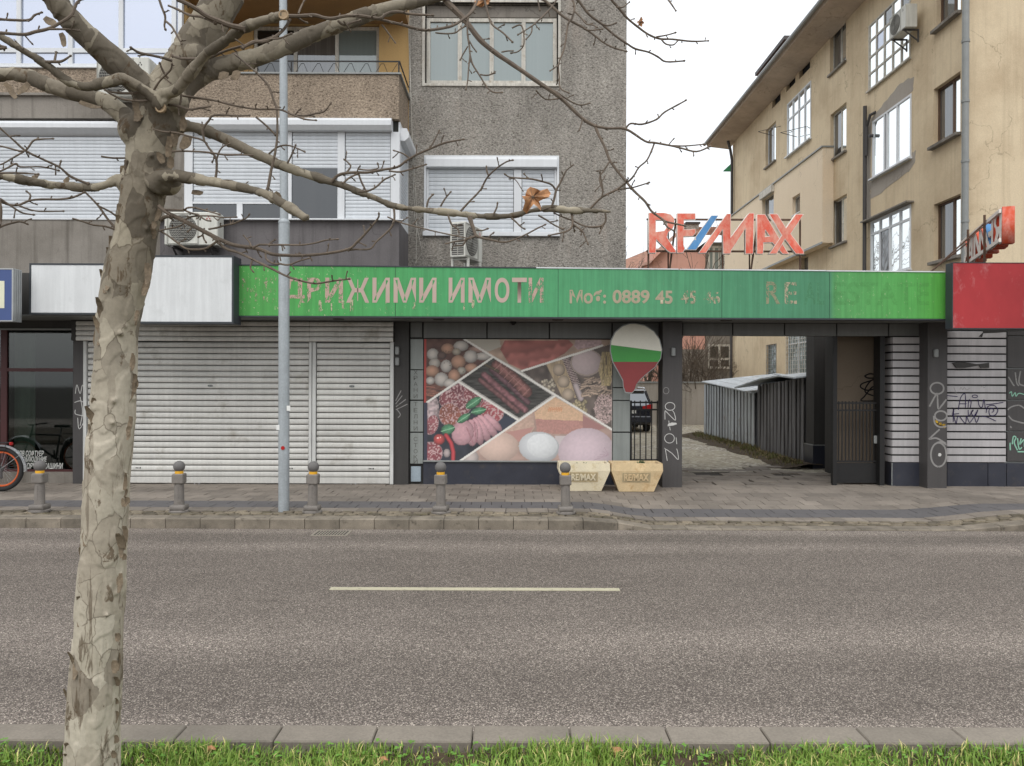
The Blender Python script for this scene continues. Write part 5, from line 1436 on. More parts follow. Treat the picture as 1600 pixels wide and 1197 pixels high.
# ------------------------------------------------------------------ air conditioners
def ac(label, loc, rz, w=.8, h=.56, dpt=.3, bracket='wall', big=True, text=None):
    r = thing('air_conditioner', label, 'air conditioner', loc, rz, 'outdoor cooling units')
    cs = obj('casing', MB().box(-w / 2, w / 2, 0, dpt, 0, h, .015), MAT['ac'], r, world=False)
    fx = -w * .15; fr_ = h * .42
    obj('fan_recess', MB().disc((fx, -.004, h * .5), fr_, 'y', 32, .003), MAT['acdark'], r, world=False)
    gm = MB()
    gm.box(fx - fr_ - .03, fx + fr_ + .03, -.012, -.005, h * .04, h * .055); gm.box(fx - fr_ - .03, fx + fr_ + .03, -.012, -.005, h * .945, h * .96)
    gm.box(fx - fr_ - .03, fx - fr_ - .015, -.012, -.005, h * .055, h * .945); gm.box(fx + fr_ + .015, fx + fr_ + .03, -.012, -.005, h * .055, h * .945)
    for i in range(1, 10): gm.ring((fx, -.014, h * .5), fr_ * i / 9.5, .0035, 'y', 32, 4)
    for i in range(12):
        z = h * .5 - fr_ + 2 * fr_ * (i + .5) / 12; hwid = math.sqrt(max(0, fr_ ** 2 - (z - h * .5) ** 2)); gm.box(fx - hwid, fx + hwid, -.018, -.012, z - .003, z + .003)
    obj('fan_grille', gm, MAT['acgrille'], r, world=False)
    sg = MB()
    for i in range(14): 
        z = h * (.1 + .8 * i / 13)
        sg.box(-w / 2 - .006, -w / 2 - .001, .04, dpt - .04, z - .008, z + .006)
    sg.box(-w / 2 - .009, -w / 2 - .001, dpt * .48, dpt * .52, h * .06, h * .94)
    obj('coil_grille', sg, MAT['acgrille'], r, world=False)
    obj('side_recess', MB().box(-w / 2 - .0008, -w / 2 - .0002, .035, dpt - .035, h * .06, h * .94), MAT['acdark'], r, world=False)
    # maker's mark: three small diamonds and a word-like bar
    mk = MB(); mx, mz = w * .33, h * .82
    for dx, dz in ((0, .022), (-.024, -.012), (.024, -.012)): mk.poly_y([(mx + dx, mz + dz - .018), (mx + dx + .012, mz + dz), (mx + dx, mz + dz + .018), (mx + dx - .012, mz + dz)], -.003, -.0005)
    obj('maker_mark', mk, MAT['redlight'] if text != 'dark' else MAT['dark'], r, world=False)
    for sx_ in (-w * .35, w * .35):
        bm_ = MB()
        if bracket == 'wall':
            bm_.box(sx_ - .02, sx_ + .02, -.02, dpt + .1, -.04, -.005); bm_.box(sx_ - .02, sx_ + .02, dpt + .07, dpt + .1, -.35, -.04)
            bm_.add([(sx_ - .012, .02, -.04), (sx_ + .012, .02, -.04), (sx_ + .012, dpt + .08, -.33), (sx_ - .012, dpt + .08, -.33), (sx_ - .012, .06, -.04), (sx_ + .012, .06, -.04), (sx_ + .012, dpt + .08, -.29), (sx_ - .012, dpt + .08, -.29)], [(0, 1, 2, 3), (4, 7, 6, 5), (0, 3, 7, 4), (1, 5, 6, 2)])
        else:
            for yy in (-.02, dpt - .02): bm_.box(sx_ - .02, sx_ + .02, yy, yy + .04, bracket, -.005)
            bm_.box(sx_ - .02, sx_ + .02, .02, dpt - .02, -.035, -.006)
        obj('bracket', bm_, MAT['dark'] if bracket == 'wall' else MAT['ac'], r, world=False)
    return r
a = P(192, 150, 12.98); ac('cream cooling unit on the upper left parapet, half behind a tree limb', (a.x, 12.98, a.z), 0, .88, .66, .3, text='dark')
a = P(298, 383, 12.98); ac('cooling unit with a round fan grille under the bay window, right of the trunk', (a.x, 12.98, a.z), 0, .90, .56, .3)
a = P(741, 412, 13.6); ac('cooling unit turned sideways on legs above the green sign', (PX(741, 400, 13.75) + .0, 13.75, 4.13), math.radians(70), .78, .62, .3, bracket=-.36)

ac('cooling unit on the side wall of the yellow house beside the many-paned window', (XW - .5, 20.75, PZ(1432, 52, 20.7)), -math.pi / 2, .85, .62, .32, text='dark')

# ------------------------------------------------------------------ street furniture
def bollard_proto(loc, label):
    r = thing('bollard', label, 'bollard', loc, 0, 'ball topped bollards along the kerb')
    b = MB(); b.lathe([(.135, 0), (.135, .02), (.12, .03)], (0, 0, 0), 24); b.box(-.1, .1, -.1, .1, .028, .1, .01)
    obj('base', b, MAT['bollard'], r, world=False, smooth=True)
    s = MB(); s.lathe([(.068, .1), (.062, .4)], (0, 0, 0), 20)
    for i in range(7): s.box(.0, .012, -.0695, -.06, .14 + i * .035, .155 + i * .035)
    obj('shaft', s, MAT['bollard'], r, world=False, smooth=True)
    hd = MB(); hd.box(-.078, .078, -.078, .078, .395, .53, .012); obj('head', hd, MAT['bollard'], r, world=False)
    obj('reflector_band', MB().lathe([(.056, .53), (.056, .565)], (0, 0, 0), 20), MAT['reflector'], r, world=False, smooth=True)
    ball = MB(); prof = [(.078 * math.sin(t), .628 - .078 * math.cos(t)) for t in [math.pi * (i + .6) / 12.2 for i in range(12)]]
    ball.lathe([(.05, .56)] + [p for p in prof if p[1] > .565], (0, 0, 0), 24); obj('ball', ball, MAT['bollardball'], r, world=False, smooth=True)
    return r
blab = ['bollard at the far left, in front of the shop window and bicycle wheel', 'bollard just right of the tree trunk, in front of the wide shutter', 'bollard right of the steel pole, before the gap between the two shutters', 'bollard in front of the food poster, left part', 'rightmost bollard, in front of the first cream planter']
first = None
for (px, lb) in zip((62, 280, 488, 689, 884), blab):
    loc = (PX(px, 800, 10.62), 10.62, hz(PX(px, 800, 10.62), 10.62) + .003)
    if first is None: first = bollard_proto(loc, lb)
    else:
        b_ = copy_tree(first, loc, random.uniform(-.25, .25), lb); b_.rotation_euler = (random.uniform(-.02, .02), random.uniform(-.022, .022), b_.rotation_euler.z)
# steel pole
pl = P(443.5, 800, 10.75)
zc_ = PZ(443, 347, 10.75)
lp = thing('lamp_post', 'tall galvanised steel lamp post standing between the two roller shutters', 'lamp post', (pl.x, 10.75, .13))
m = MB(); m.tube([(pl.x, 10.75, .12), (pl.x - .01, 10.75, zc_)], .075, 20); obj('lower_tube', m, MAT['metalgrey'], lp, smooth=True)
m = MB(); m.tube([(pl.x - .01, 10.75, zc_ + .03), (pl.x - .05, 10.75, 9.2)], [.057, .05], 20); obj('upper_tube', m, MAT['metalgrey'], lp, smooth=True)
m = MB(); m.tube([(pl.x - .01, 10.75, zc_ - .02), (pl.x - .01, 10.75, zc_ + .005), (pl.x - .01, 10.75, zc_ + .04)], [.079, .079, .058], 20); obj('collar', m, MAT['metalgrey'], lp)
m = MB(); m.tube([(pl.x - .05, 10.75, 9.2), (pl.x - .05, 10.4, 9.6), (pl.x - .05, 9.4, 9.75)], .04, 10); obj('arm', m, MAT['metalgrey'], lp)
m = MB(); m.box(pl.x - .15, pl.x + .05, 8.6, 9.4, 9.7, 9.8, .03); obj('lamp_head', m, MAT['metalgrey'], lp)
s = P(442, 700, 10.67); m = MB(); m.poly_y([(s.x + .027 * math.cos(i * .524), s.z + .027 * math.sin(i * .524)) for i in range(12)], 10.665, 10.672); obj('sticker', m, MAT['redlight'], lp, label='round red sticker')
for (px, pt, pb) in ((452, 634, 642), (436, 664, 672)):
    s = P(px, 0, 10.68); m = MB(); m.box(s.x - .02, s.x + .03, 10.69, 10.70, PZ(px, pb, 10.68), PZ(px, pt, 10.68)); obj('sticker', m, MAT['plate'], lp, label='torn white sticker remnant')

# planters
def planter(name, label, pcx, mt, leafy):
    d = 13.0; w_t, w_b = .43, .29; zb = hz(PX(pcx, 760, d), d) + .002
    r = thing('planter', label, 'planter', (PX(pcx, 760, d), d, zb), 0, 'trapezoid concrete planters')
    h = PZ(pcx, 722, d) - zb
    prof = [(-w_b, 0), (w_b, 0), (w_t, h * .72), (w_t - .01, h), (-w_t + .01, h), (-w_t, h * .72)]
    m = MB()
    # four sided tapered trough with a recess at the top
    def rect(w, dd, z): return [(-w, -dd, z), (w, -dd, z), (w, dd, z), (-w, dd, z)]
    L_ = [rect(w_b, .17, 0), rect(w_t, .24, h * .74), rect(w_t - .008, .238, h), rect(w_t - .05, .2, h), rect(w_t - .06, .19, h - .06)]
    vs = [v for l in L_ for v in l]; fs = [(3, 2, 1, 0), (16, 17, 18, 19)]
    for i in range(4):
        for k in range(4):
            a_, b_ = i * 4 + k, i * 4 + (k + 1) % 4; fs.append((a_, b_, b_ + 4, a_ + 4))
    m.add(vs, fs); obj('trough', m, MAT[mt], r, world=False)
    # recessed name plate with raised letters on the sloping front
    z0, z1 = h * .36, h * .66
    def fy(z): return -.17 - .07 * z / (h * .74)
    fr = MB()
    x0, x1 = -.235, .215
    for (a_, b_, c_, d_) in ((x0 - .012, x1 + .012, z1, z1 + .014), (x0 - .012, x1 + .012, z0 - .014, z0), (x0 - .012, x0, z0, z1), (x1, x1 + .012, z0, z1)):
        fr.add([(a_, fy(c_) - .006, c_), (b_, fy(c_) - .006, c_), (b_, fy(d_) - .006, d_), (a_, fy(d_) - .006, d_), (a_, fy(c_) + .01, c_), (b_, fy(c_) + .01, c_), (b_, fy(d_) + .01, d_), (a_, fy(d_) + .01, d_)], [(0, 1, 2, 3), (4, 7, 6, 5), (0, 4, 5, 1), (1, 5, 6, 2), (2, 6, 7, 3), (3, 7, 4, 0)])
    obj('name_plate', fr, M("planter_recess", C(190, 172, 138), .9), r, world=False)
    shr = -.07 / (h * .74)
    T = Matrix.Translation(Vector((0, -.17, 0))) @ Matrix(((1, 0, 0, 0), (0, 1, shr, 0), (0, 0, 1, 0), (0, 0, 0, 1)))
    sh = MB()
    obj('lettering', text_mesh('RE/MAX', (x0 + .02, x1 - .02, z0 + .012, z1 - .012), -.010, MAT[mt], 'lettering', ext=.009, bold=.035, T=T), MAT[mt], r, world=False)
    sd_ = MB(T); sd_.box(x0, x1, -.0025, -.0005, z0, z1); obj('plate_ground', sd_, M("planter_shadow_ground", C(178, 162, 130), .9), r, world=False)
    so = MB(); so.box(-w_t + .062, w_t - .062, -.188, .188, h - .09, h - .045); obj('soil', so, MAT['soil'], r, world=False)
    lf = MB(); rr_ = random.Random(pcx)
    for i in range(40 if leafy else 8):
        x, y = (.12 if leafy else rr_.uniform(-.3, .3)) + rr_.gauss(0, .03), rr_.gauss(0, .03); z = h - .045
        a_ = rr_.uniform(0, 6.28); hh = rr_.uniform(.03, .09 if leafy else .05)
        lf.add([(x, y, z), (x + math.cos(a_) * .012, y + math.sin(a_) * .012, z + hh * .6), (x + math.cos(a_) * .03, y + math.sin(a_) * .03, z + hh), (x - math.sin(a_) * .012, y + math.cos(a_) * .012, z + hh * .6)], [(0, 1, 2, 3)])
    obj('weed', lf, M("planter_weed", C(76, 98, 62), .7, .2), r, world=False)
    return r
planter('planter', 'pale cream concrete planter under the right end of the food poster', 911, 'planter', False)
planter('planter', 'ochre stained concrete planter beside the dark passage pillar', 992, 'planter2', True)

# iron gates
def gate(name, label, x0, x1, y, zt, zb, n, solid, hinge_l=True):
    r = thing('iron_gate', label, 'gate', ((x0 + x1) / 2, y, zb))
    f = MB(); f.box(x0, x0 + .05, y, y + .05, zb, zt); f.box(x1 - .05, x1, y, y + .05, zb, zt)
    zr = zb + .4
    for z in (zt - .03, zt - .16, zr, zb + .03): f.box(x0 + .05, x1 - .05, y + .005, y + .04, z - .018, z + .012)
    obj('gate_frame', f, MAT['iron'], r)
    for i in range(1, n):
        x = x0 + (x1 - x0) * i / n
        obj('bar', MB().box(x - .009, x + .009, y + .012, y + .03, zr - .018 if solid else zb + .04, zt), MAT['iron'], r)
    if solid:
        obj('sheet', MB().box(x0 + .05, x1 - .05, y + .018, y + .024, zb + .04, zr - .03), MAT['iron'], r)
        obj('lock', MB().box(x1 - .13, x1 - .055, y - .01, y + .05, zb + .72, zb + .86, .006), MAT['trim'], r)
    return r
gate('g', 'black iron gate standing open at the right side of the passage', PX(1300, 690, 13.75), PX(1377, 690, 13.75), 13.75, PZ(1340, 627, 13.75), .15, 14, True)
gate('g', 'narrow black iron fence between the grey column and the passage pillar', PX(983, 690, 13.85), PX(1036, 690, 13.85), 13.85, PZ(1010, 626, 13.85), .15, 6, False)

# ------------------------------------------------------------------ graffiti
white_p = flaky("thin_white_paint", C(210, 208, 204), .8, 24, 2)
grey_p = flaky("grey_spray_paint", C(168, 165, 162), .78, 14, 3, thin=.75)
black_p = flaky("black_spray_paint", C(30, 28, 30), .95, 14, 3)
purple_p = flaky("dark_violet_spray_paint", C(58, 50, 84), .84, 18, 3)
green_p = flaky("pale_green_spray_paint", C(150, 200, 176), .85, 18, 3)
gold_p = flaky("gold_spray_paint", C(196, 158, 50), .6, 30, 3)
def strokes(name, lines, d, wpx, mat, parent, z=.002, smooth_=True, label=None, split=True):
    """flat painted strokes on a wall at distance d"""
    m = MB(); last = None
    for li, ln in enumerate(lines):
        w_ = wpx
        if split: m = MB()
        pts = catmull([list(p) for p in ln], 5) if smooth_ and len(ln) > 2 else [list(p) for p in ln]
        W_ = [P(p[0], p[1], d) for p in pts]; hw = w_ / 2 / F * d
        vs = []
        for i, p in enumerate(W_):
            t = (W_[min(i + 1, len(W_) - 1)] - W_[max(0, i - 1)]); t.y = 0
            t = t.normalized() if t.length > 0 else Vector((1, 0, 0)); nn = Vector((-t.z, 0, t.x))
            vs += [p + nn * hw, p - nn * hw]
        for i in range(len(W_) - 1):
            zz = -z - li * .0004
            q = [vs[2 * i], vs[2 * i + 1], vs[2 * i + 3], vs[2 * i + 2]]
            m.add([(v.x, v.y + zz, v.z) for v in q], [(0, 1, 2, 3)])
        if split: last = obj('graffiti', m, mat, parent, label=label)
    return last if split else obj('graffiti', m, mat, parent, label=label)
def circ(cx, cy, rx, ry, n=12, a0=0): return [(cx + rx * math.cos(a0 + i * 2 * math.pi / n), cy + ry * math.sin(a0 + i * 2 * math.pi / n)) for i in range(n + 1)]
k = 140 / 1197.0
def gz(pts): return [(970 + x * k, 590 + y * k) for x, y in pts]
dpil = YS - .3
strokes('g', [gz(circ(658, 385, 65, 52)), gz([(590, 560), (590, 450), (610, 460), (660, 510), (730, 570), (715, 480), (690, 440)]),
              gz(circ(650, 812, 65, 62)), gz([(620, 1110), (595, 960), (590, 950), (680, 1010), (765, 1095), (760, 1000), (745, 950)]), gz([(738, 800), (748, 890)]), gz([(640, 575), (648, 640)]), gz([(652, 655), (660, 705)])], dpil, 1.0, white_p, shop, label='thin white scrawl on the passage pillar')
m = MB(); m.poly_y([(P(*p, dpil).x, P(*p, dpil).z) for p in gz([(625, 650), (630, 620), (680, 600), (740, 605), (750, 622), (700, 640)])][::-1], dpil - .003, dpil - .001); obj('graffiti', m, white_p, shop)
strokes('g', [gz(circ(605, 175, 38, 42))], dpil, .8, grey_p, shop)
k2 = 160 / 684.0
def gq(pts): return [(1440 + x * k2, 500 + y * k2) for x, y in pts]
strokes('g', [gq(circ(103, 457, 45, 38)), gq([(52, 578), (95, 500), (105, 500), (110, 590), (135, 570), (165, 530)]), gq(circ(128, 640, 40, 32)), gq([(80, 640), (88, 690), (120, 715), (165, 710)]), gq([(120, 730), (60, 785), (55, 795), (100, 790), (160, 825)]), gq(circ(113, 900, 52, 80)), gq([(100, 820), (135, 815), (165, 835)])], dpil, 2.6, grey_p, shop, label='pale sprayed rings on the right pillar')
m = MB(); m.disc((P(*gq([(120, 900)])[0], dpil).x, dpil - .004, P(*gq([(120, 900)])[0], dpil).z), .03, 'y', 14, .001); obj('graffiti', m, white_p, shop)
strokes('g', [gq([(92, 672), (110, 690), (100, 700), (125, 690), (130, 712), (150, 700), (155, 715), (120, 705)])], dpil, 3.4, gold_p, shop)
dbd = YS - .022
strokes('g', [gq([(170, 505), (240, 512)]), gq([(245, 600), (260, 520), (290, 495), (292, 585)]), gq([(250, 560), (300, 560)]), gq([(310, 585), (315, 535), (330, 545), (325, 585)]), gq(circ(355, 510, 18, 9)), gq([(375, 530), (385, 575), (405, 580), (415, 530), (425, 590)]),
              gq([(205, 640), (215, 590), (210, 680)]), gq([(205, 630), (250, 625)]), gq([(310, 600), (315, 640), (345, 600), (330, 620), (350, 640), (375, 600), (360, 640)]), gq([(215, 645), (230, 690), (245, 640), (290, 690), (300, 645), (320, 685), (350, 650), (365, 685), (385, 640)]),
              gq([(400, 640), (440, 650), (495, 675)]), gq([(430, 620), (440, 580), (480, 570), (508, 600), (490, 635), (455, 635), (450, 600), (470, 590), (482, 605), (468, 618)]), gq([(430, 565), (480, 560), (545, 550)])], dbd, 1.3, purple_p, shop, label='violet sprayed tag across the boards')
strokes('g', [gq([(215, 450), (235, 500)]), gq([(255, 465), (262, 450), (275, 465), (285, 450), (300, 468), (320, 455)]), gq([(395, 450), (405, 440), (415, 452), (428, 445)])], dbd, .8, grey_p, shop)
dqd = YS - .022
strokes('g', [gq([(590, 820), (592, 870)]), gq([(605, 830), (612, 780), (630, 785), (618, 820), (640, 870)]), gq([(640, 790), (650, 860), (670, 850)]), gq([(665, 790), (655, 830), (684, 800), (690, 850), (740, 780)]), gq([(640, 880), (690, 880)])], dqd, 2.0, green_p, shop, label='pale green sprayed tag on the grey panel')
strokes('g', [gq([(580, 380), (610, 430), (620, 440)]), gq([(625, 350), (635, 420), (650, 440)]), gq([(660, 340), (650, 420), (684, 440)]), gq([(575, 600), (600, 580), (650, 570), (684, 590)]), gq([(580, 640), (610, 670), (684, 690)]), gq([(590, 710), (600, 720)])], dqd, 2.2, grey_p, shop)
strokes('g', [gq([(585, 490), (600, 480), (605, 510), (625, 485), (630, 510), (650, 490), (690, 500)])], dqd, 1.4, green_p, shop)
# pillar beside the roller shutter
k3 = 400 / 1596.0
def gs_(pts): return [(x * k3, 560 + y * k3) for x, y in pts]
strokes('g', [gs_([(470, 220), (480, 165), (500, 220), (515, 165), (530, 225)]), gs_([(465, 275), (500, 265), (530, 280)]), gs_([(500, 240), (515, 330), (500, 420)]), gs_([(470, 320), (470, 345), (500, 355), (540, 360)]), gs_([(485, 370), (495, 440), (535, 375)])], YS - .08, 1.1, white_p, shop, label='thin white tag on the narrow pillar')
def gp(pts): return [(400 + x * k3, 560 + y * k3) for x, y in pts]
strokes('g', [gp([(870, 265), (905, 200)]), gp([(870, 285), (912, 232)]), gp([(872, 302), (935, 255)]), gp([(872, 320), (945, 285)]), gp([(880, 320), (900, 350), (885, 370)])], YS - .06, 1.4, grey_p, shop)
# black loops on the beige wall behind the gate
k4 = 330 / 1411.0
def gb_(pts): return [(1270 + x * k4, 500 + y * k4) for x, y in pts]
strokes('g', [gb_([(345, 375), (380, 360), (430, 368), (425, 385), (370, 388), (345, 375)]), gb_([(430, 370), (400, 400), (330, 425), (320, 450), (370, 470), (430, 450), (445, 425), (400, 400), (360, 440), (350, 480), (400, 505), (445, 500), (420, 455), (395, 450), (345, 510), (325, 540), (440, 540)])], 14.2, 2.2, black_p, shop, label='black sprayed loops on the beige wall')
# ------------------------------------------------------------------ food poster (flat print, painted per vertex)
def poster():
    x0c, x1c, y0c, y1c = 62, 1528, 52, 1000       # crop px (650,520 origin, 4.9875 per photo px)
    nx, ny = 294, 190
    X, Y = np.meshgrid(np.linspace(x0c, x1c, nx), np.linspace(y0c, y1c, ny))
    img = np.zeros((ny, nx, 3))
    rg = np.random.default_rng(9)
    def vn(sx, sy, seed):
        r = np.random.default_rng(seed); gx, gy = int((x1c - x0c) / sx) + 3, int((y1c - y0c) / sy) + 3
        g = r.uniform(0, 1, (gy, gx)); fx, fy = (X - x0c) / sx, (Y - y0c) / sy
        ix, iy = fx.astype(int), fy.astype(int); tx, ty = fx - ix, fy - iy; tx = tx * tx * (3 - 2 * tx); ty = ty * ty * (3 - 2 * ty)
        return (g[iy, ix] * (1 - tx) + g[iy, ix + 1] * tx) * (1 - ty) + (g[iy + 1, ix] * (1 - tx) + g[iy + 1, ix + 1] * tx) * ty
    n1, n2, n3 = vn(14, 14, 1), vn(40, 40, 2), vn(9, 9, 3)
    def c(r, g, b): return np.array([r, g, b], float)
    def pmask(pts):
        m = np.zeros(X.shape, bool); n = len(pts)
        for i in range(n):
            (xa, ya), (xb, yb) = pts[i], pts[(i + 1) % n]
            if ya == yb: continue
            cond = ((ya > Y) != (yb > Y)) & (X < (xb - xa) * (Y - ya) / (yb - ya) + xa)
            m ^= cond
        return m
    def put(m, col, a=1.0):
        if isinstance(a, np.ndarray): aa = a[m][:, None]
        else: aa = a
        cc = col[m] if (isinstance(col, np.ndarray) and col.ndim == 3) else col
        img[m] = img[m] * (1 - aa) + cc * aa
    def ell(region, cx, cy, rx, ry, col, ang=0, shade=.45, tex=.0, rim=None):
        ca, sa = math.cos(ang), math.sin(ang); dx, dy = X - cx, Y - cy
        u, v = (dx * ca + dy * sa) / rx, (-dx * sa + dy * ca) / ry
        r = u * u + v * v; m = (r < 1) & region
        sh = 1.08 - shade * r + .10 * (-(dx / rx) * .6 - (dy / ry) * .8)
        cc = col[None, None, :] * (sh * (1 + tex * (n1 - .5)))[:, :, None]
        if rim is not None: cc = np.where((r > .80)[:, :, None], rim[None, None, :] * np.ones_like(cc), cc)
        put(m, cc)
    def stroke(region, pts, w, col, shade=.5, tex=0):
        best = np.full(X.shape, 1e9)
        for (xa, ya), (xb, yb) in zip(pts[:-1], pts[1:]):
            L2 = (xb - xa) ** 2 + (yb - ya) ** 2; t = np.clip(((X - xa) * (xb - xa) + (Y - ya) * (yb - ya)) / L2, 0, 1)
            best = np.minimum(best, np.hypot(X - xa - t * (xb - xa), Y - ya - t * (yb - ya)))
        r = best / w; m = (r < 1) & region
        cc = col[None, None, :] * ((1.1 - shade * r * r) * (1 + tex * (n1 - .5)))[:, :, None]
        put(m, cc)
    ALL = np.ones(X.shape, bool)
    # --- eggs
    E = pmask([(82, 52), (375, 52), (590, 185), (330, 380), (82, 545)])
    put(ALL, c(176, 168, 158)); put(E, c(84, 52, 44)[None, None] * (.8 + .5 * n2)[:, :, None])
    for i in range(22):
        a = rg.uniform(0, 3); x, y = rg.uniform(80, 220), rg.uniform(400, 520); stroke(E, [(x - 60, y), (x, y + 8 * math.sin(a)), (x + 60, y + 12)], 4, c(160, 92, 72) * rg.uniform(.7, 1.15))
    we, br = c(196, 184, 172), c(192, 134, 102)
    for cx, cy, rx, ry, cl_ in ((350, 105, 58, 40, we), (245, 125, 50, 40, br), (130, 170, 46, 46, we), (200, 180, 36, 30, c(96, 70, 62)), (500, 130, 90, 26, c(170, 128, 112)), (520, 185, 70, 30, we), (425, 187, 54, 50, we), (315, 150, 34, 28, c(168, 152, 130)), (145, 240, 44, 40, c(178, 166, 152)), (330, 228, 56, 52, br), (235, 262, 44, 50, we), (125, 300, 54, 44, br), (430, 275, 50, 36, br), (355, 298, 34, 30, c(170, 160, 142)), (297, 335, 46, 48, br), (198, 365, 54, 54, we), (112, 376, 34, 30, we), (262, 395, 50, 34, we)):
        ell(E, cx, cy, rx, ry, cl_, 0, .42, .05)
    for i in range(60):
        x, y = rg.uniform(180, 380), rg.uniform(120, 330); ell(E & (n2 > .55), x, y, 3.5, 3.5, c(80, 62, 50), 0, 0)
    # --- meat along the top
    T_ = pmask([(385, 52), (1528, 52), (1528, 80), (1335, 148), (820, 300), (600, 180)])
    put(T_, c(176, 142, 118)[None, None] * (.85 + .3 * n2)[:, :, None])
    put(pmask([(385, 52), (650, 52), (660, 110), (560, 150)]) & T_, c(178, 168, 150))
    meat = pmask([(690, 62), (1190, 56), (1225, 90), (1160, 160), (1020, 235), (830, 290), (720, 240), (655, 130)]) & T_
    put(meat, c(176, 88, 78)[None, None] * (.72 + .25 * n2 + .2 * np.sin((Y + .2 * X) / 14 + n2 * 4) * .35 + .1)[:, :, None])
    put(pmask([(1245, 55), (1440, 52), (1450, 95), (1260, 130), (1230, 100)]) & T_, c(188, 150, 150)[None, None] * (.8 + .3 * n1)[:, :, None])
    # --- long sausages in the middle
    M_ = pmask([(350, 375), (600, 195), (1060, 485), (805, 665)])
    put(M_, c(52, 50, 46)[None, None] * (.6 + .9 * vn(60, 8, 5))[:, :, None])
    for pts, w_, cl_ in (([(500, 370), (640, 480), (790, 610)], 20, c(112, 66, 66)), ([(530, 330), (680, 460), (850, 600)], 26, c(134, 78, 82)), ([(590, 290), (720, 400), (870, 540)], 24, c(96, 60, 66)), ([(630, 255), (740, 340), (860, 460)], 46, c(132, 76, 70))):
        stroke(M_, pts, w_, cl_, .6, .45)
    stroke(M_, [(520, 240), (640, 300)], 12, c(80, 66, 48)); 
    for i in range(7):
        t = i / 6; x, y = 640 + 220 * t, 262 + 200 * t; stroke(M_, [(x - 26, y + 26), (x + 26, y - 26)], 2.2, c(158, 106, 96), 0)
    stroke(M_, [(650, 250), (868, 452)], 2.0, c(158, 106, 96), 0)
    # --- baking things on the right
    Bm = pmask([(825, 300), (1528, 84), (1528, 745), (1080, 490)])
    put(Bm, c(92, 78, 70)[None, None] * (.7 + .6 * n2)[:, :, None])
    put(pmask([(1010, 240), (1150, 205), (1250, 505), (1150, 520)]) & Bm, c(176, 148, 110)[None, None] * (.85 + .3 * vn(8, 60, 8))[:, :, None])
    for cx, cy in ((1112, 288), (1150, 380), (1186, 480)): ell(Bm, cx, cy, 48, 48, c(186, 160, 132), 0, .4, .04)
    stroke(Bm, [(1165, 200), (1245, 400)], 26, c(98, 76, 72), .5)
    for i in range(18):
        t = i / 17; x, y = 1160 + 95 * t, 195 + 215 * t; stroke(Bm, [(x - 26, y + 5), (x + 26, y - 5)], 2.6, c(168, 146, 140), 0)
    stroke(Bm, [(1245, 410), (1285, 510)], 22, c(178, 158, 156), .4)
    ell(Bm, 1328, 230, 126, 105, c(184, 160, 158), 0, .14, .05, rim=c(160, 138, 126))
    for i in range(60):
        x, y, a = rg.uniform(1300, 1500), rg.uniform(355, 490), rg.uniform(-.9, .6); l = 26; stroke(Bm, [(x - l * math.cos(a), y - l * math.sin(a)), (x + l * math.cos(a), y + l * math.sin(a))], 8, c(190, 158, 132) * rg.uniform(.75, 1.1), .6)
    for i in range(26):
        x = rg.uniform(1450, 1525); stroke(Bm, [(x, 150), (x + rg.uniform(-30, 30), 290), (x + rg.uniform(-20, 20), 410)], 3, c(184, 158, 104) * rg.uniform(.8, 1.1), .3)
    for i in range(30): ell(Bm, rg.uniform(985, 1080), rg.uniform(365, 450), 16, 11, c(206, 188, 158) * rg.uniform(.8, 1.05), rg.uniform(0, 3), .5)
    for i in range(26): ell(Bm, rg.uniform(1225, 1350), rg.uniform(530, 630), 22, 13, c(206, 182, 130) * rg.uniform(.8, 1.05), rg.uniform(0, 3), .6)
    for i in range(420): 
        a, r = rg.uniform(0, 6.3), rg.uniform(0, 1) ** .5; ell(Bm, 1470 + 80 * r * math.cos(a), 590 + 115 * r * math.sin(a), 8, 4.5, c(204, 168, 160) * rg.uniform(.7, 1.1), rg.uniform(0, 3), .2)
    # --- sliced meats lower left
    S_ = pmask([(84, 550), (333, 392), (790, 680), (345, 1000), (84, 1000)])
    put(S_, c(38, 40, 50)[None, None] * (.8 + .4 * n2)[:, :, None])
    put(pmask([(660, 640), (790, 680), (600, 810), (560, 700)]) & S_, c(44, 50, 66))
    sal = c(128, 56, 62)
    def salami(cx, cy, rx, ry, a=0, base=sal):
        ca, sa = math.cos(a), math.sin(a); dx, dy = X - cx, Y - cy
        u, v = (dx * ca + dy * sa) / rx, (-dx * sa + dy * ca) / ry; r = u * u + v * v; m = (r < 1) & S_
        cc = base[None, None] * (.85 + .3 * n2)[:, :, None]; cc = np.where((n3 > .62)[:, :, None], c(206, 158, 156)[None, None], cc); cc = np.where((r > .9)[:, :, None], c(150, 120, 120)[None, None], cc)
        put(m, cc)
    ell(S_, 120, 640, 60, 150, c(176, 150, 150), .1, .3, .6); salami(125, 720, 50, 80, .3, c(150, 70, 76)); salami(120, 940, 90, 90, .5, c(146, 58, 66))
    salami(370, 470, 120, 80, .4, c(116, 52, 60)); salami(450, 500, 90, 80, .6); salami(255, 520, 78, 70, -.3); salami(590, 610, 100, 84, .6, c(176, 66, 72)); salami(320, 600, 120, 70, -.4); salami(265, 640, 88, 92, 0, c(146, 74, 58))
    ham = c(204, 142, 150)
    for cx, cy, rx, ry, a in ((600, 700, 90, 30, .75), (560, 730, 110, 34, .85), (520, 755, 105, 36, 1.05), (480, 770, 105, 38, 1.3), (435, 780, 100, 48, 1.5), (365, 780, 82, 96, .3)):
        ell(S_, cx, cy, rx * 1.05, ry * 1.05, c(150, 90, 100), a, .1); ell(S_, cx, cy, rx, ry, ham, a, .22, .12)
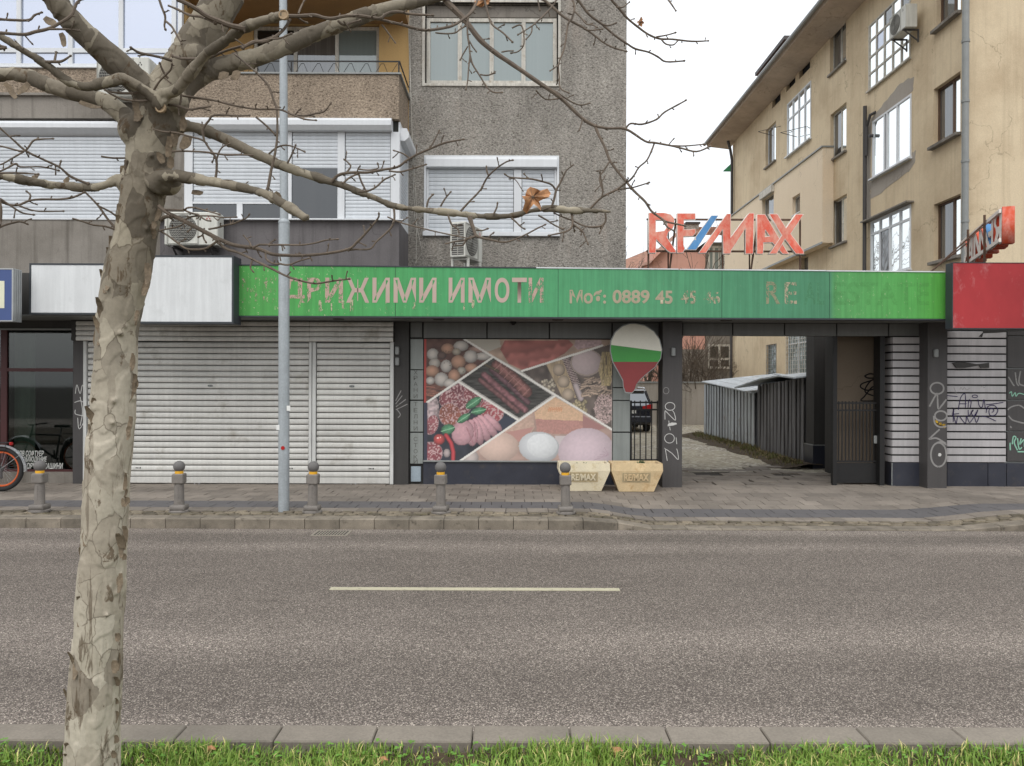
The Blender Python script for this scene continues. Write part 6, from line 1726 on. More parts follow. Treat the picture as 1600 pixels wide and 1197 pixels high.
    stroke(S_, [(395, 740), (450, 870)], 4, c(160, 96, 106), .1); stroke(S_, [(455, 700), (470, 850)], 4, c(160, 96, 106), .1)
    for cx, cy, rx, ry, a in ((448, 548, 70, 34, -.6), (490, 610, 58, 28, -.2), (372, 668, 58, 28, -.6), (250, 755, 54, 40, -.3)):
        ell(S_, cx, cy, rx, ry, c(72, 148, 96), a, .5, .3); ca, sa = math.cos(a), math.sin(a); stroke(S_, [(cx - rx * ca, cy - rx * sa), (cx + rx * ca, cy + rx * sa)], 3, c(130, 190, 140), .1)
    ell(S_, 182, 833, 44, 42, c(214, 62, 60), 0, .5); ell(S_, 172, 822, 6, 5, c(250, 210, 200), 0, 0); ell(S_, 193, 818, 4, 4, c(250, 210, 200), 0, 0)
    stroke(S_, [(235, 800), (275, 860), (292, 930), (290, 1000)], 17, c(204, 48, 54), .6); ell(S_, 242, 940, 26, 34, c(176, 156, 152), 0, .4)
    # --- cheeses lower right
    Cm = pmask([(345, 1000), (805, 672), (1078, 495), (1528, 752), (1528, 1000)])
    put(Cm, c(176, 138, 122)[None, None] * (.9 + .2 * n2)[:, :, None])
    put(pmask([(690, 770), (910, 620), (925, 740), (860, 830), (780, 850)]) & Cm, c(208, 164, 140)[None, None] * (.9 + .15 * n1)[:, :, None])
    put(pmask([(700, 775), (915, 735), (860, 840), (790, 850)]) & Cm, c(196, 132, 120))
    put(pmask([(925, 620), (1078, 495), (1300, 625), (1300, 745), (1210, 790), (945, 780)]) & Cm, c(196, 130, 116)[None, None] * (.9 + .15 * n3)[:, :, None])
    put(pmask([(925, 620), (1078, 495), (1300, 625), (1300, 685), (930, 672)]) & Cm, c(222, 172, 128)[None, None] * (.95 + .15 * n3)[:, :, None])
    for i in range(8): x = 1030 + i * 14; stroke(Cm, [(x, 600), (x + 12, 580), (x + 4, 612)], 3, c(214, 136, 88), .1)
    put(pmask([(1300, 640), (1480, 740), (1300, 790)]) & Cm, c(170, 110, 104))
    put(pmask([(1080, 800), (1200, 800), (1150, 880), (1110, 900)]) & Cm, c(206, 190, 188))
    ell(Cm, 645, 890, 158, 118, c(214, 176, 156), 0, .18, .04); ell(Cm, 430, 975, 60, 60, c(190, 172, 164), 0, .3)
    ell(Cm, 960, 890, 158, 120, c(204, 206, 208), .1, .22, .02); ell(Cm, 985, 880, 120, 95, c(212, 214, 214), .1, .08, .05)
    ell(Cm, 1330, 930, 220, 190, c(206, 178, 186), 0, .2, .05)
    for i in range(5): stroke(Cm & (((X - 1330) / 220) ** 2 + ((Y - 930) / 190) ** 2 < 1), [(1505, 950), (1390 + i * 20, 990 - i * 24)], 2.2, c(170, 136, 148), .1)
    # --- white dividing bars
    for a, b in (((82, 548), (600, 190)), ((375, 52), (1528, 752)), ((825, 298), (1450, 98)), ((333, 385), (795, 680)), ((345, 1000), (1085, 490))):
        stroke(ALL, [a, b], 8, c(214, 208, 198), 0)
    put((X < 80) & (Y < 545), c(184, 44, 36)); put((X < 84) & (Y >= 545), c(40, 42, 60))
    put((X < 90) & (Y > 545) & (X > 76), c(40, 42, 60))
    # the whole print is muted and its contrast evened out
    img = img * .66 + img.mean(2, keepdims=True) * .16 + 34
    col = np.where(img / 255 <= .04045, img / 255 / 12.92, ((np.clip(img, 0, 255) / 255 + .055) / 1.055) ** 2.4) * 1.0
    fx0, fx1 = 650 + x0c / 4.9875, 650 + x1c / 4.9875; fy0, fy1 = 520 + y0c / 4.9875, 520 + y1c / 4.9875
    gx = PX(fx0, 625, YS) + (X - x0c) / (x1c - x0c) * (PX(fx1, 625, YS) - PX(fx0, 625, YS))
    gz_ = PZ(808, fy0, YS) + (Y - y0c) / (y1c - y0c) * (PZ(808, fy1, YS) - PZ(808, fy0, YS))
    V = np.stack([gx, np.full_like(gx, YS - .006), gz_], -1).reshape(-1, 3)
    i = np.arange(ny - 1)[:, None] * nx + np.arange(nx - 1)[None, :]
    Fq = np.stack([i + nx, i + nx + 1, i + 1, i], -1).reshape(-1, 4)
    me = bpy.data.meshes.new('print'); me.vertices.add(len(V)); me.vertices.foreach_set('co', V.astype(np.float32).ravel())
    me.loops.add(Fq.size); me.loops.foreach_set('vertex_index', Fq.astype(np.int32).ravel())
    me.polygons.add(len(Fq)); me.polygons.foreach_set('loop_start', (np.arange(len(Fq)) * 4).astype(np.int32))
    try: me.polygons.foreach_set('loop_total', np.full(len(Fq), 4, np.int32))
    except Exception: pass
    me.update(calc_edges=True)
    at = me.color_attributes.new('col', 'FLOAT_COLOR', 'POINT'); cc = np.ones((ny * nx, 4), np.float32); cc[:, :3] = col.reshape(-1, 3); at.data.foreach_set('color', cc.ravel())
    t = NT('printed_poster'); an = t.n.new("ShaderNodeAttribute"); an.attribute_name = 'col'
    t.col(an.outputs['Color']); t.rough(.5); t.b.inputs['Specular IOR Level'].default_value = .3
    me.materials.append(t.m)
    c0 = (PX(808, 725, YS), YS, PZ(808, 720, YS))
    r = thing('food_poster', 'large printed food collage poster of eggs, sausages, ham, pasta and cheeses', 'poster', c0)
    obj('backing_board', MB().box(gx.min() - .006, gx.max() + .006, YS - .003, YS + .03, gz_.min() - .006, gz_.max() + .006), MAT['dark2'], r)
    obj('print', me, t.m, r)
poster()

# ------------------------------------------------------------------ yard: sheds, wall, house, car
def shed(label, Xa, ya, Xb, yb_, za, zb_, mt, n, seed, depth=2.2):
    """vertical sheet wall from near (Xa,ya) to far (Xb,yb)"""
    rr = random.Random(seed)
    r = thing('metal_shed', label, 'shed', ((Xa + Xb) / 2, (ya + yb_) / 2, .12))
    A, B = Vector((Xa, ya, 0)), Vector((Xb, yb_, 0)); d = (B - A).normalized(); nrm = Vector((-d.y, d.x, 0))   # points to -x
    if nrm.x > 0: nrm = -nrm
    L_ = (B - A).length; w = L_ / n
    for i in range(n):
        a = A + d * (i * w + .012); b = A + d * ((i + 1) * w - .012)
        o1, o2 = rr.uniform(0, .02), rr.uniform(0, .03)
        zt0 = za + (zb_ - za) * i / n + rr.uniform(-.01, .01); zt1 = za + (zb_ - za) * (i + 1) / n + rr.uniform(-.01, .01)
        m = MB(); mid = (a + b) / 2 + nrm * .012
        p = [a + nrm * o1, mid + nrm * o1 + nrm * rr.uniform(0, .01), b + nrm * o1]
        q = [a + nrm * o2, mid + nrm * o2, b + nrm * o2]
        vs = [(v.x, v.y, .09) for v in q] + [(v.x, v.y, 1.0) for v in p] + [(v.x, v.y, z) for v, z in zip(p, (zt0, (zt0 + zt1) / 2, zt1))]
        m.add(vs, [(0, 1, 4, 3), (1, 2, 5, 4), (3, 4, 7, 6), (4, 5, 8, 7)])
        vs2 = [(v[0] - nrm.x * .01, v[1] - nrm.y * .01, v[2]) for v in vs]
        m.add(vs2, [(3, 4, 1, 0), (4, 5, 2, 1), (6, 7, 4, 3), (7, 8, 5, 4)])
        obj('metal_sheet', m, MAT[mt], r)
        s = a - nrm * .0 + d * (-.012); rb = MB(); rb.tube([(s.x + nrm.x * .02, s.y, .1), (s.x + nrm.x * .025, s.y, zt0)], .013, 4); obj('seam_batten', rb, MAT['dark'] if mt == 'zinc_dark' else MAT['zinc_dark'], r)
    bk = MB(); bk.add([(Xa + .05, ya, .1), (Xb + .05, yb_, .1), (Xb + .05, yb_, zb_ - .02), (Xa + .05, ya, za - .02), (Xa + depth, ya, .1), (Xb + depth, yb_, .1), (Xb + depth, yb_, zb_ + .35), (Xa + depth, ya, za + .35)],
                     [(0, 1, 2, 3), (4, 7, 6, 5), (0, 3, 7, 4), (1, 5, 6, 2)])
    obj('shed_body', bk, MAT['zinc_dark'], r)
    return r
s2 = shed('nearer dark sheet metal shed with an overhanging roof edge in the alley', 6.62, 17.35, 6.52, 20.35, PZ(1258, 590, 17.4), PZ(1186, 602, 20.4), 'zinc_dark', 13, 3)
zr = PZ(1262, 588, 17.3); zr2 = PZ(1165, 605, 20.9)
rf = MB(); rf.add([(6.3, 17.2, zr - .02), (6.45, 18.6, zr + .04), (6.3, 19.6, zr - .04), (6.05, 20.9, zr2), (8.8, 20.9, zr2 + .3), (8.8, 17.2, zr + .3)], [(0, 1, 2, 3, 4, 5)])
v0 = list(rf.v); rf.add([(v.x, v.y, v.z - .035) for v in v0], [(5, 4, 3, 2, 1, 0)]); rf.f += [[i, (i + 1) % 6, (i + 1) % 6 + 6, i + 6] for i in range(6)]; rf.mi += [0] * 6
obj('roof_sheet', rf, MAT['zinc'], s2)
s1 = shed('farther pale corrugated shed with a sloping roof in the alley', 6.5, 20.5, 6.42, 25.6, PZ(1184, 614, 20.5), PZ(1104, 600, 25.6), 'zinc', 17, 5)
z1, z2 = PZ(1184, 613, 20.5), PZ(1104, 598, 25.6)
for i in range(6):
    x0, x1 = 6.35 + i * .42, 6.35 + (i + 1) * .42 - .02; up = .11
    m = MB(); m.add([(x0, 20.4, z1 + (x0 - 6.35) * up), (x1, 20.4, z1 + (x1 - 6.35) * up), (x1, 25.7, z2 + (x1 - 6.35) * up + .05), (x0, 25.7, z2 + (x0 - 6.35) * up + .05),
                     (x0, 20.4, z1 + (x0 - 6.35) * up - .03), (x1, 20.4, z1 + (x1 - 6.35) * up - .03), (x1, 25.7, z2 + (x1 - 6.35) * up + .02), (x0, 25.7, z2 + (x0 - 6.35) * up + .02)], [(0, 1, 2, 3), (7, 6, 5, 4), (0, 4, 5, 1), (1, 5, 6, 2), (2, 6, 7, 3), (3, 7, 4, 0)])
    obj('roof_sheet', m, MAT['zinc'], s1)
# weeds and earth along the sheds
rr = random.Random(8); wd = MB()
for i in range(2600):
    y = rr.uniform(16.6, 26.5); x = 6.45 - abs(rr.gauss(0, .16)) - (.12 if y < 20 else 0); z = .13 + max(0, .10 - (6.45 - x) * .25)
    a = rr.uniform(0, 6.28); h = rr.uniform(.03, .13); w_ = rr.uniform(.01, .03)
    wd.add([(x - math.sin(a) * w_, y + math.cos(a) * w_, z - .03), (x + math.sin(a) * w_, y - math.cos(a) * w_, z - .03), (x + math.cos(a) * h * .6, y + math.sin(a) * h * .6, z + h)], [(0, 1, 2)])
wt = NT('dry_weeds'); wt.col(wt.ramp(wt.noise(wt.pos(), 6, 4), [(.35, C(120, 104, 76)), (.52, C(104, 100, 62)), (.7, C(84, 96, 48))])); wt.rough(.8)
tag(obj('weeds', wd, wt.m), 'dry brown and green weeds growing along the foot of the metal sheds', 'weeds', kind='stuff')
em = MB(); n_ = 60
vs = []; 
for i in range(n_ + 1):
    y = 16.4 + 10.6 * i / n_
    for k, (dx, z) in enumerate(((.25, .2), (-.05, .22), (-.3, .17), (-.6, .115))): vs.append((6.4 + dx * (1 + .4 * noise.noise(Vector((y, k, 0)))), y, z + .04 * noise.noise(Vector((y * 2, k * 3, 1)))))
em.add(vs, [(i * 4 + k, (i + 1) * 4 + k, (i + 1) * 4 + k + 1, i * 4 + k + 1) for i in range(n_) for k in range(3)])
struct('earth_bank', em, MAT['soil'])

# yard wall
dw = 33.7; x0, x1 = PX(900, 630, dw), PX(1106, 630, dw)
yw = thing('yard_wall', 'grey rendered wall at the far end of the alley yard', 'wall', ((x0 + x1) / 2, dw, .1))
for i in range(6): obj('wall_panel', MB().box(x0 + (x1 - x0) * i / 6 + .006, x0 + (x1 - x0) * (i + 1) / 6 - .006, dw, dw + .2, 0, 1.95), MAT['wallgrey'], yw)
obj('coping', MB().box(x0 - .05, x1 + .05, dw - .05, dw + .25, 1.953, 2.02), MAT['trim'], yw)
# pink house
hd = 45.0
HX0, HX1 = PX(1060, 400, hd), PX(1175, 400, hd)
ph = thing('pink_house', 'pink house with a tiled roof far behind the alley', 'house', ((HX0 + HX1) / 2, hd, 0))
ze = PZ(1080, 385, hd); zrg = PZ(1090, 340, hd)
def hw(px): return PX(px, 400, hd)
def hzz(py): return PZ(1100, py, hd)
obj('wall', MB().box(hw(1020), hw(1102), hd, hd + 9, 0, hzz(392)), MAT['pinkwall'], ph)
obj('wall', MB().box(hw(1102) + .01, hw(1175), hd + .1, hd + 9, 0, hzz(378)), MAT['concrete'], ph, label='grey upper storey wall')
rfm = MB(); rfm.add([(hw(1012), hd - .5, hzz(415)), (hw(1060), hd - .6, hzz(366)), (hw(1139), hd - .6, hzz(372)), (hw(1139), hd + 4, hzz(335)), (hw(1088), hd + 4, hzz(335)), (hw(1012), hd + 4, hzz(402)), (hw(1175), hd - .6, hzz(372)), (hw(1175), hd + 4, hzz(335))],
                    [(0, 1, 4, 5), (1, 2, 3, 4), (2, 6, 7, 3)])
obj('roof', rfm, MAT['rooftile'], ph)
for k in range(9):
    t = k / 8; z = hzz(370) + (hzz(336) - hzz(370)) * t; y = hd - .62 + 4.5 * t; xa = hw(1058) + (hw(1088) - hw(1058)) * t
    obj('tile_row', MB().box(xa, hw(1175), y, y + .1, z, z + .1), MAT['rooftile'], ph)
ch = obj('chimney', MB().box(hw(1088), hw(1108), hd + 2.5, hd + 3.6, hzz(352), hzz(336)), MAT['roughcast'], ph); obj('chimney_cap', MB().box(hw(1086), hw(1110), hd + 2.4, hd + 3.7, hzz(336) + .002, hzz(333)), MAT['dark'], ch)
win(ph, I4, hw(1106), hw(1133), hzz(424), hzz(384), hd + .02, (.35, .68), (), 'oldwood', 'glass_grey', .12, .06)
win(ph, I4, hw(1107), hw(1143), hzz(576), hzz(538), hd + .02, (.5,), (.4,), 'oldwood', 'glass_dark', .12, .06)
obj('wall_panel', MB().box(hw(1066), hw(1086), hd - .02, hd - .002, hzz(545), hzz(524)), MAT['pinkwall'], ph)
obj('wall_panel', MB().box(hw(1066), hw(1102), hd - .03, hd - .003, 0, hzz(546)), MAT['concrete'], ph)
# lower brown roofs further left
lh = thing('low_house', 'low brown roofed house behind bare branches at the gap', 'house', (hw(1035) + 2, 52, 0))
obj('wall', MB().box(PX(950, 400, 52), PX(1060, 400, 52), 52, 60, 0, PZ(1000, 418, 52)), MAT['pinkwall'], lh)
rfm = MB(); a = [PX(940, 400, 52), PX(1035, 400, 52), PX(1062, 400, 52)]
rfm.add([(a[0], 51.5, PZ(1000, 422, 52)), (a[2], 51.5, PZ(1000, 422, 52)), (a[2], 56, PZ(1000, 372, 52)), (a[1], 56, PZ(1000, 372, 52)), (a[2], 60, PZ(1000, 422, 52)), (a[0], 60, PZ(1000, 422, 52))], [(0, 1, 2, 3), (0, 3, 5), (5, 3, 2, 4)])
obj('roof', rfm, MAT['rooftile'], lh)

# bare shrubs and trees in the yard
def bare_tree(label, x, y, h, seed, n0=3, r0=.07, lean=0, z=.1, spread=.6, name='bare_tree', depth=6):
    rr = random.Random(seed); t = MB(); c_ = MB()
    def grow(p, d, L_, r, lev):
        pts = [p]; q = p.copy(); dd = d.copy(); ns = 4
        for i in range(ns):
            dd = (dd + Vector((rr.gauss(0, .12), rr.gauss(0, .12), rr.gauss(.04, .08)))).normalized(); q = q + dd * L_ / ns; pts.append(q.copy())
        (t if lev < 2 else c_).tube(pts, [r * (1 - .35 * i / ns) for i in range(ns + 1)], 6 if lev < 3 else 3)
        if lev >= depth: return
        for k in range(3 if lev < 2 else rr.choice((2, 2, 3))):
            i = rr.choice((2, 3, 4)) if k else 4
            ax = Vector((rr.gauss(0, 1), rr.gauss(0, 1), rr.gauss(0, .4))).normalized()
            nd = (dd + ax * spread * rr.uniform(.6, 1.2)).normalized()
            grow(pts[i].copy(), nd, L_ * rr.uniform(.62, .85), r * .62, lev + 1)
    tr = thing(name, label, 'tree', (x, y, z))
    for k in range(n0):
        grow(Vector((x, y, z)), Vector((rr.gauss(lean, .25), rr.gauss(0, .25), 1)).normalized(), h * .3, r0, 0 if n0 < 3 else 1)
    if t.v: obj('trunk', t, MAT['twig_far'], tr)
    obj('crown', c_, MAT['twig_far'], tr)
p = P(1088, 600, 35.2); bare_tree('bare many-stemmed shrub behind the yard wall, in front of the pink house', p.x, 35.2, 4.6, 3, 7, .06)
p = P(1120, 600, 37); bare_tree('leafless shrub behind the yard wall, close to the yellow house corner', p.x, 37, 4.2, 12, 6, .05)
p = P(1000, 600, 36); bare_tree('bare shrub behind the parked car, seen through the narrow iron fence', p.x, 36, 4.0, 5, 6, .05)
p = P(1005, 600, 40); bare_tree('tall bare tree whose top shows between the grey block and the roof letters', p.x, 40, 11.2, 21, 2, .12, depth=5)
p = P(1075, 600, 42.5); bare_tree('tall bare tree crossing the pink house wall above the green sign', p.x, 42.5, 9.0, 33, 2, .10, depth=5)

# parked car, seen from behind
def car(label, x, y, rz):
    r = thing('parked_car', label, 'car', (x, y, .13), rz)
    # local: rear at y=0 facing -y, length +y
    Wd = .9
    sec = [  # y, half width low, half width belt, z bottom, z belt
        (-.02, .70, .74, .42, .95), (.03, .80, .84, .30, .98), (.25, .87, .88, .24, .99), (1.2, .90, .89, .22, .98), (3.0, .90, .89, .22, .95), (3.9, .88, .84, .24, .86), (4.3, .78, .70, .34, .70), (4.38, .66, .6, .42, .62)]
    m = MB(); vs = []
    for (yy, wl_, wb_, zb_, zt_) in sec: vs += [(-wl_, yy, zb_), (-wl_ - .02, yy, (zb_ + zt_) / 2), (-wb_, yy, zt_), (wb_, yy, zt_), (wl_ + .02, yy, (zb_ + zt_) / 2), (wl_, yy, zb_)]
    fs = [(0, 1, 2, 3, 4, 5), tuple(range(len(vs) - 1, len(vs) - 7, -1))]
    for i in range(len(sec) - 1):
        for k_ in range(6):
            a_, b_ = i * 6 + k_, i * 6 + (k_ + 1) % 6; fs.append((a_, a_ + 6, b_ + 6, b_))
    m.add(vs, fs); obj('body', m, MAT['carpaint'], r, world=False, smooth=True)
    m = MB(); cs = [(.04, .80, .98, .99), (.30, .68, 1.52, 1.0), (.5, .66, 1.57, 1.0), (2.0, .67, 1.58, 1.0), (2.5, .66, 1.52, 1.0), (3.35, .78, .95, 1.0)]
    vs = []
    for (yy, w_, zt_, _) in cs: vs += [(-.84 if zt_ > 1.0 else -w_, yy, .96), (-w_, yy, zt_), (w_, yy, zt_), (.84 if zt_ > 1.0 else w_, yy, .96)]
    fs = []
    for i in range(len(cs) - 1):
        for k_ in range(3): a_ = i * 4 + k_; fs.append((a_, a_ + 4, a_ + 5, a_ + 1))
    m.add(vs, fs); obj('cabin_glass', m, MAT['carglass'], r, world=False)
    m = MB(); m.add([(-.68, .28, 1.50), (.68, .28, 1.50), (.69, .5, 1.585), (-.69, .5, 1.585), (.69, 2.1, 1.595), (-.69, 2.1, 1.595), (.67, 2.5, 1.535), (-.67, 2.5, 1.535)], [(0, 1, 2, 3), (3, 2, 4, 5), (5, 4, 6, 7)]); obj('roof', m, MAT['carpaint'], r, world=False)
    for s in (-1, 1):
        pm = MB(); pm.add([(s * .86, .0, .97), (s * .70, .26, 1.53), (s * .71, .52, 1.58), (s * .87, .5, .97), (s * .80, -.01, .97), (s * .62, .24, 1.53)], [(0, 1, 2, 3), (0, 4, 5, 1)]); obj('pillar', pm, MAT['carpaint'], r, world=False)
        obj('tail_light', MB().poly_y([(s * .50, .86), (s * .86, .80), (s * .87, 1.03), (s * .72, 1.02), (s * .5, .95)], -.05, .04), MAT['redlight'], r, world=False)
        obj('roof_rail', MB().tube([(s * .66, .5, 1.6), (s * .66, .6, 1.64), (s * .66, 2.0, 1.65), (s * .66, 2.1, 1.61)], .018, 6), MAT['silver'], r, world=False)
        for yy in (.85, 3.5):
            wh = obj('wheel', MB().disc((s * .80 - .1, yy, .31), .31, 'x', 28, .2), MAT['tyre'], r, world=False)
            obj('rim', MB().disc((s * .9 - .004 if s > 0 else s * .9 - .008, yy, .31), .2, 'x', 20, .012), MAT['silver'], wh)
    obj('number_plate', MB().box(-.26, .26, -.045, -.025, .70, .81), MAT['plate'], r, world=False)
    pp = MB(); [pp.box(x_, x_ + w_, -.048, -.0465, .728, .785) for x_, w_ in ((-.22, .03), (-.17, .025), (-.08, .02), (-.04, .03), (.01, .02), (.06, .03), (.14, .025), (.19, .03))]; obj('plate_print', pp, MAT['black'], r, world=False)
    obj('bumper', MB().box(-.84, .84, -.08, .06, .34, .60, .04), MAT['carpaint'], r, world=False)
    obj('rear_badge', MB().ring((0, -.03, .93), .045, .008, 'y', 18, 5), MAT['silver'], r, world=False)
    obj('spoiler', MB().box(-.62, .62, .16, .34, 1.52, 1.56, .01), MAT['silver'], r, world=False)
    return r
cp_ = P(984, 640, 28.4); car('dark blue estate car parked in the yard behind the narrow iron fence', cp_.x - .05, 28.3, 0)

# ------------------------------------------------------------------ bicycle at the left edge
def bicycle():
    yb = 12.55; c = P(3, 732, yb); Rw = .36
    zc = .135 + Rw
    r = thing('bicycle', 'bicycle with a fat black tyre, orange rim and silver mudguard at the left edge', 'bicycle', (c.x - .5, yb, .13))
    def wheel(cx):
        ty = obj('wheel', MB().ring((cx, yb, zc), Rw - .035, .036, 'y', 48, 10), MAT['tyre'], r, smooth=True)
        obj('rim', MB().ring((cx, yb, zc), Rw - .085, .017, 'y', 48, 6), MAT['orange'], ty)
        sp = MB()
        for i in range(28):
            a = i * 2 * math.pi / 28; sp.tube([(cx + .02 * math.cos(a + .8), yb + (.02 if i % 2 else -.02), zc + .02 * math.sin(a + .8)), (cx + (Rw - .09) * math.cos(a), yb, zc + (Rw - .09) * math.sin(a))], .0014, 3)
        obj('spokes', sp, MAT['silver'], ty); obj('hub', MB().ring((cx, yb, zc), .016, .012, 'y', 14, 5), MAT['dark'], ty)
        fd = MB(); n = 22; vs = []
        for i in range(n + 1):
            a = math.radians(-5 + 150 * i / n); rr_ = Rw + .025
            vs += [(cx + rr_ * math.cos(a), yb - .045, zc + rr_ * math.sin(a) - .012), (cx + (rr_ + .012) * math.cos(a), yb, zc + (rr_ + .012) * math.sin(a)), (cx + rr_ * math.cos(a), yb + .045, zc + rr_ * math.sin(a) - .012)]
        fd.add(vs, [(i * 3 + k_, i * 3 + 3 + k_, i * 3 + 4 + k_, i * 3 + 1 + k_) for i in range(n) for k_ in (0, 1)])
        obj('mudguard', fd, MAT['silver'], r)
    wheel(c.x); wheel(c.x - 1.08)
    x = c.x; f = MB()
    bb = (x - .44, yb, zc - .05); st = (x - .60 + .02, yb, zc + .42); hdp = (x - 1.0, yb, zc + .42)
    st = (x - .36, yb, zc + .40)
    f.tube([(x, yb, zc), bb], .012, 8); f.tube([(x, yb, zc), st], .01, 8); f.tube([bb, st], .018, 8); f.tube([bb, (x - .93, yb, zc + .3)], .022, 8); f.tube([st, (x - .92, yb, zc + .42)], .018, 8); f.tube([(x - .90, yb, zc + .48), (x - .96, yb, zc + .28)], .022, 8); f.tube([(x - .96, yb, zc + .28), (x - 1.08, yb, zc)], .015, 8)
    obj('frame', f, MAT['dark'], r, smooth=True)
    sd_ = MB(); sd_.tube([st, (x - .33, yb, zc + .55)], .013, 8); obj('seat_post', sd_, MAT['silver'], r)
    sd_ = MB(); sd_.poly_z([(x - .46, yb - .02), (x - .3, yb - .04), (x - .2, yb - .08), (x - .18, yb), (x - .2, yb + .08), (x - .3, yb + .04), (x - .46, yb + .02)], zc + .55, zc + .6); obj('saddle', sd_, MAT['tyre'], r)
    hb_ = MB(); hb_.tube([(x - .90, yb, zc + .48), (x - .88, yb, zc + .60)], .014, 8); hb_.tube([(x - .78, yb - .3, zc + .62), (x - .88, yb - .12, zc + .6), (x - .88, yb + .12, zc + .6), (x - .78, yb + .3, zc + .62)], .012, 8); obj('handlebar', hb_, MAT['tyre'], r)
    rk = MB(); 
    for yy in (-.05, 0, .05): rk.tube([(x - .3, yb + yy, zc + .43), (x + .14, yb + yy, zc + .43)], .006, 6)
    rk.tube([(x + .1, yb - .05, zc + .43), (x, yb - .05, zc)], .005, 6); rk.tube([(x + .1, yb + .05, zc + .43), (x, yb + .05, zc)], .005, 6)
    obj('rear_rack', rk, MAT['tyre'], r); obj('rear_light', MB().box(x + .13, x + .17, yb - .03, yb + .03, zc + .39, zc + .44, .008), MAT['redlight'], r)
    ck = MB(); ck.ring(bb, .085, .006, 'y', 24, 4); ck.box(bb[0] - .012, bb[0] + .012, yb - .06, yb - .045, bb[2] - .17, bb[2]); ck.box(bb[0] - .012, bb[0] + .012, yb + .045, yb + .06, bb[2], bb[2] + .17); obj('crank', ck, MAT['dark'], r)
    dr = MB(); dr.ring((x, yb - .03, zc), .045, .008, 'y', 18, 4); dr.box(x + .0, x + .03, yb - .05, yb - .03, zc - .14, zc - .02); dr.ring((x + .015, yb - .04, zc - .13), .02, .006, 'y', 12, 4); obj('derailleur', dr, MAT['dark'], r)
    f = MB(); f.tube([(x + Rw * .85, yb - .05, zc + Rw * .62), (x, yb - .05, zc)], .004, 5); obj('mudguard_stay', f, MAT['silver'], r)
bicycle()
# ------------------------------------------------------------------ the plane tree in the foreground
TD = 3.2
tb = P(140, 1250, TD)
tree = thing('plane_tree', 'bare plane tree with mottled peeling bark and long twiggy limbs on the grass verge', 'tree', (tb.x, TD, .03))
def path(pts, d0, d1, sub=5):
    """(px, py, width px) nodes -> world points and radii, distance going from d0 to d1 along the limb"""
    L_ = [0]
    for a, b in zip(pts[:-1], pts[1:]): L_.append(L_[-1] + math.hypot(a[0] - b[0], a[1] - b[1]))
    q = [[p[0], p[1], p[2], d0 + (d1 - d0) * l / L_[-1]] for p, l in zip(pts, L_)]
    q = catmull(q, sub)
    return [P(a, b, d) for a, b, w, d in q], [max(.0012, w / 2 / F * d) for a, b, w, d in q]
def limb(mb, pts, d0, d1, n=14, sub=5, lump=.05, seed=0):
    W_, r_ = path(pts, d0, d1, sub)
    r_ = [r * (1 + lump * noise.noise(Vector((i * .6, seed, 0)))) for i, r in enumerate(r_)]
    mb.tube(W_, r_, n)
    return W_, r_
main = MB()
trunk = [(140, 1262, 84), (143, 1197, 78), (147, 1100, 76), (153, 1000, 70), (160, 900, 66), (163, 850, 65), (167, 760, 65), (175, 660, 65), (179, 600, 62), (183, 510, 61), (199, 430, 66), (214, 350, 62), (224, 300, 63), (231, 260, 67), (240, 210, 70), (252, 165, 72), (270, 125, 56), (290, 95, 52), (318, 50, 54), (348, 0, 54), (375, -60, 50), (410, -150, 46)]
limb(main, trunk, TD, TD - .0, 28, 6, .045, 1)
limb(main, [(252, 170, 56), (222, 135, 42), (190, 105, 40), (150, 70, 36), (118, 38, 34), (85, 0, 33), (55, -50, 30), (10, -130, 26)], TD - .02, TD - .45, 18, 5, .05, 2)        # up left
limb(main, [(245, 235, 40), (218, 205, 34), (190, 178, 28), (162, 158, 25), (128, 148, 22), (100, 141, 22), (72, 132, 21), (48, 121, 20), (20, 116, 18), (-15, 117, 18), (-80, 110, 15), (-160, 80, 12)], TD - .03, TD + .1, 16, 5, .07, 3)   # long left
limb(main, [(262, 175, 50), (285, 138, 38), (318, 115, 32), (350, 103, 29), (400, 90, 27), (450, 70, 27), (500, 50, 24), (550, 31, 22), (620, 10, 19), (690, -6, 15), (760, -30, 12)], TD, TD + .35, 16, 5, .05, 4)  # long right, upper
limb(main, [(240, 290, 34), (262, 275, 20), (300, 279, 15), (350, 288, 14), (400, 298, 13), (425, 309, 13), (452, 324, 13), (470, 336, 13), (479, 342, 12)], TD - .05, TD - .3, 14, 5, .08, 5)   # pruned stub
limb(main, [(262, 205, 34), (287, 197, 19), (315, 202, 17), (340, 212, 17), (372, 227, 15), (400, 241, 15), (435, 256, 14), (475, 271, 13), (520, 285, 11), (555, 298, 10), (585, 309, 10), (612, 321, 10), (650, 327, 10), (700, 332, 9), (750, 338, 9), (800, 337, 9), (832, 329, 8), (862, 326, 8), (895, 329, 8), (925, 329, 7), (955, 331, 6)], TD + .02, TD - .25, 14, 5, .08, 6)  # long right, lower
limb(main, [(225, 295, 34), (195, 277, 15), (162, 290, 13), (135, 293, 13), (105, 291, 12), (75, 288, 12), (30, 280, 12), (-12, 273, 11), (-80, 262, 9)], TD - .02, TD - .2, 12, 5, .1, 7)       # lower left
limb(main, [(258, 165, 30), (236, 148, 19), (215, 135, 16), (192, 123, 15), (176, 127, 14), (160, 130, 13), (135, 136, 13), (112, 130, 13), (92, 117, 11), (70, 100, 11), (48, 86, 11), (25, 72, 10), (0, 56, 10), (-30, 30, 9), (-80, -20, 7)], TD - .12, TD - .45, 12, 5, .08, 8)   # crossing left branch
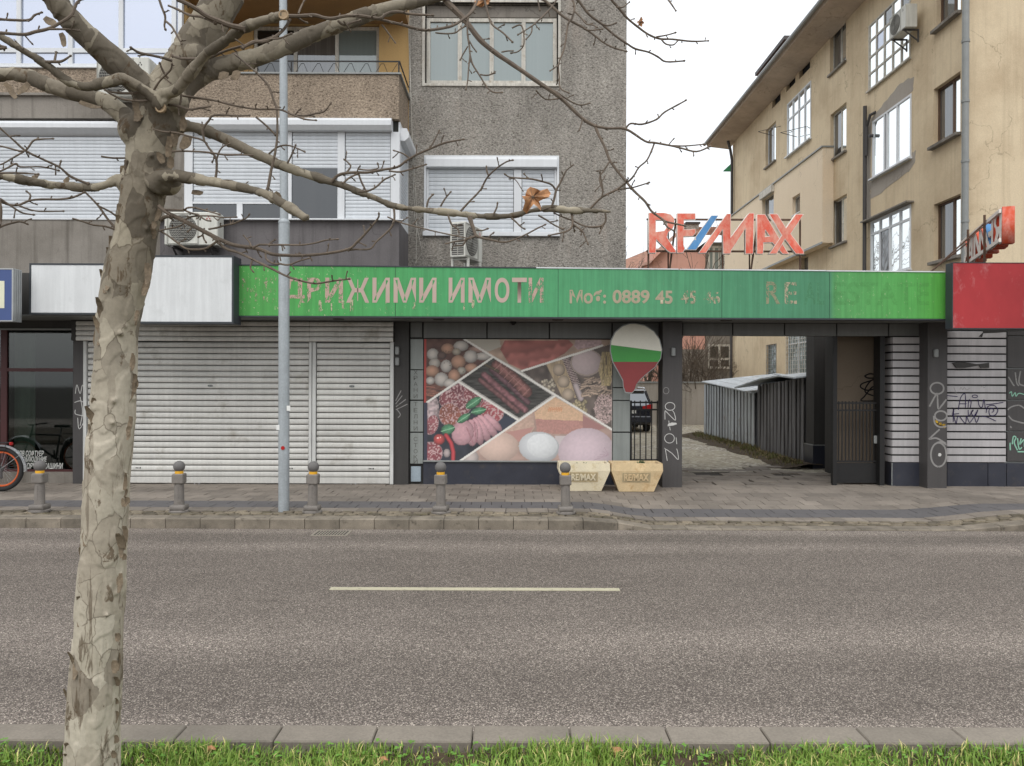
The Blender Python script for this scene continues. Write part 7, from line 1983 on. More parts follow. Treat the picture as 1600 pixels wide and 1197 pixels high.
limb(main, [(240, 150, 22), (258, 147, 17), (277, 140, 16), (292, 122, 15), (306, 104, 15), (322, 85, 15), (348, 67, 14), (378, 46, 15), (400, 36, 15), (425, 29, 14), (443, 23, 13)], TD - .12, TD - .4, 12, 5, .06, 9)    # pruned upper branch
for (x, y, r) in ((275, 160, 20), (305, 88, 20), (213, 205, 26), (262, 285, 20), (196, 285, 14), (250, 172, 14)): 
    c = P(x, y, TD - .03); m_ = MB(); rr = r / F * TD * 1.0
    pr = [(rr * math.sin(math.pi * i / 8), -rr * math.cos(math.pi * i / 8)) for i in range(1, 8)]; main.lathe(pr, (c.x, c.y, c.z), 14)
# bumps and knots on the trunk
rr = random.Random(2)
for i in range(16):
    k = rr.uniform(0, 13); i0 = int(k); t = k - i0; a, b = trunk[i0 + 1], trunk[i0 + 2]
    px, py, w_ = [a[j] + (b[j] - a[j]) * t for j in range(3)]; off = rr.uniform(-.46, .46)
    dd = TD - w_ / 2 / F * TD * math.cos(off * math.pi * .95)
    c = P(px + off * w_, py, dd + .006); s_ = rr.uniform(.006, .013)
    pr = [(s_ * math.sin(math.pi * j / 6), -s_ * rr.uniform(.8, 1.3) * math.cos(math.pi * j / 6)) for j in range(1, 6)]; main.lathe(pr, (c.x, c.y, c.z), 8)
me = main.mesh('trunk', MAT['bark'])
to = bpy.data.objects.new('tmp', me); link(to)
md = to.modifiers.new('r', 'REMESH'); md.mode = 'VOXEL'; md.voxel_size = .0062; md.use_smooth_shade = True
md = to.modifiers.new('s', 'SMOOTH'); md.factor = .5; md.iterations = 3
dgx = bpy.context.evaluated_depsgraph_get(); tm = bpy.data.meshes.new_from_object(to.evaluated_get(dgx))
bpy.data.objects.remove(to)
n = len(tm.vertices); co = np.zeros(n * 3, np.float32); no = np.zeros(n * 3, np.float32)
tm.vertices.foreach_get('co', co); tm.vertices.foreach_get('normal', no); co = co.reshape(-1, 3); no = no.reshape(-1, 3)
disp = np.zeros(n, np.float32)
for i in range(n):
    x, y, z = co[i]
    v = Vector((float(x), float(y), float(z)))
    q = Vector((v.x * 16, v.y * 16, v.z * 7))
    c_ = noise.cell(Vector((v.x * 1, 1, 1))) * 0
    a = noise.noise(Vector((v.x * 7, v.y * 7, v.z * 4)))
    b = noise.noise(q + Vector((a * 2, a * 2, 0)))
    lo = max(0, min(1, (1.7 - v.z) / 1.2))
    c2 = noise.noise(Vector((v.x * 55, v.y * 55, v.z * 6)))
    plate = 1 if b > .12 else 0
    disp[i] = .0045 * a + .0038 * min(1, max(0, (b - .08) / .04)) + (.003 * max(-.6, c2) * lo) - (.002 * (1 if c2 < -.35 else 0) * lo)
co += no * disp[:, None]
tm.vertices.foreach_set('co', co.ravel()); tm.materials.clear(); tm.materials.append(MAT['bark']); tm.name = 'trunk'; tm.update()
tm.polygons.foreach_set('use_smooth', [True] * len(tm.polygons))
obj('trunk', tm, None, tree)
print('trunk verts', n)

# loose bark plates along the trunk edges and under the limbs
rr = random.Random(6); fl = MB()
def flake(px, py, d, ang, ln, wd):
    c = P(px, py, d); s = F / d
    u = Vector((math.cos(ang), rr.uniform(-.3, .3), math.sin(ang))).normalized(); v = u.cross(Vector((0, -1, .2))).normalized(); w_ = u.cross(v)
    L_, W_ = ln / s, wd / s; n = 4; vs = []
    for i in range(n + 1):
        t = i / n; cur = (t - .3) ** 2 * L_ * .35
        h = W_ * (.35 + .65 * math.sin(math.pi * min(1, t * .8 + .15))) * .5
        p = c + u * (L_ * t) - w_ * cur
        vs += [p + v * h * rr.uniform(.8, 1.2), p - v * h * rr.uniform(.8, 1.2)]
    m = len(vs); vs += [q + w_ * .0015 for q in vs]
    fs = [(2 * i, 2 * i + 1, 2 * i + 3, 2 * i + 2) for i in range(n)] + [(2 * i + m, 2 * i + 2 + m, 2 * i + 3 + m, 2 * i + 1 + m) for i in range(n)]
    fs += [(2 * i, 2 * i + 2, 2 * i + 2 + m, 2 * i + m) for i in range(n)] + [(2 * i + 1, 2 * i + 1 + m, 2 * i + 3 + m, 2 * i + 3) for i in range(n)] + [(0, m, m + 1, 1), (2 * n, 2 * n + 1, 2 * n + 1 + m, 2 * n + m)]
    fl.add(vs, fs)
for i in range(150):
    k = 13.5 * rr.random() ** 1.5; i0 = int(k); t = k - i0; a, b = trunk[i0 + 1], trunk[min(i0 + 2, 15)]
    px, py, w_ = [a[j] + (b[j] - a[j]) * t for j in range(3)]
    sd_ = rr.choice((-1, -1, -1, 1)); off = sd_ * rr.uniform(.40, .5)
    flake(px + off * w_, py, TD - .02 if abs(off) > .45 else TD - .07, math.pi / 2 * rr.choice((1, -1)) + sd_ * rr.uniform(-.25, .1), rr.uniform(9, 34), rr.uniform(5, 13))
for (px, py, ang, ln, wd) in ((95, 52, -1.2, 26, 10), (70, 28, -.6, 30, 12), (45, 130, -2.3, 24, 12), (8, 130, -.9, 34, 9), (125, 160, -.35, 46, 8), (295, 212, -2.0, 24, 18), (342, 118, -.1, 18, 14), (362, 118, -.2, 16, 18), (210, 155, -1.3, 40, 12), (218, 170, -1.6, 26, 14), (300, 300, -.2, 22, 9), (35, 285, -.2, 30, 8), (50, 278, .3, 14, 8), (100, 285, .6, 12, 10), (430, 300, -1, 18, 9), (265, 262, 1.2, 18, 12), (255, 255, 2.0, 18, 10), (285, 205, 1.4, 22, 12)):
    flake(px, py, TD - .09, ang, ln, wd)
obj('loose_bark', fl, MAT['flake'], tree, kind='stuff')
# pale pruning scars
for (px, py, r) in ((251, 168, 7), (443, 23, 6), (188, 122, 5)):
    c = P(px, py, TD - .145 if px != 443 else TD - .41); m = MB(); rad = r / F * TD; m.disc((c.x, c.y, c.z), rad, 'y', 12, .012); m.ring((c.x, c.y, c.z), rad, rad * .22, 'y', 12, 5); obj('pruning_scar', m, M("cut_wood", C(158, 136, 108), .8, .2, 30, .1, 80, .1) if 'cut_wood' not in bpy.data.materials else bpy.data.materials['cut_wood'], tree)

# thinner branches: each its own part, with buds and spurs
rr = random.Random(14)
def twig(pts, d0, d1, name='branch', spur=True, sub=4, smat='twig', dens=1.0):
    m = MB(); W_, r_ = limb(m, pts, d0, d1, 7, sub, .16, rr.random() * 50)
    if spur:
        Ls = 0
        for i in range(1, len(W_) - 1):
            Ls += (W_[i] - W_[i - 1]).length
            if Ls > rr.uniform(.035, .075) / dens:
                Ls = 0; t = (W_[i + 1] - W_[i - 1]).normalized()
                side = Vector((rr.gauss(0, 1), rr.gauss(0, .7), rr.gauss(0, 1))); side = (side - t * side.dot(t)).normalized()
                ln = rr.choice((.010, .014, .02, .032)) * (1 + r_[i] * 30); r0 = min(r_[i] * .6, .0022)
                d_ = (side + t * .5).normalized(); p1 = W_[i] + d_ * ln * .55; p2 = p1 + (d_ + t * rr.uniform(-.3, .6)).normalized() * ln * .45
                m.tube([W_[i], p1, p2, p2 + d_ * .004], [r0 * 1.3, r0, r0 * 1.5, r0 * .4], 5)
                if ln > .03:
                    for q in (.4, .8):
                        b = W_[i].lerp(p2, q); e = b + (side.cross(t) * rr.choice((-1, 1)) + d_ * .5).normalized() * .009; m.tube([b, e], [r0, r0 * .6], 4)
        e = W_[-1]; t = (W_[-1] - W_[-2]).normalized(); m.tube([e - t * .004, e + t * .004, e + t * .009], [r_[-1], r_[-1] * 1.7, r_[-1] * .4], 5)
    return obj(name, m, MAT[smat], tree, smooth=True)
def z1(pts, s, x0=0, y0=0): return [(x0 + a / 3.99, y0 + b / 3.99, w) for a, b, w in pts]
c2 = lambda pts: z1(pts, 1, 400, 0); c3 = lambda pts: z1(pts, 1, 800, 0); c1 = lambda pts: z1(pts, 1); c5 = lambda pts: z1(pts, 1, 0, 300); c6 = lambda pts: z1(pts, 1, 400, 300); c7 = lambda pts: z1(pts, 1, 800, 300)
T_ = TD
# drooping limb across the wall, splitting in two
twig([(690, -8, 11), (703, 8, 10), (725, 30, 9.5), (750, 62, 8.5), (775, 83, 7.5), (800, 100, 7), (845, 131, 7), (875, 152, 6), (910, 185, 5.5), (930, 197, 5)], T_ + .33, T_ + .15, dens=.6)
twig(c3([(510, 785, 4.5), (600, 800, 4), (710, 805, 4), (830, 880, 3.6), (890, 890, 3.4), (1000, 910, 3.2), (1060, 925, 3), (1150, 945, 2.8), (1230, 915, 2.4)]), T_ + .15, T_ + .05)
twig(c3([(1000, 908, 2.6), (1080, 910, 2.4), (1190, 900, 2)]), T_ + .1, T_ + .1)
twig(c3([(520, 790, 4.5), (545, 850, 4.4), (580, 920, 4.2), (610, 1000, 4.2), (660, 1070, 4), (710, 1130, 4), (760, 1190, 4)]) + c7([(830, 60, 4), (870, 120, 3.6), (930, 165, 3.4), (960, 185, 3.2), (1075, 210, 2.4)]), T_ + .15, T_ + .0)
twig(c7([(940, 170, 3), (965, 215, 2.8), (1005, 240, 2.4)]), T_ + .02, T_)
twig(c3([(710, 800, 3), (740, 770, 3), (810, 775, 3), (900, 745, 3), (950, 700, 2.8), (1040, 650, 2.6), (1080, 628, 2.2)]), T_ + .15, T_ + .1)
twig(c3([(890, 885, 2.8), (870, 940, 2.8), (840, 1000, 2.6), (790, 1045, 2.6), (750, 1110, 2.4), (700, 1150, 2.4), (620, 1196, 2.2)]), T_ + .1, T_ + .12)
twig(c3([(610, 1005, 2.8), (575, 1060, 2.6), (545, 1110, 2.4), (565, 1190, 2.2)]), T_ + .08, T_ + .06)
twig(c3([(180, 530, 3), (270, 570, 2.6), (300, 590, 2.6), (380, 640, 2.4), (430, 655, 2.2), (480, 645, 1.8)]), T_ + .2, T_ + .2)
twig(c3([(285, 615, 2.6), (210, 620, 2.2), (155, 570, 2)]), T_ + .18, T_ + .1)
twig(c3([(440, 745, 2.4), (430, 780, 2.2), (420, 810, 2)]), T_ + .16, T_ + .14)
# twigs hanging over the upper window
twig([(800, -40, 5)] + c3([(120, -40, 5), (200, 0, 4.5), (260, 50, 4.2), (330, 110, 4), (450, 175, 3.6), (520, 225, 3.2), (570, 265, 2.8), (640, 300, 2.6), (710, 320, 2.2)]), T_ + .4, T_ + .2)
twig(c3([(340, -60, 4.5), (410, 0, 4), (480, 90, 4), (560, 150, 3.8), (640, 220, 3.4), (720, 275, 3.2), (770, 305, 3), (850, 325, 3), (910, 355, 2.8), (960, 385, 2.6), (1070, 380, 2.2)]), T_ + .2, T_ + .3)
twig(c3([(560, 150, 2.6), (600, 160, 2.4), (645, 145, 2)]), T_ + .2, T_ + .2)
twig(c3([(560, -70, 4.5), (620, 0, 4), (660, 45, 4), (720, 115, 3.6), (780, 165, 3.4), (850, 215, 3.2), (920, 242, 3), (1000, 245, 2.8), (1120, 258, 2.6), (1220, 255, 2)]), T_ + .1, T_ + .3)
twig(c3([(650, 45, 2.6), (690, 45, 2.4), (730, 15, 2)]), T_ + .1, T_ + .15)
twig(c3([(900, 230, 2.4), (960, 220, 2.2), (1015, 205, 2)]), T_ + .2, T_ + .2); twig(c3([(930, 245, 2.6), (960, 275, 2.4), (1005, 280, 2.2), (1030, 258, 1.8)]), T_ + .2, T_ + .2)
twig(c3([(365, -30, 4), (390, 40, 3.6), (375, 110, 3.4), (350, 150, 3.2), (335, 250, 3), (320, 320, 2.8), (290, 400, 2.6), (295, 480, 2.6), (302, 550, 2.4), (350, 578, 2)]), T_ + .3, T_ + .1)
twig(c3([(300, 395, 2.4), (270, 420, 2.2), (240, 440, 1.8)]), T_ + .15, T_ + .1)
twig(c3([(290, -20, 3.4), (250, 40, 3), (200, 95, 2.8), (150, 140, 2.6), (120, 165, 2.4), (40, 215, 2)]), T_ + .2, T_ + .0); twig(c3([(125, 165, 2.4), (120, 205, 2.2), (90, 243, 2)]), T_ + .1, T_ + .05)
twig(c3([(390, 70, 3), (430, 110, 2.8), (465, 150, 2.6), (500, 155, 2.4), (530, 170, 2)]), T_ + .2, T_ + .1); twig(c3([(450, 180, 2.6), (480, 190, 2.4), (560, 182, 2)]), T_ + .2, T_ + .2)
twig(c3([(960, -20, 3), (990, 20, 2.8), (1020, 65, 2.2)]), T_ + .4, T_ + .3); twig(c3([(160, -10, 2.6), (172, 60, 2)]), T_, T_)
twig(c3([(0, 175, 2.6), (60, 160, 2.4), (75, 270, 2.2), (40, 320, 2), (0, 330, 2)]), T_ - .1, T_ - .1); 
twig(c2([(1420, -20, 3.4), (1440, 60, 3.2), (1470, 150, 3), (1540, 205, 2.8), (1596, 260, 2.4)]), T_ + .1, T_)
twig(c2([(1390, -20, 4), (1360, 40, 3.6), (1325, 100, 3.4), (1318, 190, 3.2), (1330, 290, 3), (1335, 340, 3), (1350, 400, 3), (1400, 480, 2.6), (1440, 545, 2.6), (1480, 575, 2.4), (1530, 578, 2)]), T_ + .25, T_ + .1)
twig(c2([(1335, 340, 2.6), (1325, 430, 2.4), (1320, 500, 2.2), (1310, 555, 2)]), T_ + .15, T_ + .1); twig(c2([(1320, 290, 2.4), (1290, 340, 2.2), (1275, 370, 1.8)]), T_ + .2, T_ + .2)
twig(c2([(1400, 465, 2.4), (1440, 470, 2.2), (1485, 458, 1.8)]), T_ + .15, T_ + .1); twig(c2([(1330, 255, 2.4), (1350, 290, 2.2), (1370, 318, 1.8)]), T_ + .2, T_ + .2)
twig(c2([(1530, 325, 2.4), (1570, 318, 2.2), (1596, 318, 1.8)]), T_ + .2, T_ + .2)
# long thin continuation of the pruned upper branch
twig([(430, 22, 7), (447, 25, 6.5), (470, 25, 6), (492, 24, 6), (507, 28, 5.5), (520, 29, 5.5), (540, 25, 5), (565, 25, 5), (592, 29, 5), (602, 23, 5), (612, 19, 4.5), (627, 19, 4.5), (640, 22, 4), (675, 24, 3)], T_ - .38, T_ - .3)
twig([(592, 30, 4.5), (625, 38, 4.5), (655, 46, 4.5), (670, 47, 4.5), (697, 43, 4.5), (712, 38, 4), (725, 29, 4), (738, 18, 4), (745, 2, 3.5), (752, -20, 3)], T_ - .32, T_ + .1)
twig(c2([(510, 130, 4), (550, 155, 4), (600, 140, 3.6), (645, 128, 3)]), T_ - .35, T_ - .3); twig(c2([(545, 130, 3), (570, 165, 2.6), (585, 188, 2)]), T_ - .35, T_ - .32)
twig(c2([(1120, 205, 2.4), (1180, 210, 2.4), (1240, 205, 2.4), (1270, 185, 2.6), (1300, 165, 2.6)]), T_ + .1, T_ + .2); twig(c2([(785, 155, 3), (810, 185, 2.6), (865, 262, 1.8)]), T_ - .3, T_ - .3)
twig(c2([(215, 120, 4), (180, 175, 4.4), (140, 215, 5), (95, 245, 5.5), (40, 262, 6), (-10, 262, 6), (-80, 295, 5)]), T_ - .35, T_ - .4); twig(c2([(95, 245, 3.4), (150, 238, 3), (215, 213, 2.4)]), T_ - .38, T_ - .4)
twig(c2([(265, 85, 3), (280, 45, 2.8), (300, 5, 2.4)]), T_ - .35, T_ - .3); twig(c2([(255, 105, 3.4), (290, 130, 3), (312, 140, 2.4)]), T_ - .35, T_ - .33)
# lower right limb side shoots
twig(c2([(470, 1135, 5), (510, 1095, 4.8), (560, 1080, 4.6), (630, 1075, 4.4), (700, 1075, 4.2), (780, 1060, 4), (880, 1042, 3.8), (940, 1000, 3.6), (1000, 965, 3.4), (1080, 930, 3.2), (1180, 890, 3), (1290, 870, 2.4)]), T_ - .1, T_ - .2)
twig(c2([(560, 1080, 3), (590, 1040, 2.8), (575, 1015, 2.6), (555, 998, 2.2)]), T_ - .1, T_ - .1); twig(c2([(960, 990, 2.8), (920, 960, 2.6), (865, 940, 2)]), T_ - .15, T_ - .15)
twig(c2([(1080, 930, 2.6), (1110, 880, 2.4), (1140, 820, 2)]), T_ - .2, T_ - .2); twig(c2([(640, 1055, 2.6), (700, 1060, 2.4), (760, 1050, 2.2), (760, 1025, 2)]), T_ - .1, T_ - .1)
twig(c2([(830, 1065, 3), (900, 1072, 2.8), (980, 1050, 2.4), (1055, 1028, 2)]), T_ - .15, T_ - .2); twig(c2([(540, 1145, 3.4), (580, 1110, 3.2), (630, 1085, 3)]), T_ - .15, T_ - .12)
twig(c2([(640, 1196, 3.4), (700, 1190, 3.2), (750, 1165, 3), (800, 1120, 2.8), (860, 1092, 2.2)]), T_ - .15, T_ - .2); twig(c2([(640, 1085, 3), (655, 1130, 3), (680, 1180, 2.8), (700, 1230, 2.6)]), T_ - .12, T_ - .1)
twig(c2([(1400, 1190, 3), (1440, 1110, 2.8), (1500, 1050, 2.6), (1560, 1010, 2.4), (1596, 1000, 2)]), T_ - .15, T_ - .25); twig(c2([(1450, 1095, 2.6), (1440, 1070, 3), (1437, 1045, 2)]), T_ - .2, T_ - .2)
twig([(845, 329, 3), (866, 322, 2.8)] + [(780 + x / 5.714, 270 + y / 5.714, w) for x, y, w in ((470, 305, 4), (490, 240, 3.8), (508, 160, 3.6), (540, 100, 3.2), (575, 30, 2.8), (600, -20, 2.4), (650, -60, 2))], T_ - .22, T_ - .25)
twig([(780 + x / 5.714, 270 + y / 5.714, w) for x, y, w in ((508, 160, 3.4), (470, 108, 3), (410, 85, 3), (300, 58, 2.8), (180, 48, 2.6), (95, 40, 2.4), (58, 18, 2.2))], T_ - .22, T_ - .3)
twig([(780 + x / 5.714, 270 + y / 5.714, w) for x, y, w in ((815, 318, 4), (860, 270, 3.6), (920, 215, 3.4), (1000, 175, 3.2), (1060, 145, 3), (1120, 95, 2.8), (1170, 60, 2.4), (1215, 5, 2))], T_ - .24, T_ - .3)
twig([(780 + x / 5.714, 270 + y / 5.714, w) for x, y, w in ((1060, 150, 2.6), (1130, 140, 2.6), (1200, 130, 2.4), (1330, 90, 2))], T_ - .26, T_ - .3)
twig([(780 + x / 5.714, 270 + y / 5.714, w) for x, y, w in ((918, 212, 2.8), (925, 150, 2.6), (910, 60, 2.4), (900, 0, 2.2))], T_ - .26, T_ - .28)
twig([(780 + x / 5.714, 270 + y / 5.714, w) for x, y, w in ((645, 355, 4), (655, 420, 3.8), (650, 480, 3.4), (610, 520, 3.2), (540, 540, 2.8), (450, 558, 2.2))], T_ - .22, T_ - .28)
twig([(780 + x / 5.714, 270 + y / 5.714, w) for x, y, w in ((660, 460, 3), (740, 520, 2.8), (765, 570, 2.6), (790, 630, 2.4))], T_ - .23, T_ - .25)
twig([(780 + x / 5.714, 270 + y / 5.714, w) for x, y, w in ((948, 360, 3.4), (950, 430, 3.4), (910, 475, 3.2), (820, 485, 3), (740, 468, 2.8), (660, 430, 2.6), (560, 392, 2.4), (500, 365, 2))], T_ - .25, T_ - .2)
twig([(780 + x / 5.714, 270 + y / 5.714, w) for x, y, w in ((930, 470, 2.6), (900, 530, 2))], T_ - .25, T_ - .25)
twig([(780 + x / 5.714, 270 + y / 5.714, w) for x, y, w in ((350, 380, 3), (420, 420, 2.8), (480, 460, 2.6), (560, 500, 2.2))], T_ - .22, T_ - .25)
twig([(780 + x / 5.714, 270 + y / 5.714, w) for x, y, w in ((110, 405, 3), (150, 440, 2.8), (190, 480, 2.6), (220, 498, 2.2))], T_ - .2, T_ - .22)
kk = 7.619
twig([(690 + x / kk, 330 + y / kk, w) for x, y, w in ((335, 70, 8), (355, 140, 6.5), (385, 220, 5.5), (410, 290, 5), (490, 320, 4.4), (600, 345, 3.6), (740, 370, 3), (850, 345, 2.8), (1000, 280, 2.6), (1140, 205, 2.4), (1225, 165, 2))], T_ - .2, T_ - .3)
twig([(690 + x / kk, 330 + y / kk, w) for x, y, w in ((400, 300, 4), (330, 320, 3.6), (270, 345, 3), (160, 362, 2.6), (60, 385, 2.2))], T_ - .22, T_ - .3)
twig([(690 + x / kk, 330 + y / kk, w) for x, y, w in ((320, 320, 3.4), (270, 380, 3), (245, 410, 2.6), (180, 410, 2.2))], T_ - .22, T_ - .26)
twig([(690 + x / kk, 330 + y / kk, w) for x, y, w in ((75, 40, 3.4), (95, 100, 3.2), (125, 165, 3), (190, 210, 2.8), (205, 245, 2.4))], T_ - .2, T_ - .22); twig([(690 + x / kk, 330 + y / kk, w) for x, y, w in ((410, 225, 3), (480, 230, 2.8), (540, 212, 2.2))], T_ - .2, T_ - .2)
twig(c6([(860, 105, 4), (862, 170, 3.6), (840, 225, 3.4), (790, 275, 3.2), (750, 310, 3), (710, 355, 3), (620, 358, 3), (580, 362, 3)]), T_ - .2, T_ - .25)
twig(c6([(1275, 120, 3.4), (1330, 60, 3.2), (1380, 10, 3), (1410, -30, 2.6)]), T_ - .2, T_ - .2); twig(c6([(1065, 95, 3), (1075, 50, 2.8), (1100, 20, 2.4)]), T_ - .2, T_ - .2); twig(c6([(1480, 140, 2.8), (1500, 100, 2.8), (1505, 75, 2.2)]), T_ - .2, T_ - .2); twig(c6([(1150, 90, 2.8), (1180, 40, 2.6), (1210, 5, 2.2)]), T_ - .2, T_ - .2)
twig(c6([(820, 155, 2.4), (900, 190, 2.4), (1050, 230, 2.2), (1180, 260, 2.2), (1300, 285, 2), (1330, 290, 2)]), T_ - .2, T_ - .28)
# lower right thin branch with two forks
twig([(248, 322, 6), (262, 333, 6), (287, 345, 7), (325, 365, 7), (362, 382, 6.5), (400, 388, 6), (425, 397, 5.5), (450, 399, 5), (475, 399, 5), (510, 396, 4.5), (545, 389, 4.2), (558, 378, 4), (570, 366, 3.8), (590, 342, 3), (592, 335, 2.4)], T_ - .05, T_ - .3)
twig([(322, 362, 5), (338, 375, 4.5), (352, 388, 4.5), (375, 396, 4), (400, 408, 4), (425, 420, 4), (440, 428, 3.6), (457, 435, 3.6), (480, 441, 3.2), (495, 443, 3), (520, 439, 3), (545, 436, 2.4)], T_ - .1, T_ - .35)
twig([(252, 362, 3.2), (262, 368, 3), (278, 380, 3), (290, 388, 3), (305, 390, 3.4), (322, 388, 3.4), (335, 380, 3.6), (340, 376, 3.6)], T_ - .05, T_ - .15)
twig(z1([], 1) + [(240 + x / 8, 320 + y / 8, w) for x, y, w in ((690, 305, 3.2), (800, 285, 3), (880, 260, 3), (1000, 235, 2.8), (1080, 200, 2.6), (1160, 165, 2.4), (1190, 130, 2))], T_ - .15, T_ - .2)
twig([(240 + x / 8, 320 + y / 8, w) for x, y, w in ((1240, 540, 3.6), (1320, 500, 3.4), (1380, 498, 3.2), (1600, 500, 3))] + c6([(80, 330, 3), (200, 330, 3), (290, 330, 2.8), (370, 318, 2.8), (440, 300, 2.6), (505, 295, 2.2)]), T_ - .2, T_ - .35)
twig([(240 + x / 8, 320 + y / 8, w) for x, y, w in ((1220, 530, 3), (1200, 470, 2.8), (1130, 390, 2.2))], T_ - .2, T_ - .15); twig([(240 + x / 8, 320 + y / 8, w) for x, y, w in ((1400, 600, 3), (1410, 680, 3), (1500, 735, 3), (1600, 740, 3))] + c6([(140, 445, 2.8), (200, 455, 2.8), (270, 430, 2.6), (325, 415, 2.2)]), T_ - .2, T_ - .3)
twig([(240 + x / 8, 320 + y / 8, w) for x, y, w in ((60, 328, 2.8), (180, 300, 2.6), (300, 275, 2.4), (370, 240, 2))], T_ - .05, T_ - .2); twig([(240 + x / 8, 320 + y / 8, w) for x, y, w in ((465, 240, 3), (475, 290, 2.8), (435, 330, 2.2))], T_ - .08, T_ - .1)
twig([(240 + x / 8, 320 + y / 8, w) for x, y, w in ((620, 340, 3), (610, 380, 2.8), (570, 400, 2.2))], T_ - .08, T_ - .1); twig([(240 + x / 8, 320 + y / 8, w) for x, y, w in ((615, 385, 2.8), (630, 430, 2.6), (650, 460, 2.2))], T_ - .1, T_ - .1)
twig([(240 + x / 8, 320 + y / 8, w) for x, y, w in ((120, 60, 3.4), (260, 62, 3.2), (380, 65, 3.2), (420, 40, 3), (500, 35, 3), (640, 70, 2.8), (820, 120, 2.2))], T_ - .05, T_ - .3); twig([(240 + x / 8, 320 + y / 8, w) for x, y, w in ((380, 65, 3), (460, 100, 3), (560, 130, 3), (600, 160, 2.8), (660, 195, 2.4), (705, 202, 2))], T_ - .1, T_ - .2)
twig([(240 + x / 8, 320 + y / 8, w) for x, y, w in ((400, 185, 2.8), (460, 155, 2.8), (540, 140, 2.6), (740, 140, 2.4), (870, 160, 2.2), (1030, 155, 2))], T_ - .1, T_ - .25); twig([(240 + x / 8, 320 + y / 8, w) for x, y, w in ((90, 190, 6), (150, 150, 6), (210, 150, 5))], T_ - .02, T_ - .08)
twig([(240 + x / 8, 320 + y / 8, w) for x, y, w in ((1230, 700, 3.4), (1220, 740, 3), (1210, 790, 2.6), (1240, 830, 2))], T_ - .25, T_ - .25)
# dangling and small shoots round the trunk
twig(c2([(0, 450, 3.6), (45, 495, 3.8), (80, 540, 3.8), (105, 610, 3.6), (130, 690, 3.6), (132, 850, 3.6), (120, 950, 4), (95, 1060, 4.4), (75, 1170, 5), (60, 1196, 5)]), T_ - .1, T_ - .15)
twig(c2([(0, 730, 3), (60, 780, 3), (120, 840, 3)]), T_ - .12, T_ - .12); twig(c2([(80, 960, 3), (140, 915, 2.8), (210, 908, 2.6), (300, 945, 2)]), T_ - .1, T_ - .15); twig(c2([(195, 1020, 3), (225, 960, 2.8), (245, 910, 2.2)]), T_ - .1, T_ - .1)
twig(c1([(1130, 590, 4), (1160, 600, 3.8), (1330, 625, 3.6), (1450, 655, 3.4), (1596, 680, 3.2)]) + c2([(140, 682, 3.2), (220, 712, 3), (300, 742, 2.8), (370, 750, 2.2)]), T_ - .1, T_ - .3)
twig(c2([(215, 712, 3), (300, 722, 2.8), (370, 708, 2.8), (425, 695, 2.8), (462, 650, 2)]), T_ - .25, T_ - .3)
twig(c1([(1050, 655, 4), (1110, 660, 4), (1180, 682, 4), (1250, 672, 3.4), (1305, 665, 2.4)]), T_ - .1, T_ - .2); twig(c1([(1130, 590, 3), (1125, 640, 3), (1115, 662, 3)]), T_ - .12, T_ - .12)
twig(c1([(955, 805, 2.6), (1020, 822, 3), (1100, 828, 3), (1180, 850, 3), (1265, 875, 3.2), (1300, 920, 3.4), (1345, 985, 4), (1350, 1060, 4), (1340, 1135, 4)]), T_ - .15, T_ - .12)
twig(c1([(1275, 885, 3.6), (1265, 810, 3.6), (1300, 755, 3.4), (1340, 718, 3.2), (1480, 722, 3), (1550, 720, 2.2)]), T_ - .15, T_ - .2); twig(c1([(1070, 945, 3), (1140, 942, 3), (1220, 945, 3), (1300, 950, 3), (1400, 965, 3), (1500, 965, 2.8), (1570, 968, 2.4)]), T_ - .1, T_ - .2)
twig(c1([(1350, 1000, 2.8), (1365, 950, 2.6), (1390, 915, 2.4), (1425, 900, 2)]), T_ - .13, T_ - .15); twig(c1([(1350, 1130, 3), (1430, 1125, 2.8), (1500, 1150, 2.6), (1560, 1165, 2.2)]), T_ - .1, T_ - .2)
twig(c1([(990, -10, 4), (1010, 50, 3.8), (1030, 105, 3.6), (1025, 160, 3), (1030, 180, 2.6)]), T_ - .3, T_ - .3); twig(c1([(1030, 130, 3.4), (1070, 165, 3.2), (1100, 215, 3), (1130, 270, 2.4)]), T_ - .3, T_ - .32)
twig(c1([(1050, 35, 3.4), (1110, 60, 3.6), (1185, 95, 4), (1260, 105, 4.4), (1340, 140, 5)]), T_ - .3, T_ - .38); twig(c1([(1100, -5, 6), (1170, 25, 6.5), (1230, 60, 7), (1290, 100, 7.5), (1360, 130, 8), (1430, 158, 8.5), (1520, 178, 9)]), T_ - .45, T_ - .34)
twig(c1([(1280, 370, 6), (1200, 368, 5), (1130, 365, 4.4), (1080, 350, 4)]), T_ - .2, T_ - .15); twig(c1([(1070, 378, 5), (1020, 362, 4.4), (940, 345, 4.4), (870, 330, 4.4), (820, 300, 3)]), T_ - .2, T_ - .35)
twig(c1([(960, 560, 3.4), (1000, 500, 3.2), (1060, 440, 3), (1072, 405, 2.4)]), T_ - .15, T_ - .2); twig(c1([(1050, 490, 4), (1020, 450, 3.6), (998, 400, 2.6)]), T_ - .15, T_ - .18)
twig(c1([(920, 628, 4), (860, 630, 3.6), (770, 620, 3.4), (700, 590, 3.2), (660, 565, 2.4)]), T_ - .14, T_ - .25); twig(c1([(860, 580, 4.4), (780, 582, 4), (700, 575, 3.4), (660, 562, 2.6)]), T_ - .14, T_ - .2)
twig(c1([(1290, 370, 4), (1400, 320, 4), (1500, 290, 3.8), (1600, 262, 3.4), (1700, 230, 3)]), T_ - .2, T_ - .3); twig(c1([(1460, 335, 3), (1520, 385, 2.8), (1596, 450, 2.4)]), T_ - .2, T_ - .3)
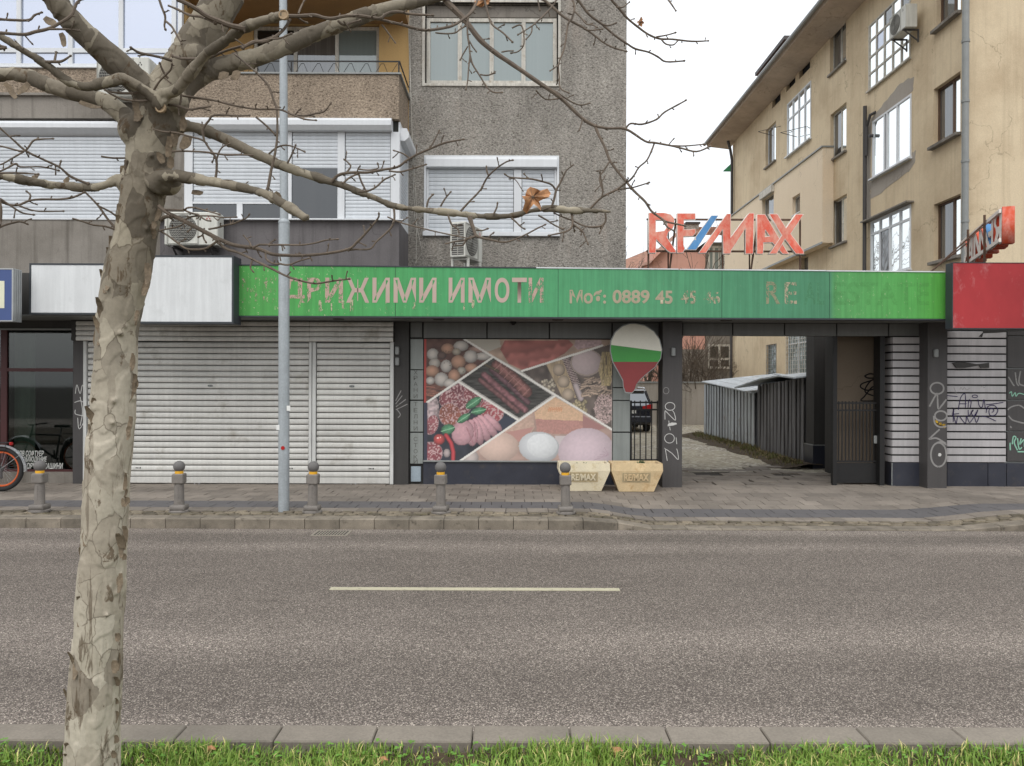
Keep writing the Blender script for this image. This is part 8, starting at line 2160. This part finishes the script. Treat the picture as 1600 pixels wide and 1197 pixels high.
# top left shoots
twig(c1([(-60, 115, 4.4), (0, 120, 4.2), (80, 125, 4), (180, 125, 3.8), (215, 95, 3.4), (255, 80, 2.6)]), T_ - .4, T_ - .3); twig(c1([(-60, 205, 5), (0, 205, 5), (150, 215, 5), (220, 198, 5), (300, 180, 5), (370, 145, 5), (440, 100, 5), (465, 50, 4.6), (480, 15, 4), (510, -5, 3.4)]), T_ - .5, T_ - .4)
twig(c1([(300, 182, 3.4), (380, 182, 3.2), (440, 185, 3), (490, 192, 2.4)]), T_ - .45, T_ - .4); twig(c1([(-40, 305, 5), (40, 298, 4), (0, 285, 3.6)]), T_ - .4, T_ - .4)
twig(c1([(285, 385, 5), (330, 385, 4.6), (385, 382, 4), (435, 352, 2.6)]), T_ - .3, T_ - .3); twig(c1([(340, 385, 4), (350, 330, 3)]), T_ - .3, T_ - .28); twig(c1([(145, 305, 2.6), (100, 260, 2)]), T_ - .35, T_ - .3)
# thin shoots left of the trunk
twig(c1([(-40, 760, 3), (0, 798, 3), (80, 870, 3), (160, 940, 3.4), (260, 990, 3.4), (370, 1042, 3.6), (440, 1100, 4), (545, 1145, 4.4)]), T_ - .3, T_ - .12)
twig(c1([(-30, 905, 3), (35, 918, 3), (150, 942, 3), (205, 880, 3), (250, 868, 2.8), (325, 865, 2.2)]), T_ - .3, T_ - .3); twig(c1([(150, 945, 2.8), (80, 985, 2.6), (20, 1020, 2.4), (-40, 1040, 2)]), T_ - .25, T_ - .3)
twig(c1([(-30, 1080, 3), (40, 1050, 3), (100, 1020, 3), (125, 1040, 2.8), (260, 1040, 2.6), (360, 1062, 2.2)]), T_ - .25, T_ - .15); twig(c1([(370, 1040, 2.8), (378, 1010, 2.2)]), T_ - .2, T_ - .2)
twig(c1([(-20, 1080, 3), (60, 1078, 3), (140, 1080, 2.8), (235, 1085, 2.2)]), T_ - .2, T_ - .2); twig(c1([(630, 975, 3), (700, 985, 3), (790, 985, 3)]), T_ - .1, T_ - .05); twig(c1([(790, 1000, 4), (785, 1060, 4), (780, 1140, 4)]), T_ - .08, T_ - .05)
twig(c5([(-20, 50, 4), (60, 80, 3.8), (120, 80, 3.6), (180, 55, 3.4), (260, 45, 3.4), (370, 45, 3.4), (450, 35, 3.2), (520, 5, 3)]), T_ - .25, T_ - .12); twig(c5([(0, 40, 3), (80, 95, 3), (140, 130, 2.8), (205, 142, 2.2)]), T_ - .25, T_ - .2)
twig(c5([(95, 75, 2.8), (170, 105, 2.8), (240, 120, 2.6), (390, 120, 2)]), T_ - .25, T_ - .2); twig(c5([(180, 55, 2.8), (190, 20, 2.8), (170, 0, 2.4)]), T_ - .2, T_ - .2)
twig(c5([(530, 0, 3), (580, 50, 3), (620, 95, 3.4), (665, 160, 3.6), (710, 215, 4), (732, 240, 4)]), T_ - .1, T_ - .05); twig(c5([(450, 165, 2.8), (520, 185, 2.8), (580, 205, 3), (660, 215, 3), (735, 240, 4)]), T_ - .15, T_ - .05); twig(c5([(620, 90, 2.8), (690, 125, 3), (742, 165, 3.2)]), T_ - .1, T_ - .05)
twig(c5([(-40, 240, 3.6), (15, 212, 3.4), (70, 195, 3.2), (125, 185, 3), (165, 198, 2.2)]), T_ - .25, T_ - .2)
twig([(-20, 305, 7), (-2, 318, 8), (0, 345, 6), (-4, 362, 3)], T_ - .3, T_ - .3)

# dead leaves hanging on
def dead_leaf(px, py, size, d, lobes, seed, label, ang=0):
    r2 = random.Random(seed); c = P(px, py, d); s = size / F * d
    m = MB(); rim = []
    for a_, r_ in lobes:
        a2 = math.radians(a_ + ang); rim.append((math.cos(a2) * r_, math.sin(a2) * r_))
    n = len(rim); vs = []; K = 4
    for j in range(1, K + 1):
        for i, (x, z) in enumerate(rim):
            t = j / K; curl = .28 * t * t * math.sin(i * 1.15 + seed) + .12 * math.sin(i * 2.6) * t
            rad = math.hypot(x, z)
            vs.append((c.x + x * s * t, c.y + curl * s, c.z + z * s * t + .05 * s * math.sin(i * 2) * t))
    vs.append((c.x, c.y - .05 * s, c.z)); cN = len(vs) - 1
    fs = [(cN, i, (i + 1) % n) for i in range(n)]
    for j in range(K - 1):
        for i in range(n): fs.append((j * n + i, (j + 1) * n + i, (j + 1) * n + (i + 1) % n, j * n + (i + 1) % n))
    m.add(vs, fs)
    me_ = m.mesh('dead_leaf', MAT['leaf'], True)
    o = obj('dead_leaf', me_, None, tree, label=label)
    v = MB()
    for i in range(0, n, 3): v.tube([(c.x, c.y - .055 * s, c.z), (c.x + rim[i][0] * s * .8, c.y - .03 * s, c.z + rim[i][1] * s * .8)], [.0011, .0005], 4)
    obj('leaf_vein', v, MAT['twig'], o)
    return o
lob = [(95, .62), (70, .45), (50, .5), (35, .62), (22, 1.0), (8, 1.12), (-6, .95), (-14, 1.05), (-20, .6), (-35, .42), (-52, .7), (-66, .92), (-75, .6), (-90, .48), (-105, .62), (-120, .9), (-135, .95), (-150, .55), (-168, .5), (172, .62), (155, .42), (135, .5), (115, .55)]
dead_leaf(832, 308, 27, T_ - .3, lob, 3, 'large curled brown leaf', 8)
twig([(803, 279, 1.6), (808, 284, 1.4), (813, 292, 1.4), (818, 300, 1.4)], T_ - .3, T_ - .3, 'leaf_stalk', spur=False)
dead_leaf(758, 0, 17, T_ + .1, lob, 5, 'small brown leaf at the top edge', 200)
dead_leaf(1000, 35, 8, T_ + .1, lob, 7, 'tiny shrivelled leaf', 60)
